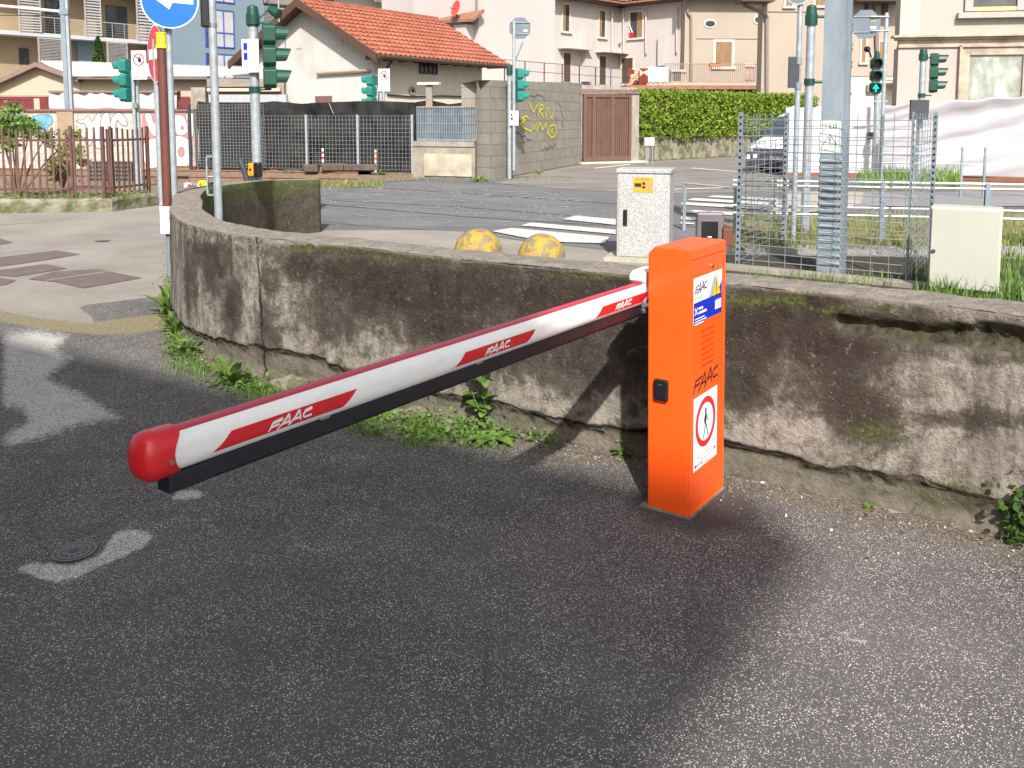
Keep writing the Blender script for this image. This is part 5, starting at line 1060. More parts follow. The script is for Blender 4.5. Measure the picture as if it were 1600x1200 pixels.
def tan_house():
    a = D(1069, 60, 52); f = Fr((a.x, 52), (1, .06)); t = thing('tan_house', 'tan house with one pair of ochre shutters and small oval windows above a balcony', 'house', (a.x, 52, 0)); z0 = f.at(1100, -20)[1]
    wallbox('wall', t, f, 1069, 1195, z0, TAN); window(t, f, (1118, 66, 1143, 104), 'shutter', .16)
    for x, y, w_ in ((1109.5, 37, 7.5), (1186, 31, 7)):
        u, z = f.at(x, y); k = 52 / F; c = f.p(u, z, 0); T = f.mtx(u, z, 0); mb = MB(); n = 24; A = w_ * k; B = 4.6 * k
        mb.prism([(A * 1.35 * math.cos(6.283 * i / n), B * 1.5 * math.sin(6.283 * i / n)) for i in range(n)], 0, .04, FRW, T); o = mb.build('oval_window', t)
        mb = MB(); mb.prism([(A * math.cos(6.283 * i / n), B * math.sin(6.283 * i / n)) for i in range(n)], .04, .05, GLASSD, T); mb.build('pane', o)
    fbox('string_course', t, f, (1088, 59, 1190, 60.6), 0, .05, TAN); pipe(t, f, [(1072, -5), (1074, 20), (1079, 27), (1079, 132)], .07)
    fbox('eave', t, f, (1060, -18, 1195, -2), -.2, .9, DKB)
    # balcony
    fbox('balcony_slab', t, f, (1003, 131, 1192, 135), 0, 1.6, M('balcony_concrete', (.42, .33, .27), (.34, .27, .22), .9)); fbox('lean_to_roof', t, f, (968, 135, 1192, 141), .2, 2.0, TILE2); fbox('shadow_panel', t, f, (985, 142, 1190, 210), -.1, .15, M('shadow_panel_dark', (.05, .04, .035), (.03, .025, .02), .9))  # dark panel below the lean-to roof paints in the shadow there
    RM = M('rusty_rail', (.28, .20, .16), (.22, .16, .13), .6); mb = MB(); u0, u1, z0, z1 = f.rect(1028, 103, 1190, 131)
    n = 56
    for i in range(n + 1): u = u0 + (u1 - u0) * i / n; f.box(mb, u - .012, u + .012, z0, z1, 1.50, 1.53, RM)
    f.box(mb, u0, u1, z1, z1 + .05, 1.48, 1.55, RM); f.box(mb, u0, u1, z0, z0 + .04, 1.48, 1.55, RM); mb.build('balcony_railing', t)
    # things on the balcony
    def item(nm, lab, cat, rect, n0, n1, m, grp=None):
        u0, u1, z0, z1 = f.rect(*rect); o = thing(nm, lab, cat, f.p((u0 + u1) / 2, z0, (n0 + n1) / 2)); mb = MB(); f.box(mb, u0, u1, z0, z1, n0, n1, m); return o, mb, (u0, u1, z0, z1)
    o, mb, q = item('air_conditioner', 'beige outdoor air conditioning unit behind the balcony railing', 'air conditioner', (1042, 110, 1066, 130), .5, .95, M('beige_casing', (.42, .38, .31), (.37, .34, .28), .6)); mb.build('casing', o, bevel=.02)
    mb = MB(); cxx = (q[0] + q[1]) / 2; f.box(mb, q[0] + .1, cxx + .12, q[2] + .1, q[3] - .12, .95, .97, DARKP)
    for i in range(9): z = q[2] + .12 + i * .055; f.box(mb, q[0] + .1, cxx + .12, z, z + .018, .97, .985, GREYI)
    mb.build('grille', o)
    def cloth(lab, rect, nn_, m, waves, cat='cloth', nm='hanging_cloth'):
        u0, u1, z0, z1 = f.rect(*rect); mb = MB(); vs = []; K = 24; J = 10
        for j in range(J + 1):
            for i in range(K + 1): vs.append(f.p(u0 + (u1 - u0) * i / K, z0 + (z1 - z0) * j / J + .02 * math.sin(i * .7) * (1 - j / J), nn_ + .05 * math.sin(i * waves + j * .1) * (1.2 - j / J)))
        mb.add(vs, [(j * (K + 1) + i, j * (K + 1) + i + 1, (j + 1) * (K + 1) + i + 1, (j + 1) * (K + 1) + i) for j in range(J) for i in range(K)], m); o = mb.build(nm, smooth=True, loc=f.p(u0, z0, nn_)); md = o.modifiers.new('s', 'SOLIDIFY'); md.thickness = .015; tag(o, lab, cat)
    cloth('white cloth drying over the balcony railing', (1003, 107, 1033, 131), 1.62, M('white_cotton', (0.544, 0.576, 0.608), (0.496, 0.528, 0.568), .9), 1.1)
    kq = N('patchwork_textile'); g = kq.sep(kq.vor(2.6)); kq.col(kq.mix(kq.ramp(g[0], (.5, 0), (.52, 1)), (.14, .022, .014), (.55, .34, .22))); kq.b.inputs['Roughness'].default_value = .9
    cloth('dark red and tan patchwork rug hung on the terrace railing', (972, 109, 1003, 137), 1.66, kq.m, .9, 'rug', 'patterned_rug')
    cloth('pale pink fold up dryer cloth at the end of the balcony', (1153, 101, 1167, 128), 1.3, M('pink_cotton', (.62, .45, .42), (.55, .40, .38), .9), .8)
    o, mb, q = item('flower_box', 'long terracotta flower box on the balcony railing', 'planter', (1096, 102, 1113, 107), 1.55, 1.75, M('terracotta', (.42, .13, .08), (.36, .11, .07), .8)); mb.build('box', o)
    mb = MB(); f.box(mb, q[0] + .03, q[1] - .03, q[3], q[3] + .03, 1.58, 1.72, SOIL_SHADE); mb.build('soil', o)
    # window clutter on the pink house
tan_house()
def terrace():
    # long terrace wall + wire railing in front of the pink house
    a = D(790, 130, 40); b = D(1000, 135, 50); f = Fr((a.x, a.y), (b.x - a.x, b.y - a.y)); t = thing('terrace', 'raised terrace wall with a thin wire railing in front of the pink house doors', 'terrace', (a.x, a.y, 0)); L = (Vector((b.x, b.y)) - Vector((a.x, a.y))).length; z = f.at(880, 131)[1]
    mb = MB(); f.box(mb, 0, L, 0, z, -5, 0, M('terrace_plaster', (0.440, 0.384, 0.336), (0.336, 0.296, 0.256), .9, scale=1.5)); mb.build('wall', t)
    mb = MB(); n = 8
    for i in range(n + 1): u = L * i / n; f.box(mb, u - .02, u + .02, z, z + .95, -.08, -.04, DARKP)
    for k in (.95, .5): f.box(mb, 0, L, z + k - .012, z + k + .012, -.075, -.045, DARKP)
    mb.build('railing', t)
    mb = MB(); 
    for i in range(90): u = L * i / 89; mb.cyl(f.p(u, z, -.06), f.p(u, z + .95, -.06), .005, .005, 4, DARKP, False)
    mb.build('wire_mesh', t)
    o = thing('red_bucket', 'red bucket and white mop standing in the pink house upper window', 'bucket', D(987, 58, 55.3)); c = Vector(o.location); mb = MB(); mb.cyl(c, c + Zv * .26, .13, .17, 16, REDP); mb.build('pail', o); mb = MB(); mb.cyl(c + Vector((.15, 0, 0)), c + Vector((-.15, 0, .75)), .03, .03, 8, WHITES); mb.build('mop', o)
terrace()
def tan_block():
    a = D(1190, 60, 42); f = Fr((a.x, 42), (1, .05)); t = thing('tan_apartment_house', 'tall tan rendered block behind the tram pole with a wrought iron balcony', 'house', (a.x, 42, 0)); zt = f.at(1300, -60)[1]
    wallbox('wall', t, f, 1190, 1402, zt, TAN, .7); wallbox('plinth_wall', t, f, 1326, 1403, f.at(1360, 119)[1], M('pale_plaster_band', (0.496, 0.464, 0.400), (0.440, 0.408, 0.352), .9, scale=2), .5, 0, .03)
    pipe(t, f, [(1160, 8), (1188, 20), (1197, 26), (1197, 150)], .08); fbox('eave', t, f, (1150, -30, 1200, 6), -.2, 1.0, DKB); fbox('eave', t, f, (1322, -22, 1402, 6), -.1, 1.2, M('brown_eave', (.10, .07, .055), (.07, .05, .04), .8))  # right-hand eave has a plain brown colour
    window(t, f, (1228, -30, 1238, 10), 'shutter', .1); window(t, f, (1274, -30, 1290, 9), 'shutter', .1)
    for r_ in ((1346, 56, 1352, 98), (1374, 66, 1381, 96)): window(t, f, r_, 'shutter', .09)
    for r_ in ((1351, -5, 1356, 15), (1378, 0, 1386, 22)): fbox('timber_post', t, f, r_, 0, .1, DKB)
    pipe(t, f, [(1366, -10), (1369, 80)], .10); fbox('string_course', t, f, (1326, 116.5, 1402, 119), 0, .07, TAN); fbox('gas_box', t, f, (1352, 133, 1368, 144), .03, .25, M('brown_grey_box', (.25, .22, .18))); fbox('string_course', t, f, (1200, 17, 1270, 18.5), 0, .05, TAN)
    fbox('balcony_slab', t, f, (1383, 130, 1404, 134), 0, 1.1, CONC); mb = MB(); u0, u1, z0, z1 = f.rect(1384, 97, 1403, 130); IRN = M('wrought_iron', (.10, .08, .07), (.07, .06, .05), .6)
    f.box(mb, u0, u1, z1 - .03, z1, 1.0, 1.04, IRN); f.box(mb, u0, u1, z0, z0 + .03, 1.0, 1.04, IRN)
    for i in range(5):
        u = u0 + (u1 - u0) * (i + .5) / 5; pts = [f.p(u + .09 * math.sin(k * .9), z0 + (z1 - z0) * k / 9, 1.02 + .06 * math.sin(k * .5)) for k in range(10)]; mb.tube(pts, .012, 5, IRN)
    mb.build('balcony_railing', t)
tan_block()
def corner_building():
    a = D(1403, 100, 27); f = Fr((a.x, 27), (1, -.20)); t = thing('corner_building', 'pale corner building with a stone cornice and plastic covered windows above the white sheeting', 'building', (a.x, 27, 0)); zt = f.at(1403, -80)[1]
    CR = M('pale_cream_render', (0.349, 0.326, 0.289), (0.310, 0.287, 0.254), .9, scale=.7, lo=.4, hi=.7, bump=.15, bscale=6); PKR = M('pale_rose_render', (0.366, 0.320, 0.293), (0.324, 0.282, 0.256), .9, scale=.8, lo=.4, hi=.7, bump=.15, bscale=6); ST = M('weathered_cornice_stone', (0.416, 0.352, 0.272), (0.240, 0.200, 0.152), .85, scale=1.6, lo=.4, hi=.65, bump=.3); GS = M('grey_pilaster', (0.384, 0.376, 0.336), (0.336, 0.328, 0.296), .85, scale=1)
    zc0 = f.at(1403, 75)[1]; zc1 = f.at(1403, 56)[1]; zw = f.at(1403, 190)[1]; u1 = f.at(1720, 100)[0]
    mb = MB(); f.box(mb, 0, u1, 0, zc0, -.6, 0, PKR); mb.build('lower_wall', t); mb = MB(); f.box(mb, 0, u1, zc1, zt, -.6, -.02, CR); mb.build('upper_wall', t)
    mb = MB(); h = zc1 - zc0
    f.box(mb, -.02, u1, zc0, zc0 + h * .16, -.2, .07, ST); f.box(mb, 0, u1, zc0 + h * .16, zc0 + h * .62, -.2, .03, ST); f.box(mb, -.10, u1, zc0 + h * .62, zc0 + h * .8, -.2, .12, ST); f.box(mb, -.20, u1, zc0 + h * .8, zc1, -.2, .24, ST); mb.build('cornice', t, bevel=.01)
    mb = MB(); f.box(mb, 0, f.at(1437, 20)[0], zc1, zt, -.02, .04, GS); mb.build('pilaster', t)
    def bigwin(r_, nm='window'):
        u0, u1_, z0, z1 = f.rect(*r_); fw = .30; mb = MB()
        for q in ((u0 - fw, u0, z0, z1 + fw), (u1_, u1_ + fw, z0, z1 + fw), (u0, u1_, z1, z1 + fw)): f.box(mb, *q, -.0, .09, ST)
        for q in ((u0 - fw, u0 - fw + .07, z0, z1 + fw), (u1_ + fw - .07, u1_ + fw, z0, z1 + fw), (u0 - fw, u1_ + fw, z1 + fw - .07, z1 + fw + .002)): f.box(mb, *q, .09, .15, ST)
        w_ = mb.build(nm, t, bevel=.01); mb = MB(); f.box(mb, u0, u1_, z0, z1, 0, .02, M('milky_plastic_film', (.20, .215, .19), (.42, .44, .40), .25, scale=1.6, lo=.42, hi=.62, bump=.6, bscale=6, bd=.03, stretch=(1, 1, .5))); mb.build('plastic_film', w_)
        mb = MB(); f.box(mb, (u0 * .25 + u1_ * .75), (u0 * .25 + u1_ * .75) + .05, z0, z0 + (z1 - z0) * .45, .02, .05, DKB); mb.build('prop', w_)
    bigwin((1511, 86, 1594, 230)); 
    u0, u1_, z0, z1 = f.rect(1521, -60, 1590, 17); mb = MB(); GF = M('grey_window_frame', (.33, .32, .30), (.28, .27, .25), .7)
    for q in ((u0 - .22, u0, z0, z1), (u1_, u1_ + .22, z0, z1)): f.box(mb, *q, 0, .08, GF)
    f.box(mb, u0 - .22, u1_ + .22, z1, z1 + .15, 0, .08, GF); w_ = mb.build('window', t); mb = MB(); f.box(mb, u0, u1_, z0, z1, 0, .02, GLASSD); mb.build('pane', w_); mb = MB(); f.box(mb, u0, u1_, z0, z0 + .12, .02, .05, M('raw_timber', (.55, .38, .18), (.48, .33, .16), .7)); mb.build('timber_board', w_)
    fbox('window_sill', t, f, (1495, 19, 1640, 28), 0, .20, GF)
corner_building()
# apartment block far left ----------------------------------------------------
def apartments():
    d = Vector((.598, .801)); a = D(228, 80, 62); f = Fr((a.x, 62), (d.x, d.y)); t = thing('apartment_block', 'modern tan and blue grey apartment block with horizontal louvre screens', 'apartment building', (a.x, 62, 0)); OCH = M('ochre_facade', (0.328, 0.243, 0.152), (0.275, 0.202, 0.126), .9, scale=.5); BLG = M('blue_grey_facade', (0.160, 0.218, 0.256), (0.141, 0.192, 0.230), .9, scale=.5, lo=.4, hi=.8)
    LV = M('silver_louvre', (.42, .41, .41), (.36, .35, .35), .4, .3); zt = f.at(228, -60)[1] + 1
    u0 = f.at(-160, 80)[0]; u1 = f.at(235, 80)[0]; mb = MB(); f.box(mb, u0, u1, 0, zt, -10, 0, OCH); mb.build('wall', t)
    ub0 = f.at(228, 80)[0]; ub1 = f.at(396, 80)[0]; mb = MB(); f.box(mb, ub0, ub1, 0, zt, -10, 1.35, BLG); mb.build('tower', t)
    u2 = f.at(648, 20)[0]; mb = MB(); f.box(mb, ub1, u2, 0, zt, -10, 0, M('warm_grey_facade', (.36, .31, .25), (.30, .26, .21), .9)); mb.build('wall', t)
    zs = f.at(100, 59)[1]; SL = M('pale_slab_edge', (.46, .48, .50), (.40, .42, .44), .7)
    for k in (0, -3.05, 3.05): mb = MB(); f.box(mb, u0, ub0, zs + k - .14, zs + k + .10, -.05, 1.25, SL); mb.build('balcony_slab', t); mb = MB(); f.box(mb, ub1, u2, zs + k + 3.2 - .14, zs + k + 3.3, -.05, 1.25, SL); mb.build('balcony_slab', t)
    def louvre(r_, n1=1.32, n=22):
        u0_, u1_, z0, z1 = f.rect(*r_); mb = MB(); hh = (z1 - z0) / n
        for i in range(n): z = z0 + hh * (i + .12); mb.add([f.p(u0_, z, n1), f.p(u1_, z, n1), f.p(u1_, z + hh * .72, n1 - .09), f.p(u0_, z + hh * .72, n1 - .09)], [(0, 1, 2, 3)], LV)
        f.box(mb, u0_, u0_ + .05, z0, z1, n1 - .12, n1 + .02, LV); f.box(mb, u1_ - .05, u1_, z0, z1, n1 - .12, n1 + .02, LV); mb.build('louvre_screen', t)
    for r_ in ((13, -40, 47, 51), (116, -40, 141, 57), (197, -40, 228, 64), (45, 61, 81, 112), (152, 67, 183, 112), (397, -30, 446, 9), (395, 14, 452, 60), (452, -30, 480, 4), (570, -40, 604, 6), (624, -20, 645, 26)): louvre(r_)
    WFR = M('dark_metal_frame', (.05, .05, .055), (.04, .04, .045), .4)
    for r_ in ((72, 2, 92, 54), (167, 11, 197, 62), (31, 77, 43, 101), (81, 80, 93, 98), (184, 85, 190, 110), (447, 10, 470, 45), (505, -20, 520, 2), (600, -10, 622, 20)): window(t, f, r_, 'dark', .06, WFR, False)
    mb = MB(); ra = M('thin_rail', (.5, .5, .5), (.45, .45, .45), .4, .5)
    for (xa, xb) in ((47, 116), (141, 197)):
        ua, ub = f.at(xa, 40)[0], f.at(xb, 40)[0]; f.box(mb, ua, ub, zs + 1.05, zs + 1.10, 1.18, 1.22, ra)
        for i in range(4): u = ua + (ub - ua) * i / 3; f.box(mb, u - .015, u + .015, zs + .1, zs + 1.08, 1.19, 1.21, ra)
        for i in range(1, 6): f.box(mb, ua, ub, zs + .1 + i * .16, zs + .11 + i * .16, 1.195, 1.205, ra)
    mb.build('balcony_railing', t)
    fbox('blue_panel', t, f, (119, 65, 150, 140), 0, .3, BLG)
    fbl = M('blue_window_frame', (.04, .09, .42), (.03, .08, .38), .5); fw = Fr((f.p(0, 0, 1.35).x, f.p(0, 0, 1.35).y), (d.x, d.y)); PN = M('white_blind', (0.419, 0.419, 0.405), (0.338, 0.338, 0.338), .7, scale=.8)
    for r_ in ((318, -30, 365, 3), (320, 15, 365, 74), (322, 84, 366, 150)):
        u0_, u1_, z0, z1 = fw.rect(*r_); mb = MB(); e = .06
        for q in ((u0_, u0_ + e, z0, z1), (u1_ - e, u1_, z0, z1), (u0_, u1_, z0, z0 + e), (u0_, u1_, z1 - e, z1), (u0_ + (u1_ - u0_) * .62, u0_ + (u1_ - u0_) * .62 + e, z0, z1), (u0_, u1_, z0 + (z1 - z0) * .38, z0 + (z1 - z0) * .38 + e)): fw.box(mb, *q, .0, .08, fbl)
        w_ = mb.build('window', t); mb = MB(); fw.box(mb, u0_ + (u1_ - u0_) * .33, u1_ - e, z0 + e, z1 - e, .0, .03, PN); mb.build('blind', w_); mb = MB(); fw.box(mb, u0_ + e, u0_ + (u1_ - u0_) * .33, z0 + e, z1 - e, .0, .03, GLASSD); mb.build('pane', w_)
apartments()
def cream_shed():
    t = thing('cream_building', 'low cream building with a brown edged gable and a white corrugated roof', 'building', D(125, 250, 33)); t.location.z = 0
    CRM = M('cream_render', (0.387, 0.328, 0.243), (0.345, 0.290, 0.219), .9, scale=1.2, lo=.45, hi=.75); BRE = M('brown_verge', (.20, .13, .11), (.16, .11, .095), .7)
    a = D(125, 150, 33); f = Fr((a.x, 33), (1, .03)); ug = f.at(-90, 150)[0]
    P = lambda x, y: f.p(*f.at(x, y), 0)
    g = [P(-90, 176), P(125, 176), P(125, 124), P(62, 104), P(-90, 172)]; mb = MB(); zb_ = 0
    g[0].z = 0; g[1].z = 0; mb.add(g + [p - f.nn.to_3d() * .4 for p in g], [(0, 1, 2, 3, 4), (5, 6, 7, 8, 9), (1, 6, 7, 2)], CRM); mb.build('gable_wall', t)
    mb = MB(); n3 = f.nn.to_3d()
    for (x0, y0), (x1, y1) in (((-90, 168), (62, 98)), ((62, 98), (128, 122))):
        p, q = P(x0, y0), P(x1, y1); h = Vector((0, 0, -.16)); mb.add([p, q, q + h, p + h, p + n3 * .35, q + n3 * .35, q + h + n3 * .35, p + h + n3 * .35], [(0, 1, 5, 4), (4, 5, 6, 7), (2, 3, 7, 6), (0, 3, 7, 4), (1, 2, 6, 5)], BRE)
    mb.build('verge_board', t)
    o, u0, u1 = wallbox('side_wall', t, f, 125, 327, f.at(200, 121)[1], CRM, 3, 0, -.02, 150)
    k = N('white_corrugated_sheet'); k.col(k.mix(k.ramp(k.noise(1.5, 5, .6), (.4, 0), (.7, 1)), (.55, .53, .48), (.43, .40, .36))); k.b.inputs['Roughness'].default_value = .7
    e0, e1 = f.p(f.at(122, 122)[0], f.at(122, 121.5)[1], .5), f.p(f.at(412, 121)[0], f.at(412, 121)[1], .5); r0 = D(64, 97, 36.5); r1 = D(405, 107.5, 36.5)
    mb = MB(); n = 150; vs = []
    for i in range(n + 1): h = Zv * (.06 * (i % 2)); vs += [e0.lerp(e1, i / n) + h, r0.lerp(r1, i / n) + h]
    mb.add(vs, [(2 * i, 2 * i + 1, 2 * i + 3, 2 * i + 2) for i in range(n)], k.m); o = mb.build('corrugated_roof', t); md = o.modifiers.new('s', 'SOLIDIFY'); md.thickness = .03
    fbox('brown_fascia', t, f, (128, 122.5, 412, 124.5), .2, .45, BRE); fbox('ledge', t, f, (84, 142, 282, 145), 0, .35, BRE); fbox('pink_string', t, f, (-60, 149, 84, 151.5), 0, .06, M('dusty_pink', (.45, .16, .15)))
    RW = M('dark_red_window', (0.132, 0.018, 0.021), (0.096, 0.015, 0.018), .6)
    for r_ in ((-12, 153, 52, 172), (64, 153, 81, 172), (281, 151, 297, 169)):
        o, q = fbox('window', t, f, r_, 0, .04, RW); mb = MB()
        for i in range(6): u = q[0] + (q[1] - q[0]) * i / 5; f.box(mb, u - .02, u + .02, q[2], q[3], .04, .06, M('red_bars', (0.175, 0.030, 0.030)))
        f.box(mb, q[0], q[1], q[3] - .05, q[3], .04, .062, M('red_bars')); mb.build('bars', o)
    # dull sheds to the right
    t2 = thing('timber_shed', 'low grey brown shed roof between the cream building and the white house', 'shed', D(380, 250, 31)); t2.location.z = 0; fs = Fr((D(380, 150, 31).x, 31), (1, 0)); BW = M('grey_weathered_boards', (.26, .22, .185), (.18, .155, .13), .9, scale=3, stretch=(1, 1, 5))
    fbox('wall', t2, fs, (327, 128, 445, 260), -2, 0, BW); 
    for r_, m in (((327, 124, 420, 136), BW), ((327, 138, 440, 143), M('pale_board', (.50, .40, .30), (.44, .35, .27), .8)), ((330, 148, 450, 160), M('grey_sheeting', (.33, .34, .37), (.28, .29, .32), .7))): fbox('board', t2, fs, r_, 0, .25, m)
    fbox('block_pier', t2, fs, (305, 137, 327, 260), -.3, .3, CONC)
    b = thing('white_banner', 'long creased white sheet hung along the cream building above the graffiti wall', 'banner', D(180, 172, 32.6)); u0, u1, z0, z1 = f.rect(82, 143, 280, 173); mb = MB(); K = 70; J = 5; vs = []
    for j in range(J + 1):
        for i in range(K + 1): vs.append(f.p(u0 + (u1 - u0) * i / K, z0 + (z1 - z0) * j / J, .28 + .035 * math.sin(i * .9) + .03 * math.sin(i * .37 + j)))
    mb.add(vs, [(j * (K + 1) + i, j * (K + 1) + i + 1, (j + 1) * (K + 1) + i + 1, (j + 1) * (K + 1) + i) for j in range(J) for i in range(K)], M('white_sheet', (0.425, 0.421, 0.433), (0.380, 0.376, 0.391), .8, scale=2)); o = mb.build('sheet', b, smooth=True); md = o.modifiers.new('s', 'SOLIDIFY'); md.thickness = .01
    mb = MB(); mb.cyl(f.p(u0, z1, .28), f.p(u1, z1, .28), .03, .03, 8, BRE); mb.build('batten', b)
cream_shed()

# ================================================================== FENCES AND WALLS IN THE MIDDLE DISTANCE
def plane_fr(p0, p1): return Fr((p0.x, p0.y), (p1.x - p0.x, p1.y - p0.y)), (Vector((p1.x, p1.y)) - Vector((p0.x, p0.y))).length
BLK = m_blocks('rendered_block_masonry', (.27, .245, .21), (.23, .21, .18), (.15, .135, .12), .62, .27, (.54, .84))
def block_wall():
    p0, p1 = G(767, 281), G(908, 256); f, L = plane_fr(p0, p1); t = thing('block_wall', 'grey block wall carrying yellow and black graffiti beside the brown gate', 'wall', p0)
    z0 = D(767, 125, p0.y).z; z1 = D(908, 130, p1.y).z; q0 = G(741, 279); mb = MB(); n3 = f.nn.to_3d() * -.35
    vs = [p0, p1, Vector((p1.x, p1.y, z1)), Vector((p0.x, p0.y, z0))]; mb.add(vs + [v + n3 for v in vs], [(0, 1, 2, 3), (3, 2, 6, 7), (5, 4, 7, 6), (1, 5, 6, 2)], BLK)
    b = q0 + Vector((.02, .1, 0)); zb = D(745, 130, q0.y).z; mb.add([b, p0, Vector((p0.x, p0.y, z0)), Vector((b.x, b.y, zb)), b + n3, p0 + n3, Vector((p0.x, p0.y, z0)) + n3, Vector((b.x, b.y, zb)) + n3], [(0, 1, 2, 3), (3, 2, 6, 7), (0, 3, 7, 4)], BLK); mb.build('masonry', t)
    # graffiti: yellow letters with a darker edge and a black cloud line
    YG = M('yellow_spray', (.55, .52, .04), (.48, .46, .06), .7, scale=6); BG = M('black_spray', (.05, .048, .045), (.09, .085, .08), .8, scale=8); GR2 = M('olive_spray', (.20, .20, .04), (.16, .16, .04), .8)
    U = lambda x, y: f.at(x, y); T = f.mtx(0, 0, 0); sg = 1 if (T.to_3x3() @ Vector((1, 0, 0))).dot(f.d.to_3d()) > 0 else -1
    L_ = [[(826, 160), (833, 175), (841, 161)], [(840, 181), (844, 163), (848, 164), (848, 170), (842, 172), (849, 183)], [(852, 183), (856, 167), (861, 185), (866, 166)],
          [(825, 185), (822, 181), (815, 184), (820, 188), (813, 193), (817, 199), (829, 205), (833, 195)], [(835, 202), (838, 192)], [(836.5, 187), (837, 188)], [(838, 205), (843, 191), (847, 203), (853, 192), (856, 211)], [(866, 195), (859, 197), (856, 207), (861, 215), (867, 212), (869, 202), (866, 195)], [(863, 201), (861, 205), (863, 208)]]
    mb = MB(); S = [[(sg * U(x, y)[0], U(x, y)[1]) for x, y in pl] for pl in L_]; mb.strokes(S, T, .085, .004, GR2); mb.strokes(S, T, .050, .008, YG); mb.build('yellow_graffiti', t)
    C = [[(822, 153), (828, 149), (835, 152), (840, 148), (848, 151), (851, 158)], [(870, 160), (876, 166), (876, 174), (880, 184), (878, 192), (881, 198)], [(802, 200), (806, 207), (812, 209), (815, 214), (820, 212), (824, 219), (830, 218)], [(846, 236), (852, 230), (854, 235), (860, 228), (863, 232), (868, 224)], [(811, 176), (808, 184), (812, 190)], [(866, 186), (868, 184), (868, 190)], [(871, 186), (873, 188)]]
    mb = MB(); mb.strokes([[(sg * U(x, y)[0], U(x, y)[1]) for x, y in pl] for pl in C], T, .03, .004, BG); mb.build('black_graffiti', t)
    # low concrete parapet with bar grating
    a, b = G(645, 277), G(768, 280); f2, L2 = plane_fr(a, b); t2 = thing('parapet_wall', 'low stained concrete wall under the bar grating, left of the graffiti block wall', 'wall', a); zt = f2.at(690, 221)[1]
    mb = MB(); ue = f2.at(742, 250)[0]; f2.box(mb, 0, ue, 0, zt - .12, -.3, 0, CONC); f2.box(mb, 0, ue, zt - .12, zt, -.32, .03, CONC); f2.box(mb, f2.at(664, 250)[0], f2.at(738, 250)[0], .05, zt - .3, 0, .04, M('pale_stained_render', (.46, .41, .31), (.28, .25, .19), .9, scale=2.5, bump=.4)); mb.build('masonry', t2)
    t3 = thing('bar_grating_fence', 'steel bar grating panel on top of the low concrete wall', 'fence', f2.p(0, zt, -.15)); u0, u1, z0, z1 = f2.rect(648, 166, 741, 221); n = 34
    mb = MB(); f2.box(mb, u0, u1, z1 - .03, z1, -.18, -.12, M('rust_stained_bar', (.30, .17, .12), (.26, .25, .25))); f2.box(mb, u0, u1, z0 + .01, z0 + .05, -.18, -.12, GALV2); mb.build('frame', t3)
    mb = MB()
    for i in range(n + 1): u = u0 + (u1 - u0) * i / n; f2.box(mb, u - .010, u + .010, z0, z1, -.17, -.13, GALV2)
    for k in (.25, .5, .75): f2.box(mb, u0, u1, z0 + (z1 - z0) * k, z0 + (z1 - z0) * k + .012, -.165, -.135, GALV2)
    mb.build('grating_bars', t3)
    t4 = thing('concrete_post', 'old concrete post with a T shaped top inside the bar grating', 'post', f2.p(f2.at(665, 220)[0], zt, -.2)); u, z = f2.at(665, 132); mb = MB(); f2.box(mb, u - .08, u + .08, 0, z, -.24, -.185, CONC); f2.box(mb, u - .28, u + .28, z, z + .06, -.28, -.12, M('pale_cap_stone', (.6, .56, .48))); mb.build('shaft', t4)
block_wall()
def gate():
    p0, p1 = G(910, 256), G(983, 254); f, L = plane_fr(p0, p1); t = thing('sliding_gate', 'dark brown ribbed metal gate between the block wall and the hedge', 'gate', p0); BR = M('gate_brown', (.125, .068, .052), (.10, .055, .042), .6, scale=3); zt = f.at(945, 147)[1]
    mb = MB(); f.box(mb, 0, L, .08, zt, -.04, 0, BR); n = 22
    for i in range(n): u = L * (i + .25) / n; f.box(mb, u, u + L / n * .5, .22, zt - .1, 0, .03, BR)
    mb.build('ribbed_panel', t); mb = MB()
    for u in (0, L * .18, L * .58, L * .96): f.box(mb, u, u + .1, .08, zt, .03, .07, BR)
    f.box(mb, 0, L, .08, .22, .0, .06, BR); f.box(mb, 0, L, zt - .1, zt, .0, .06, BR); mb.build('frame', t)
    mb = MB(); f.box(mb, -.2, L + .3, zt + .02, zt + .14, -.12, .1, M('rusty_track', (.20, .13, .10), (.12, .09, .08))); mb.build('top_track', t)
    mb = MB(); f.box(mb, -.2, L + .5, 0, .06, -.1, .3, M('pale_threshold', (.55, .50, .42))); tag(mb.build('threshold'), kind='structure')
    t2 = thing('gate_pillar', 'plastered pillar at the right end of the brown gate', 'pillar', G(985, 254)); mb = MB(); u0 = f.at(985, 200)[0]; u1 = f.at(997, 200)[0]; f.box(mb, u0, u1, 0, f.at(990, 143)[1], -.35, .05, CONC); mb.build('shaft', t2); mb = MB(); f.box(mb, u0 - .04, u1 + .04, f.at(990, 143)[1], f.at(990, 141)[1], -.4, .1, CONC); mb.build('cap', t2)
gate()
def leafmesh(nm, pts, size, m, parent=None, loc=None, seed=1, up=.3, kind=None):
    rg = np.random.default_rng(seed); n = len(pts); d = rg.normal(size=(n, 3)); d[:, 2] += up; d /= np.linalg.norm(d, axis=1)[:, None]
    a = np.cross(d, rg.normal(size=(n, 3))); a /= np.linalg.norm(a, axis=1)[:, None]; b = np.cross(d, a); s = size * rg.uniform(.6, 1.3, n)[:, None]
    P = np.array(pts); v = np.stack([P - a * s * .5, P - b * s * .32, P + a * s * .5, P + b * s * .32], 1).reshape(-1, 3)
    mb = MB(); mb.mat(m); off = Vector((0, 0, 0)); mb.v = [Vector(q) for q in v]; mb.f = [[4 * i, 4 * i + 1, 4 * i + 2, 4 * i + 3] for i in range(n)]; mb.mi = [0] * n
    return mb.build(nm, parent, loc=loc)
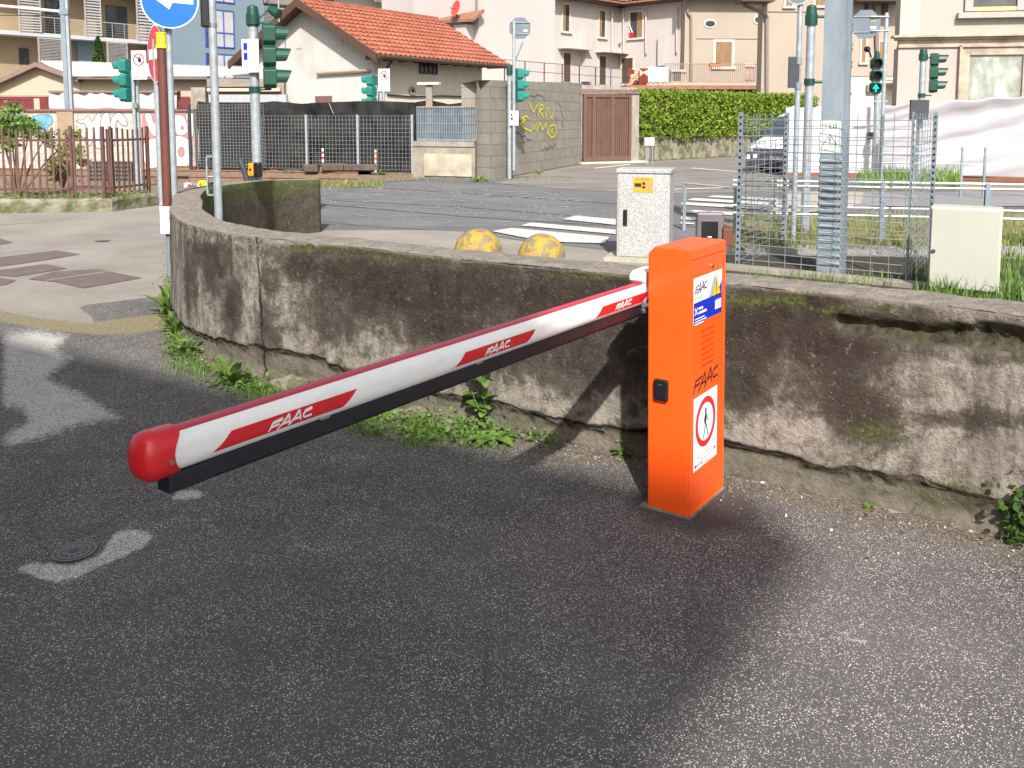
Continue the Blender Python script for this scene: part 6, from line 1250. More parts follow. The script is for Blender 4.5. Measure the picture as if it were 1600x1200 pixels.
def hedge():
    p0, p1 = G(996, 252), G(1162, 243); f, L = plane_fr(p0, p1); f0 = f; t = thing('retaining_wall', 'low mossy concrete wall below the green hedge', 'wall', p0); L += 5
    mb = MB(); zw = f.at(1060, 212)[1]; f.box(mb, 0, L, 0, zw, -.4, 0, CONC2); mb.build('masonry', t)
    for i in range(7): mb = MB(); u = .8 + i * 1.1; f.box(mb, u, u + .12 + .1 * (i % 2), .02, zw - .05, 0, .02, CONC); mb.build('pier', t)
    t2 = thing('hedge', 'dense bright green clipped hedge growing over the low mossy wall', 'hedge', f.p(0, zw, -.5)); zt = f.at(1060, 145)[1]; rg = np.random.default_rng(5); pts = []
    def surf(u): return 
    N_ = 17000
    u = rg.uniform(-.1, L, N_); k = rg.uniform(0, 1, N_); z = zw - .15 + (zt - zw + .15) * k; 
    for uu, zz in zip(u, z):
        bump = .14 * mnoise.noise((uu * 1.3, zz * 1.6, 0)) + .08 * mnoise.noise((uu * 4, zz * 4, 3))
        lo = zw - .05 + .22 * mnoise.noise((uu * 1.1, 7, 7)); 
        if zz < lo: continue
        n_ = .22 + bump - rg.exponential(.09) - .10 * max(0, (zz - zt + .25) / .25); pts.append(f.p(uu, zz + .05 * bump, n_))
    for uu in rg.uniform(-.1, L, 4200): pts.append(f.p(uu, zt + .10 * mnoise.noise((uu * 2, 1, 1)) + rg.normal() * .05, rg.uniform(-.9, .2)))
    leafmesh('foliage', pts, .105, LEAF_H, t2, seed=3)
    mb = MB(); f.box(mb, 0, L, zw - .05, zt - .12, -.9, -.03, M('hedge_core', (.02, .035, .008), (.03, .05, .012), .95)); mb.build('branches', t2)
    for i in range(3): u = .7 + i * .05; mb = MB(); mb.tube([f.p(u, .0, .03), f.p(u + .05, 1.0, .06), f.p(u - .03, zt - .4, .26)], .012, 6, M('bark', (.16, .10, .06))); mb.build('stem', t2)
    c = G(1015, 259); t3 = thing('meter_box', 'small grey meter box on two thin tubes beside the gate pillar', 'box', c); fm = Fr((c.x, c.y), (1, 0)); u0, u1, z0, z1 = fm.rect(1007, 215, 1023, 228)
    mb = MB(); fm.box(mb, u0, u1, z0, z1, -.12, 0, M('grey_meter_case', (.40, .42, .42), (.34, .36, .36), .5)); mb.build('case', t3, bevel=.01)
    for x in (1010, 1013, 1020): u = fm.at(x, 240)[0]; mb = MB(); mb.cyl(fm.p(u, 0, -.05), fm.p(u, z0, -.05), .015, .015, 8, GALV); mb.build('tube', t3)
hedge()
def mesh_fences():
    a, b = G(411, 268), G(646, 272); f, L = plane_fr(a, b); W_ = M('pale_fence_wire', (.25, .26, .27), (.19, .20, .21), .6, .3); zt = f.at(530, 181)[1]; z0 = f.at(530, 264)[1]; z0 = max(.03, z0)
    t = thing('wire_mesh_fence', 'pale welded wire mesh fence on thin posts in front of black netting', 'fence', a)
    mb = MB(); n = 44; m_ = 13
    for i in range(n + 1): u = L * i / n; f.box(mb, u - .0036, u + .0036, z0, zt, -.005, .005, W_)
    for j in range(m_ + 1): z = z0 + (zt - z0) * j / m_; f.box(mb, 0, L, z - .0036, z + .0036, .005, .012, W_)
    mb.build('wire_mesh', t)
    for x in (480, 560, 645): u = f.at(x, 230)[0]; mb = MB(); f.box(mb, u - .03, u + .03, 0, zt + .03, .012, .05, GALV); mb.build('post', t)
    a2, b2 = G(300, 266), G(414, 268); f2, L2 = plane_fr(a2, b2); zt2 = f2.at(350, 164)[1]; t2 = thing('wire_mesh_fence', 'taller dark backed mesh fence left of the near signal pole', 'fence', a2); mb = MB()
    for i in range(25): u = L2 * i / 24; f2.box(mb, u - .004, u + .004, .1, zt2, -.005, .005, W_)
    for j in range(21): z = .1 + (zt2 - .1) * j / 20; f2.box(mb, 0, L2, z - .004, z + .004, .005, .012, W_)
    mb.build('wire_mesh', t2); mb = MB(); f2.box(mb, -.05, .03, 0, zt2 + .02, .0, .05, DARKP); mb.build('post', t2)
    # black netting
    k = N('black_shade_net'); n1 = k.noise(2.2, 6, .7, k.sc(k.co, (1, 1, 1.6))); n2 = k.noise(9, 5, .7); c = k.mix(k.ramp(n1, (.45, 0), (.7, .8)), (.007, .008, .009), (.028, .024, .02)); c = k.mix(k.ramp(n2, (.60, 0), (.74, .5)), c, (.07, .06, .045)); k.col(c); k.b.inputs['Roughness'].default_value = .9
    t3 = thing('black_netting', 'sagging black shade netting hung behind the wire mesh fences', 'netting', f.p(0, 0, -.4)); tops = [(308, 158), (330, 161), (408, 160), (430, 158), (470, 162), (505, 160), (560, 158), (598, 158), (650, 160), (672, 156), (700, 163), (715, 161), (745, 158)]
    def net(nm, f_, x0, x1, n_, wav):
        K = 90; J = 14; vs = []
        for j in range(J + 1):
            for i in range(K + 1):
                x = x0 + (x1 - x0) * i / K; y = np.interp(x, [p[0] for p in tops], [p[1] for p in tops]); u, zt_ = f_.at(x, y, n_); v = j / J
                vs.append(f_.p(u, zt_ * (1 - v), n_ + wav * (mnoise.noise((x * .06, v * 3, 1)) + .5 * mnoise.noise((x * .2 + v * 3, v * 6, 4)))))
        mb = MB(); mb.add(vs, [(j * (K + 1) + i, j * (K + 1) + i + 1, (j + 1) * (K + 1) + i + 1, (j + 1) * (K + 1) + i) for j in range(J) for i in range(K)], k.m); o = mb.build(nm, t3, smooth=True)
    net('net', f, 409, 745, -.45, .22); net('net', f2, 308, 411, -.3, .08)
    mb = MB(); mb.tube([f.p(f.at(510, 161)[0], f.at(510, 161)[1], -.15), f.p(f.at(517, 176)[0], f.at(517, 178)[1], -.15)], .012, 6, CONC); mb.build('guy_wire', t3)
    for px, py, lab in ((505, 256, 'thin red and white striped stake behind the mesh fence'), (587, 258, 'orange and white striped stake near the teal signal pole')):
        c = G(px, 270); t4 = thing('striped_stake', lab, 'stake', c); h = D(px, py - 24, c.y).z
        mb = MB(); n = 9
        for i in range(n): mb.cyl(c + Vector((0, .0, h * i / n)), c + Vector((0, 0, h * (i + 1) / n)), .03, .03, 8, (REDSIGN if px < 550 else M('orange_plastic', (.6, .2, .04))) if i % 2 else WHITES)
        mb.build('stake', t4)
    # old sleepers
    SL = [(M('old_sleeper_wood', (.12, .095, .075), (.06, .048, .04), .95, scale=6, bump=.6, stretch=(1, 1, 1))), M('pale_sleeper_wood', (.28, .20, .14), (.16, .12, .09), .95, scale=5, bump=.6)]
    for (x0, y0, x1, y1, h, mi, lab) in ((500, 277, 538, 274, .18, 1, 'split timber sleeper with a pale end, middle of the heap'), (503, 266, 540, 263, .17, 0, 'dark sleeper lying across the top of the heap'), (540, 275, 580, 276, .18, 1, 'squared sleeper with a sawn face at the right of the heap'), (537, 266, 592, 267, .15, 0, 'long dark sleeper topmost on the right'), (445, 276, 472, 274, .12, 0, 'short black sleeper at the far left of the heap'), (476, 268, 498, 266, .18, 0, 'stubby dark sleeper end in the left part of the heap'), (488, 277, 500, 277, .15, 1, 'small brown timber offcut between the sleepers'), (536, 281, 580, 282, .10, 0, 'flat dark board lowest in front of the heap')):
        Y = 22.5 - .25 * (y0 < 270); a = D(x0, y0, Y); b = D(x1, y1, Y); base = max(.0, a.z); t5 = thing('timber_sleeper', lab, 'sleeper', (a.x, a.y, base), 'old sleepers heaped by the track'); mb = MB(); 
        mb.box(0, (b - a).length, -.13, .13, 0, h, SL[mi], frame(Vector((a.x, a.y, base)), Vector((b.x - a.x, b.y - a.y, 0)), Zv)); mb.build('beam', t5, bevel=.015); mb = MB(); mb.box(-.004, .0, -.10, .10, .02, h - .02, SL[1], frame(Vector((a.x, a.y, base)), Vector((b.x - a.x, b.y - a.y, 0)), Zv)); mb.build('end_grain', t5)
    RR = M('rusty_rail_steel', (.24, .13, .075), (.15, .085, .055), .8, scale=6, bump=.3)
    for y0, y1, lab in ((276, 278, 'nearer rusty rail crossing the brown track bed'), (266, 268, 'middle rusty rail on the track bed'), (258, 262, 'far rusty rail close to the graffiti wall')):
        a = G(-150, y0); b = G(560, y1 + 6); mb = MB(); T = frame(a, b - a, Zv); Lr = (b - a).length; mb.prism([(-.07, 0), (.07, 0), (.07, .015), (.012, .03), (.012, .06), (.035, .07), (.035, .09), (-.035, .09), (-.035, .07), (-.012, .06), (-.012, .03), (-.07, .015)], 0, Lr, RR, frame2(a, T.to_3x3() @ Vector((0, 1, 0)), Zv, T.to_3x3() @ Vector((1, 0, 0)))); o = mb.build('rail', loc=a); tag(o, lab, 'rail', 'rusty rails on the track bed')
    c = G(385, 262); t6 = thing('concrete_block', 'weathered concrete block with a moss cap behind the near signal pole', 'block', c); mb = MB(); fb = Fr((c.x, c.y), (1, 0)); u0, u1, z0, z1 = fb.rect(366, 236, 398, 262); fb.box(mb, u0, u1, 0, z1, -.5, 0, CONC); mb.build('block', t6); mb = MB(); fb.box(mb, u0 - .35, u1, z1, z1 + .06, -.5, .05, CONC2); mb.build('slab', t6)
mesh_fences()
def graffiti_wall():
    a, b = G(-260, 264), G(306, 264); f, L = plane_fr(a, b); t = thing('graffiti_wall', 'whitewashed block wall covered in grey, blue and pink graffiti behind the picket fence', 'wall', a); zt = f.at(150, 174)[1]
    WB = m_blocks('whitewashed_blocks', (.43, .40, .36), (.38, .35, .32), (.27, .25, .23), .42, .22, (1, 0)); mb = MB(); f.box(mb, 0, L, 0, zt, -.25, 0, WB); mb.build('masonry', t); mb = MB(); f.box(mb, 0, L, zt, zt + .06, -.3, .06, M('red_brown_coping', (.20, .10, .085), (.15, .08, .07), .8)); mb.build('coping', t)
    mb = MB(); u0, u1, z0, z1 = f.rect(92, 177, 117, 262); f.box(mb, u0, u1, 0, zt - .01, 0, .06, M('ochre_pier', (.30, .22, .14), (.24, .18, .12), .9)); mb.build('pier', t)
    T = f.mtx(0, 0, 0); sg = 1 if (T.to_3x3() @ Vector((1, 0, 0))).dot(f.d.to_3d()) > 0 else -1; U = lambda x, y: (sg * f.at(x, y)[0], f.at(x, y)[1])
    PK = M('pink_spray', (0.462, 0.182, 0.182), (0.406, 0.154, 0.161), .85, scale=4); GY = M('silver_spray', (.46, .46, .48), (.38, .38, .41), .7, scale=4); LT_ = M('pale_letter_paint', (0.528, 0.504, 0.480), (0.464, 0.440, 0.424), .8, scale=4); BL = M('sky_blue_spray', (0.060, 0.228, 0.396), (0.132, 0.300, 0.420), .8, scale=2.5, lo=.45, hi=.55); DKS = M('dark_outline_spray', (.10, .09, .10), (.14, .12, .13), .8)
    def smooth(P):
        out = []; n = len(P)
        for i in range(n):
            p0, p1, p2, p3 = [P[(i + k) % n] for k in (-1, 0, 1, 2)]
            for t_ in (0, .25, .5, .75): out.append(tuple(.5 * ((2 * p1[k]) + (-p0[k] + p2[k]) * t_ + (2 * p0[k] - 5 * p1[k] + 4 * p2[k] - p3[k]) * t_ * t_ + (-p0[k] + 3 * p1[k] - 3 * p2[k] + p3[k]) * t_ ** 3) for k in (0, 1)))
        return out
    def fill(nm, shapes, z, m, out=True, sm=True):
        mb = MB()
        for i, P in enumerate(shapes):
            Q = [U(*p) for p in (smooth(P) if sm else P)]; zz = z + i * .0012; mb.add([T @ Vector((q[0], q[1], zz)) for q in Q], [tuple(range(len(Q)))], m)
            if out: mb.strokes([Q + [Q[0]]], T, .020, zz + .0003, DKS)
        mb.build(nm, t)
    fill('pink_field', [[(222, 177), (302, 177), (302, 262), (222, 262)]], .004, PK, False, False)
    fill('blue_letters', [[(20, 190), (30, 178), (45, 184), (58, 180), (78, 180), (82, 192), (74, 200), (80, 215), (64, 219), (52, 206), (34, 204)]], .005, BL)
    fill('blue_letters', [[(-60, 185), (-20, 180), (-10, 210), (10, 190), (18, 215), (-20, 225), (-60, 215)]], .0045, M('violet_spray', (.35, .33, .5)))
    fill('silver_letters', [[(120, 188), (130, 187), (138, 180), (144, 190), (152, 178), (158, 182), (160, 226), (150, 230), (148, 205), (142, 226), (134, 224), (134, 196), (124, 192)], [(160, 180), (170, 177), (172, 200), (166, 228), (157, 224), (157, 196)], [(176, 182), (186, 176), (196, 184), (199, 196), (190, 195), (184, 188), (181, 196), (178, 228), (170, 224), (172, 195)]], .006, GY)
    fill('pale_letters', [[(226, 180), (236, 178), (240, 192), (246, 182), (254, 184), (258, 196), (262, 180), (272, 178), (268, 205), (258, 214), (250, 200), (244, 212), (236, 208)], [(272, 182), (284, 180), (293, 190), (294, 205), (284, 212), (274, 206)], [(262, 216), (282, 212), (298, 222), (301, 244), (292, 260), (268, 262), (258, 250), (256, 230)], [(226, 222), (248, 216), (254, 232), (250, 258), (232, 262), (224, 246)]], .006, LT_)
    fill('letter_eyes', [[(283, 198), (286, 197), (287, 201), (284, 202)], [(280, 232), (286, 230), (288, 240), (283, 245), (279, 240)]], .012, PK)
    fill('big_rim', [[(290, 180), (302, 178), (302, 212), (296, 210)]], .007, LT_)
graffiti_wall()
def picket():
    k0, k1, k2 = G(-300, 338), G(176, 331), G(246, 321); z_k = .22; RB = M('rust_brown_fence_paint', (.085, .038, .031), (.13, .062, .050), .7, scale=7, bump=.2)
    def seg(p0, p1, n, lab, klab):
        f, L = plane_fr(p0, p1); t = thing('low_kerb_wall', klab, 'wall', p0); mb = MB(); K = int(L / .06); V = []; 
        prof = [(0, 0), (0, .06), (.0, .12), (.0, .17), (-.01, .205), (-.03, .22), (-.12, .23), (-.22, .22), (-.25, .1), (-.25, 0)]
        for i in range(K + 1):
            u = L * i / K
            for n_, z in prof: V.append(f.p(u, z * (1 + .10 * mnoise.noise((u * 1.5, z, 5 + p0.x))), n_ + .025 * mnoise.noise((u * 3, z * 8, p0.x)) + .01 * mnoise.noise((u * 14, z * 20, 1))))
        m_ = len(prof); mb.add(V, [(i * m_ + j, i * m_ + j + 1, (i + 1) * m_ + j + 1, (i + 1) * m_ + j) for i in range(K) for j in range(m_ - 1)], CONC2); o = mb.build('kerb', t, smooth=False)
        rg = np.random.default_rng(2); pts = [f.p(u, .225 + abs(rg.normal()) * .03, -rg.uniform(.02, .24)) for u in rg.uniform(0, L, int(L * 260))]; leafmesh('moss', pts, .04, LEAF_T, t, up=1.2)
        t2 = thing('picket_fence', lab, 'fence', f.p(0, .22, -.12)); zt = f.at((PR(np.array([p0[:]]))[0][0] + PR(np.array([p1[:]]))[0][0]) / 2 if False else 100, 201)[1] if p0.x < -7 else f.at(200, 201)[1]
        for z in (.36, zt - .18): mb = MB(); f.box(mb, 0, L, z - .018, z + .018, -.13, -.11, RB); mb.build('rail', t2)
        for i in range(n):
            u = L * (i + .5) / n; mb = MB(); jz = .02 * math.sin(i * 7.3)
            f.box(mb, u - .015, u + .015, .28, zt + jz, -.11, -.095, RB); mb.build('picket', t2)
        for i in range(0, n + 1, 12): u = L * i / n; mb = MB(); f.box(mb, u - .02, u + .02, .16, zt + .04, -.16, -.11, RB); mb.build('post', t2)
        u = L - .03; mb = MB(); f.box(mb, u - .02, u + .02, .16, zt + .03, -.16, -.11, RB); mb.build('post', t2)
    seg(k0, k1, 42, 'rusty red brown picket fence along the track, left of its corner', 'low mossy kerb wall under the longer picket fence')
    seg(k1, k2, 9, 'short return of the rusty picket fence towards the no entry pole', 'short kerb wall return beside the no entry pole')
    # crate-like mesh behind
    CRM_ = M('dull_wire', (.20, .20, .19), (.14, .14, .13)); c = G(170, 285); t = thing('wire_crate', 'low dark wire crate behind the picket fence', 'crate', c); f = Fr((c.x, c.y), (1, 0)); u0, u1, z0, z1 = f.rect(135, 252, 205, 284); mb = MB(); f.box(mb, u0, u1, .02, z1 - .03, -.5, -.05, M('dark_crate_fill', (.04, .035, .03), (.08, .07, .06), .9, scale=8)); mb.build('contents', t); mb = MB()
    for i in range(15): u = u0 + (u1 - u0) * i / 14; f.box(mb, u - .006, u + .006, .02, z1, -.02, 0, CRM_)
    for j in range(6): z = .02 + (z1 - .02) * j / 5; f.box(mb, u0, u1, z - .006, z + .006, .0, .006, CRM_)
    mb.build('mesh', t)
picket()
def tarps():
    WT = M('white_hoarding_sheet', (0.458, 0.445, 0.471), (0.408, 0.395, 0.427), .75, scale=1.2)
    def sheet_(lab, p0, p1, y0, y1, wr, seed, base_lab=None):
        f, L = plane_fr(p0, p1); t = thing('white_hoarding', lab, 'hoarding', p0); x0 = PR(np.array([p0[:]]))[0][0]; x1 = PR(np.array([p1[:]]))[0][0]; K = 160; J = 48; vs = []
        for j in range(J + 1):
            for i in range(K + 1):
                x = x0 + (x1 - x0) * i / K; zt = f.at(x, y0 + (y1 - y0) * i / K + 1.5 * math.sin(i * .25 + seed))[1]; v = j / J; u = f.at(x, 250)[0]
                n_ = wr * (.6 * mnoise.noise((u * .22 + seed, v * 3.0 + u * .25, 1)) + .30 * mnoise.noise((u * .30, v * 8 + u * .9, 3)) + .10 * mnoise.noise((u * .5 + .3, v * 11.3 + u * 1.3, 6.5)))
                vs.append(f.p(u, .10 + (zt - .10) * (1 - v), n_))
        mb = MB(); mb.add(vs, [(j * (K + 1) + i, j * (K + 1) + i + 1, (j + 1) * (K + 1) + i + 1, (j + 1) * (K + 1) + i) for j in range(J) for i in range(K)], WT); o = mb.build('sheet', t, smooth=True); md = o.modifiers.new('s', 'SOLIDIFY'); md.thickness = .01
        mb = MB(); f.box(mb, 0, L, 0, .12, -.25, .05, M('orange_barrier_foot', (0.214, 0.083, 0.038), (0.153, 0.072, 0.040), .8, scale=3)); mb.build('barrier_foot', t)
        for k in range(int(L / 2) + 1): u = min(L, k * 2.0); mb = MB(); f.box(mb, u - .025, u + .025, 0, 1.5, -.22, -.17, GALV2); mb.build('post', t)
    a, b, c = G(1226, 277), G(1362, 278), G(1366, 280); sheet_('white sheeted hoarding panel between the van and the lit green signal', a, b, 167, 166, .07, 1)
    c = G(1364, 276); d = G(1760, 292); sheet_('long creased white sheeting rising in front of the pale corner building', c, d, 166, 139, .22, 5)
tarps()
def van():
    c = G(1219, 271); h = Vector((-.70, -.714, 0)).normalized(); r = Vector((-h.y, h.x, 0)); 
    if r.x < 0: r = -r
    base = c - h * .02; t = thing('parked_van', 'white van parked facing the street with dark bumper, partly behind the white hoarding', 'van', base)
    Wd = 1.95; VW = M('white_car_paint', (.74, .74, .75), (.70, .70, .71), .3, coat=.5); DG = M('dark_car_glass', (.02, .04, .05), (.04, .06, .07), .1, spec=.8); DP = M('dark_bumper_plastic', (.035, .04, .055), (.05, .055, .07), .6)
    T = frame2(base, r, Zv * .745, -h)                     # x across, y up, z backwards
    # side profile (z back, y up)
    lo = [(0.0, .38), (-.02, .72), (.02, .92), (.30, 1.12), (.55, 1.20)]; prof = [(0.05, .30), (-.02, .45), (-.02, .78), (.04, .96), (.34, 1.14), (.62, 1.24), (1.42, 2.02), (1.75, 2.12), (4.9, 2.16), (5.05, 2.0), (5.05, .30)]
    def bulge(y): return Wd / 2 - .05 * max(0, y - 1.1) ** 1.3 - (.0)
    mb = MB(); n = len(prof); xs_ = [-1, -.86, 0, .86, 1]; V = []
    for s in xs_:
        for z, y in prof: 
            rr_ = (.16 if abs(s) == 1 else .0) * (1 if z < 2 else .4); V.append(T @ Vector((bulge(y) * s, y - (.04 if abs(s) == 1 else 0), z + rr_)))
    fs = [(i * n + j, i * n + (j + 1) % n, (i + 1) * n + (j + 1) % n, (i + 1) * n + j) for i in range(4) for j in range(n)]; mb.add(V, fs + [tuple(range(n)), tuple(range(5 * n - 1, 4 * n - 1, -1))], VW); mb.build('body', t, smooth=True)
    mb = MB(); mb.prism([(-.90, 1.30), (.90, 1.30), (.80, 1.98), (-.80, 1.98)], 0, .02, DG, None) if False else None
    mb.add([T @ Vector(p) for p in ((-.86, 1.27, .60), (.86, 1.27, .60), (.78, 1.97, 1.32), (-.78, 1.97, 1.32))], [(0, 1, 2, 3)], DG); mb.build('windscreen', t)
    mb = MB(); mb.box(-.97, .97, .22, .72, -.10, .20, DP, T); mb.box(-.80, .80, .74, .86, -.055, .0, DP, T); mb.build('bumper', t, bevel=.04)
    mb = MB(); mb.box(-.27, .27, .46, .58, -.125, -.10, WHITES, T); mb.box(-.27, -.235, .46, .58, -.127, -.12, BLUES, T); mb.box(.235, .27, .46, .58, -.127, -.12, BLUES, T); mb.build('number_plate', t)
    for s in (-1, 1): mb = MB(); mb.add([T @ Vector(p) for p in ((s * .60, .82, -.055), (s * .95, .82, .12), (s * .96, 1.10, .34), (s * .70, .98, .03))], [(0, 1, 2, 3)], M('headlamp_glass', (.45, .48, .50), (.35, .38, .40), .15)); o = mb.build('headlight', t); md = o.modifiers.new('s', 'SOLIDIFY'); md.thickness = .03
    for s in (-1, 1):
        for z in (.95, 4.1): mb = MB(); a = T @ Vector((s * .78, .33, z)); b = T @ Vector((s * .97, .33, z)); mb.cyl(a, b, .33, .33, 24, RUBBER); w_ = mb.build('wheel', t); mb = MB(); mb.cyl(b, b + (b - a) * .05, .2, .2, 16, GALV); mb.build('hub', w_)
    for s in (-1, 1): mb = MB(); mb.box(s * .98, s * 1.16, 1.2, 1.5, .95, 1.05, DP, T); mb.build('mirror', t, bevel=.03)
van()

# ================================================================== VEGETATION AND LITTER
def blades(nm, centers, hmin, hmax, m, spread=.02, w_=.006, seed=1, parent=None, loc=None, lean=.35):
    rg = random.Random(seed); mb = MB(); mb.mat(m)
    for c in centers:
        h = rg.uniform(hmin, hmax); a = rg.uniform(0, 6.283); l = rg.uniform(.05, lean) * h; dx, dy = math.cos(a), math.sin(a); px, py = -dy * w_, dx * w_; b = len(mb.v); x, y, z = c
        for k, ww in ((0, 1), (.5, .8), (1, .05)):
            q = k * k; cx, cy, cz = x + dx * l * q, y + dy * l * q, z + h * k; mb.v += [Vector((cx - px * ww, cy - py * ww, cz)), Vector((cx + px * ww, cy + py * ww, cz))]
        mb.f += [[b, b + 1, b + 3, b + 2], [b + 2, b + 3, b + 5, b + 4]]; mb.mi += [0, 0]
    return mb.build(nm, parent, loc=loc)
rg = random.Random(11); C = []
for _ in range(9000):
    px, py = rg.uniform(1140, 1720), rg.uniform(337, 396)
    if px < 1350 and py < 345 and rg.random() < .7: continue
    q = G(px, py, .01)
    if mnoise.noise((q.x * .9, q.y * .9, 0)) + rg.uniform(-.4, .4) > -.05: C.append(q)
tag(blades('verge_grass', C, .05, .14, GRASS, w_=.007, seed=2), kind='stuff')
C = [G(rg.uniform(1480, 1720), rg.uniform(398, 452), .012) for _ in range(1700)] + [G(rg.gauss(1500, 40), 462 + rg.uniform(-5, 14), .012) for _ in range(400)]
tag(blades('roadside_grass', C, .03, .12, LEAF_W, w_=.006, seed=3), kind='stuff')
C = [D(rg.uniform(1450, 1720), 300, 6.6 + rg.uniform(-.5, .5)) for _ in range(1500)]; C = [Vector((c.x, c.y, .2)) for c in C]
# grass behind the wall top, in front of the cream cabinet (soil bank)
f_top = lambda x: np.interp(x, [p[0] for p in sorted(WALL_OUT)], [p[1] for p in sorted(WALL_OUT)])
mb = MB(); bank = [(2.2, f_top(2.2) + .25), (1.2, f_top(1.2) + .25)]
tag(blades('grass_behind_cabinet', [G(rg.uniform(1340, 1500), rg.uniform(270, 296), .01) for _ in range(1500)], .12, .40, LEAF_T, w_=.012, seed=5), kind='stuff')
def tuft(lab, px, py, r, n, h0, h1, m=LEAF_W, z=0.0, sd=1, w_=.004, nm='grass_tuft', cat='grass'):
    c = G(px, py, z); rr_ = random.Random(sd); C = [c + Vector((rr_.gauss(0, r), rr_.gauss(0, r * .5), 0)) for _ in range(n)]; o = blades(nm, C, h0, h1, m, w_=w_, seed=sd, loc=c, lean=.8); tag(o, lab, cat)
tuft('tall green grass tuft against the left foot of the cream cabinet', 1478, 466, .10, 150, .08, .22, z=.0, sd=1, w_=.006)
tuft('long grass tuft at the right foot of the cream cabinet', 1565, 470, .16, 220, .07, .20, z=.0, sd=2, w_=.006)
tuft('grass clump beside the cage corner', 1440, 442, .06, 60, .12, .3, z=.0, sd=3)
def weed(lab, px, py, n, L, W_, spread=1.0, z=0.0, sd=1, tilt=.9, m=LEAF_W, stem=0.0, Y=None, lobes=0):
    rr_ = random.Random(sd); c = G(px, py, z); t = thing('weed', lab, 'weed', c)
    if stem:
        mb = MB(); st = []
        for k in range(3):
            a = rr_.uniform(0, 6.28); q = [c + Vector((rr_.gauss(0, .02), rr_.gauss(0, .02), 0))]
            for s in range(4): q.append(q[-1] + Vector((math.cos(a) * .025, math.sin(a) * .02, stem / 4 * rr_.uniform(.8, 1.1))))
            mb.tube(q, .0025, 5, LEAF_W); st.append(q)
        mb.build('stem', t)
    for i in range(n):
        a = 6.283 * i / n + rr_.uniform(-.4, .4); l = L * rr_.uniform(.6, 1.1); wv = W_ * rr_.uniform(.7, 1.1); o_ = c.copy()
        if stem: q = rr_.choice(st); o_ = q[rr_.randint(1, 4)].copy(); l *= .7
        d = Vector((math.cos(a), math.sin(a) * .8, 0)); el = rr_.uniform(.35 if tilt < 1 else .6, tilt); mb = MB(); K = 7; vs = []
        for k in range(K + 1):
            s = k / K; p = o_ + d * l * s * math.cos(el) * spread + Zv * (l * (math.sin(el) * s * 1.3 - .55 * s * s)); ww = wv * math.sin(math.pi * (s * .9 + .08)) ** .7 * (1 + (.35 * math.sin(k * 3.1) if lobes else .06 * math.sin(k * 2.3)))
            sd_ = Vector((-d.y, d.x, 0)) * ww / 2; up_ = Zv * ww * .12; vs += [p - sd_ + up_, p, p + sd_ + up_]
        mb.add(vs, [(3 * k + j, 3 * k + j + 1, 3 * k + j + 4, 3 * k + j + 3) for k in range(K) for j in (0, 1)], m); mb.build('leaf', t, smooth=True)
weed('broad leaved weed with long oval leaves at the cracked left corner of the wall', 362, 602, 11, .27, .07, sd=4, tilt=1.2)
weed('low bushy weed just right of the broad leaved one', 408, 612, 26, .10, .018, sd=5, m=LEAF_W)
weed('tall leafy weed at the foot of the brown post', 264, 492, 30, .34, .045, sd=6, tilt=1.4, lobes=1)
weed('toothed leaf weed hugging the curved wall below the brown post', 274, 522, 26, .27, .034, sd=7, tilt=1.3, lobes=1)
weed('ragged green weed lowest on the curved end of the wall', 286, 553, 26, .21, .028, sd=8, tilt=1.1, lobes=1)
weed('small sprig right of the ragged weed on the curve', 318, 575, 10, .10, .016, sd=21, tilt=.7)
weed('upright weed with heart shaped leaves climbing the wall under the boom', 757, 668, 34, .13, .075, sd=9, stem=.34, tilt=.7)
weed('heart leaved weed sprawling at the wall foot below the boom', 770, 690, 20, .15, .07, sd=10, tilt=.6)
weed('dark green small weed rooted in the wall crack right of the heart leaved one', 838, 655, 14, .09, .03, sd=12, z=.05, m=IVY, tilt=.6)
weed('tiny weed in the shadow just left of the orange post', 973, 712, 12, .08, .02, sd=13)
weed('tiny bright seedling on the gravel right of the orange post', 1358, 795, 6, .05, .014, sd=14)
weed('small plant on the track side by the teal signal pole foot', 597, 274, 26, .30, .05, sd=15, m=LEAF_T)
weed('green clump at the foot of the low concrete wall', 748, 284, 30, .34, .05, sd=16, m=LEAF_T)
weed('small weed below the black graffiti', 842, 272, 16, .25, .05, sd=17, m=LEAF_T)
# ivy at the right edge
c = G(1596, 852); pts = [(c.x + rg.gauss(.0, .035), c.y + rg.gauss(.0, .02), abs(rg.gauss(.11, .07))) for _ in range(240)]; o = leafmesh('ivy_plant', pts, .032, IVY, loc=c, seed=8); tag(o, 'dark glossy ivy clump on the wall foot at the right edge', 'ivy')
# moss and low grass under the boom
C = []; 
for _ in range(7000):
    px = rg.gauss(640, 70); q = G(min(max(px, 545), 790), rg.gauss(664 + (px - 640) * .12, 16), .0)
    if mnoise.noise((q.x * 6, q.y * 6, 0)) + rg.uniform(-.35, .35) > -.02: C.append(q)
tag(blades('wall_foot_grass', C, .006, .032, LEAF_W, w_=.0028, seed=6, lean=1.2), kind='stuff')
C = [G(rg.gauss(420, 26), rg.gauss(612, 6), 0) for _ in range(900)] + [G(rg.gauss(285, 16), rg.gauss(555, 18), 0) for _ in range(500)] + [G(rg.uniform(300, 340), rg.gauss(580, 5), 0) for _ in range(200)]
tag(blades('wall_corner_grass', C, .008, .045, LEAF_W, w_=.0028, seed=7, lean=1.2), kind='stuff')
C = [G(rg.uniform(485, 600), rg.gauss(290, 3), 0) for _ in range(700)] + [G(rg.uniform(600, 900), 283 - (max(0, rg.uniform(-1, 1))) * 3, 0) for _ in range(200)]
tag(blades('trackside_grass', C, .04, .14, GRASS, w_=.008, seed=8, lean=1.0), kind='stuff')
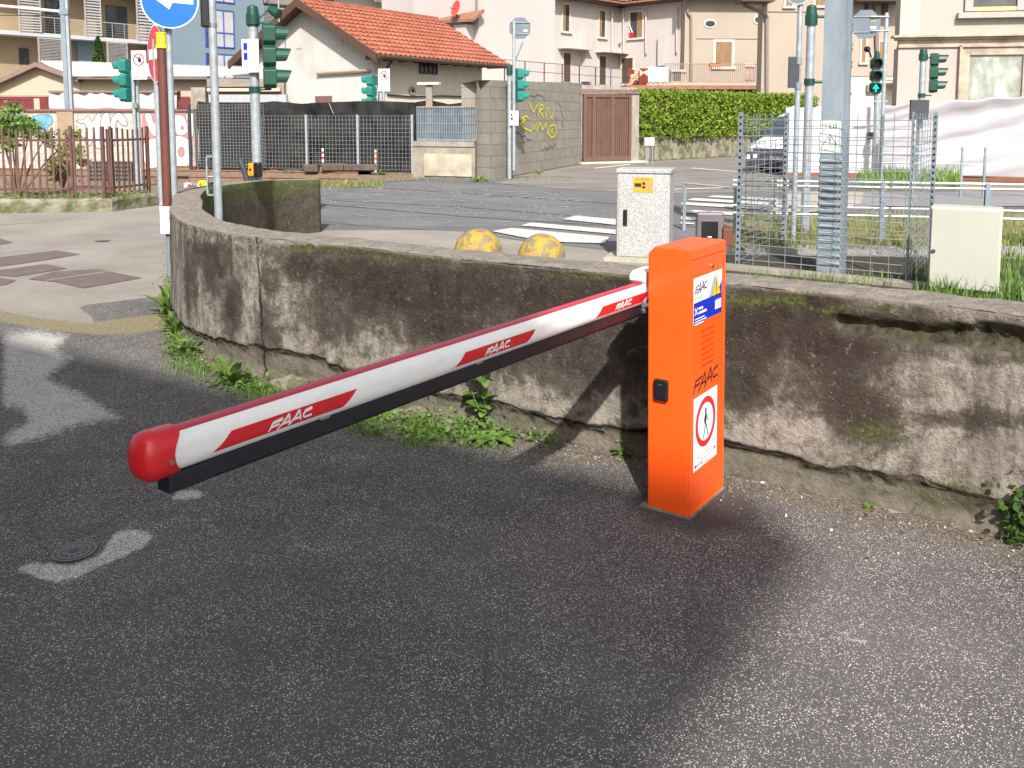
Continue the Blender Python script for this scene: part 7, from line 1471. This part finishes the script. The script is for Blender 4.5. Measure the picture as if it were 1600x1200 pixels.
# grass sprouting on the wall behind the cage sill
C = [G(rg.uniform(1160, 1420), 436 + rg.uniform(-2, 14), .02) for _ in range(260)]; tag(blades('cage_foot_grass', C, .04, .14, LEAF_W, w_=.004, seed=9), kind='stuff')
rq = random.Random(21); C = []
for cx_, cy_, sx_, sy_, n_ in ((266, 470, 9, 22, 260), (276, 530, 10, 22, 260), (300, 560, 14, 8, 120), (372, 603, 26, 6, 260), (690, 678, 50, 9, 420), (755, 672, 30, 12, 300), (620, 655, 40, 9, 300), (845, 690, 20, 5, 70), (975, 712, 6, 4, 30)):
    for _ in range(n_):
        q = G(rq.gauss(cx_, sx_), rq.gauss(cy_, sy_), 0); C.append((q.x, q.y, abs(rq.gauss(.0, .03)) + .004))
tag(leafmesh('ground_cover', C, .026, LEAF_W, seed=12, up=1.0), kind='stuff')
# gravel at the wall foot
def gravel():
    rg = random.Random(4); mb = MB(); ms = [M('grit_pale', (.42, .38, .33), (.32, .29, .25), .9), M('grit_brown', (.13, .09, .065), (.09, .065, .05), .9), M('grit_grey', (.20, .18, .165), (.15, .14, .13), .9)]
    for _ in range(5200):
        i = rg.randint(30, len(WPATH) - 60); 
        if WPATH[i][0] > 2.6 or WPATH[i][0] < -2.3: continue
        x, y, _z = WPATH[i]; d = abs(rg.gauss(0, .11 if x < .9 else .22)) + .01; tx, ty = WPATH[i + 1][0] - x, WPATH[i + 1][1] - y; l = math.hypot(tx, ty); nx_, ny_ = -ty / l, tx / l
        px, py = x - ny_ * 0 + nx_ * d * (1), y + ny_ * d * (1)
        if ny_ > 0: px, py = x - nx_ * d, y - ny_ * d
        s = rg.choice((.0025, .003, .004, .006)) * rg.uniform(.7, 1.4) * (2 if rg.random() < .03 else 1); c = Vector((px + rg.gauss(0, .01), py + rg.gauss(0, .01), s * .4)); pts = [c + Vector((rg.uniform(-1, 1), rg.uniform(-1, 1), rg.uniform(-.5, 1))).normalized() * s for _ in range(5)]
        mb.add(pts, [(0, 1, 2), (0, 2, 3), (0, 3, 4), (1, 2, 3), (1, 3, 4), (0, 1, 4), (2, 3, 4)], rg.choice(ms))
    tag(mb.build('gravel'), kind='stuff')
gravel()
def rubble():
    ms = M('broken_render', (.19, .17, .125), (.085, .085, .045), .95, scale=14, lo=.4, hi=.6, bump=1, bscale=40, bd=.01); k = 0
    for px, py, s, lab in ((450, 608, .085, 'mossy lump of broken render under the corner crack'), (505, 622, .06, 'rounded stone at the wall foot left of the grass'), (640, 655, .07, 'pale stone half buried in the grass below the boom'), (700, 672, .05, 'small stone at the wall foot in the grass'), (862, 732, .018, 'pale flat stone chip by the boom shadow'), (905, 720, .02, 'broken chip of render near the boom shadow')):
        k += 1; c = G(px, py); rg = random.Random(k); bm = bmesh.new(); bmesh.ops.create_icosphere(bm, subdivisions=3, radius=1); 
        for v in bm.verts: n = 1 + .4 * mnoise.noise(v.co * 1.6 + Vector((k, 0, 0))) + .16 * mnoise.noise(v.co * 4); v.co = Vector((v.co.x * s * 1.4 * n, v.co.y * s * .8 * n, v.co.z * s * .55 * n))
        me = bpy.data.meshes.new('stone'); bm.to_mesh(me); bm.free(); o = bpy.data.objects.new('stone', me); COL.objects.link(o); o.location = c + Vector((0, .03, s * .15)); me.materials.append(ms); tag(o, lab, 'stone')
    rg = random.Random(9)
    for px, py, lab in ((1176, 748, 'scrap of white litter beside the orange post'), (1192, 757, 'crumpled bluish litter scrap right of the orange post')):
        c = G(px, py); mb = MB(); p = [c + Vector((rg.uniform(-.02, .02), rg.uniform(-.015, .015), rg.uniform(.002, .015))) for _ in range(6)]; mb.add(p, [(0, 1, 2), (2, 3, 0), (3, 4, 5), (1, 3, 5)], WHITES); o = mb.build('litter', loc=c); tag(o, lab, 'litter')
    t = thing('yellow_bag', 'bright yellow plastic wrapper with white scraps on top of the wall curve', 'wrapper', D(322, 292, 10.2)); c = Vector(t.location); mb = MB(); f = Fr((c.x, c.y), (1, 0)); u0, u1, z0, z1 = f.rect(309, 282, 323, 294); V = []
    for j in range(6):
        for i in range(8): V.append(f.p(u0 + (u1 - u0) * i / 7, z0 + (z1 - z0) * j / 5, .03 * math.sin(i * 1.3 + j)))
    mb.add(V, [(j * 8 + i, j * 8 + i + 1, (j + 1) * 8 + i + 1, (j + 1) * 8 + i) for j in range(5) for i in range(7)], M('neon_yellow', (.85, .85, .01), (.78, .78, .02), .6)); mb.build('sheet', t)
    mb = MB(); rg = random.Random(5)
    for _ in range(14): 
        q = D(rg.uniform(290, 312), rg.uniform(286, 296), 10.2); p = [q + Vector((rg.uniform(-.06, .06), rg.uniform(-.04, .04), rg.uniform(-.03, .03))) for _ in range(4)]; mb.add(p, [(0, 1, 2), (1, 2, 3)], M('pale_litter', (.6, .5, .5), (.45, .35, .33)))
    mb.build('scraps', t)
rubble()
def bush(lab, px, py, Y, size, n, sd, trunk=True, nm='shrub', m=None, sx=1.0, cone=False):
    c = D(px, py, Y); g0 = Vector((c.x, c.y, 0)); t = thing(nm, lab, 'shrub', g0); rr_ = np.random.default_rng(sd); pts = []
    cl = [(rr_.normal() * size * .45 * sx, rr_.normal() * size * .4, rr_.normal() * size * .32) for _ in range(22)]
    for k in range(n):
        q = cl[rr_.integers(len(cl))]; p = Vector((c.x + q[0] + rr_.normal() * size * .13, c.y + q[1] + rr_.normal() * size * .13, c.z + q[2] + rr_.normal() * size * .09))
        if cone: hz = rr_.uniform(0, 1); a = rr_.uniform(0, 6.28); rad = size * .28 * (1 - hz) ** .6; p = Vector((c.x + rad * math.cos(a), c.y + rad * math.sin(a), c.z + (hz - .5) * size * 1.6))
        if p.z > .02: pts.append(p)
    leafmesh('foliage', pts, .085 if not cone else .2, m or LEAF_T, t, seed=sd)
    mb = MB()
    for q in cl[:9]: b = Vector((c.x + q[0], c.y + q[1], max(.1, c.z + q[2]))); mid = g0.lerp(b, .5) + Vector((0, 0, .1)); mb.cyl(g0, mid, .022, .014, 6, M('bark')); mb.cyl(mid, b, .014, .006, 6, M('bark'))
    mb.build('branches', t)
bush('loose spring green shrub with a dark stem behind the picket fence at the left edge', 22, 205, 15.5, .62, 2600, 3, sx=1.1)
bush('dry sparse shrub between the pickets and the wire crate', 95, 250, 17.5, .55, 1100, 4, m=m_leaf('dry_leaf', (.16, .15, .06), (.34, .32, .16), 5))
bush('dark conical evergreen in front of the louvre screens', 154, 90, 55, 1.6, 1200, 6, nm='conifer', m=IVY, cone=True)
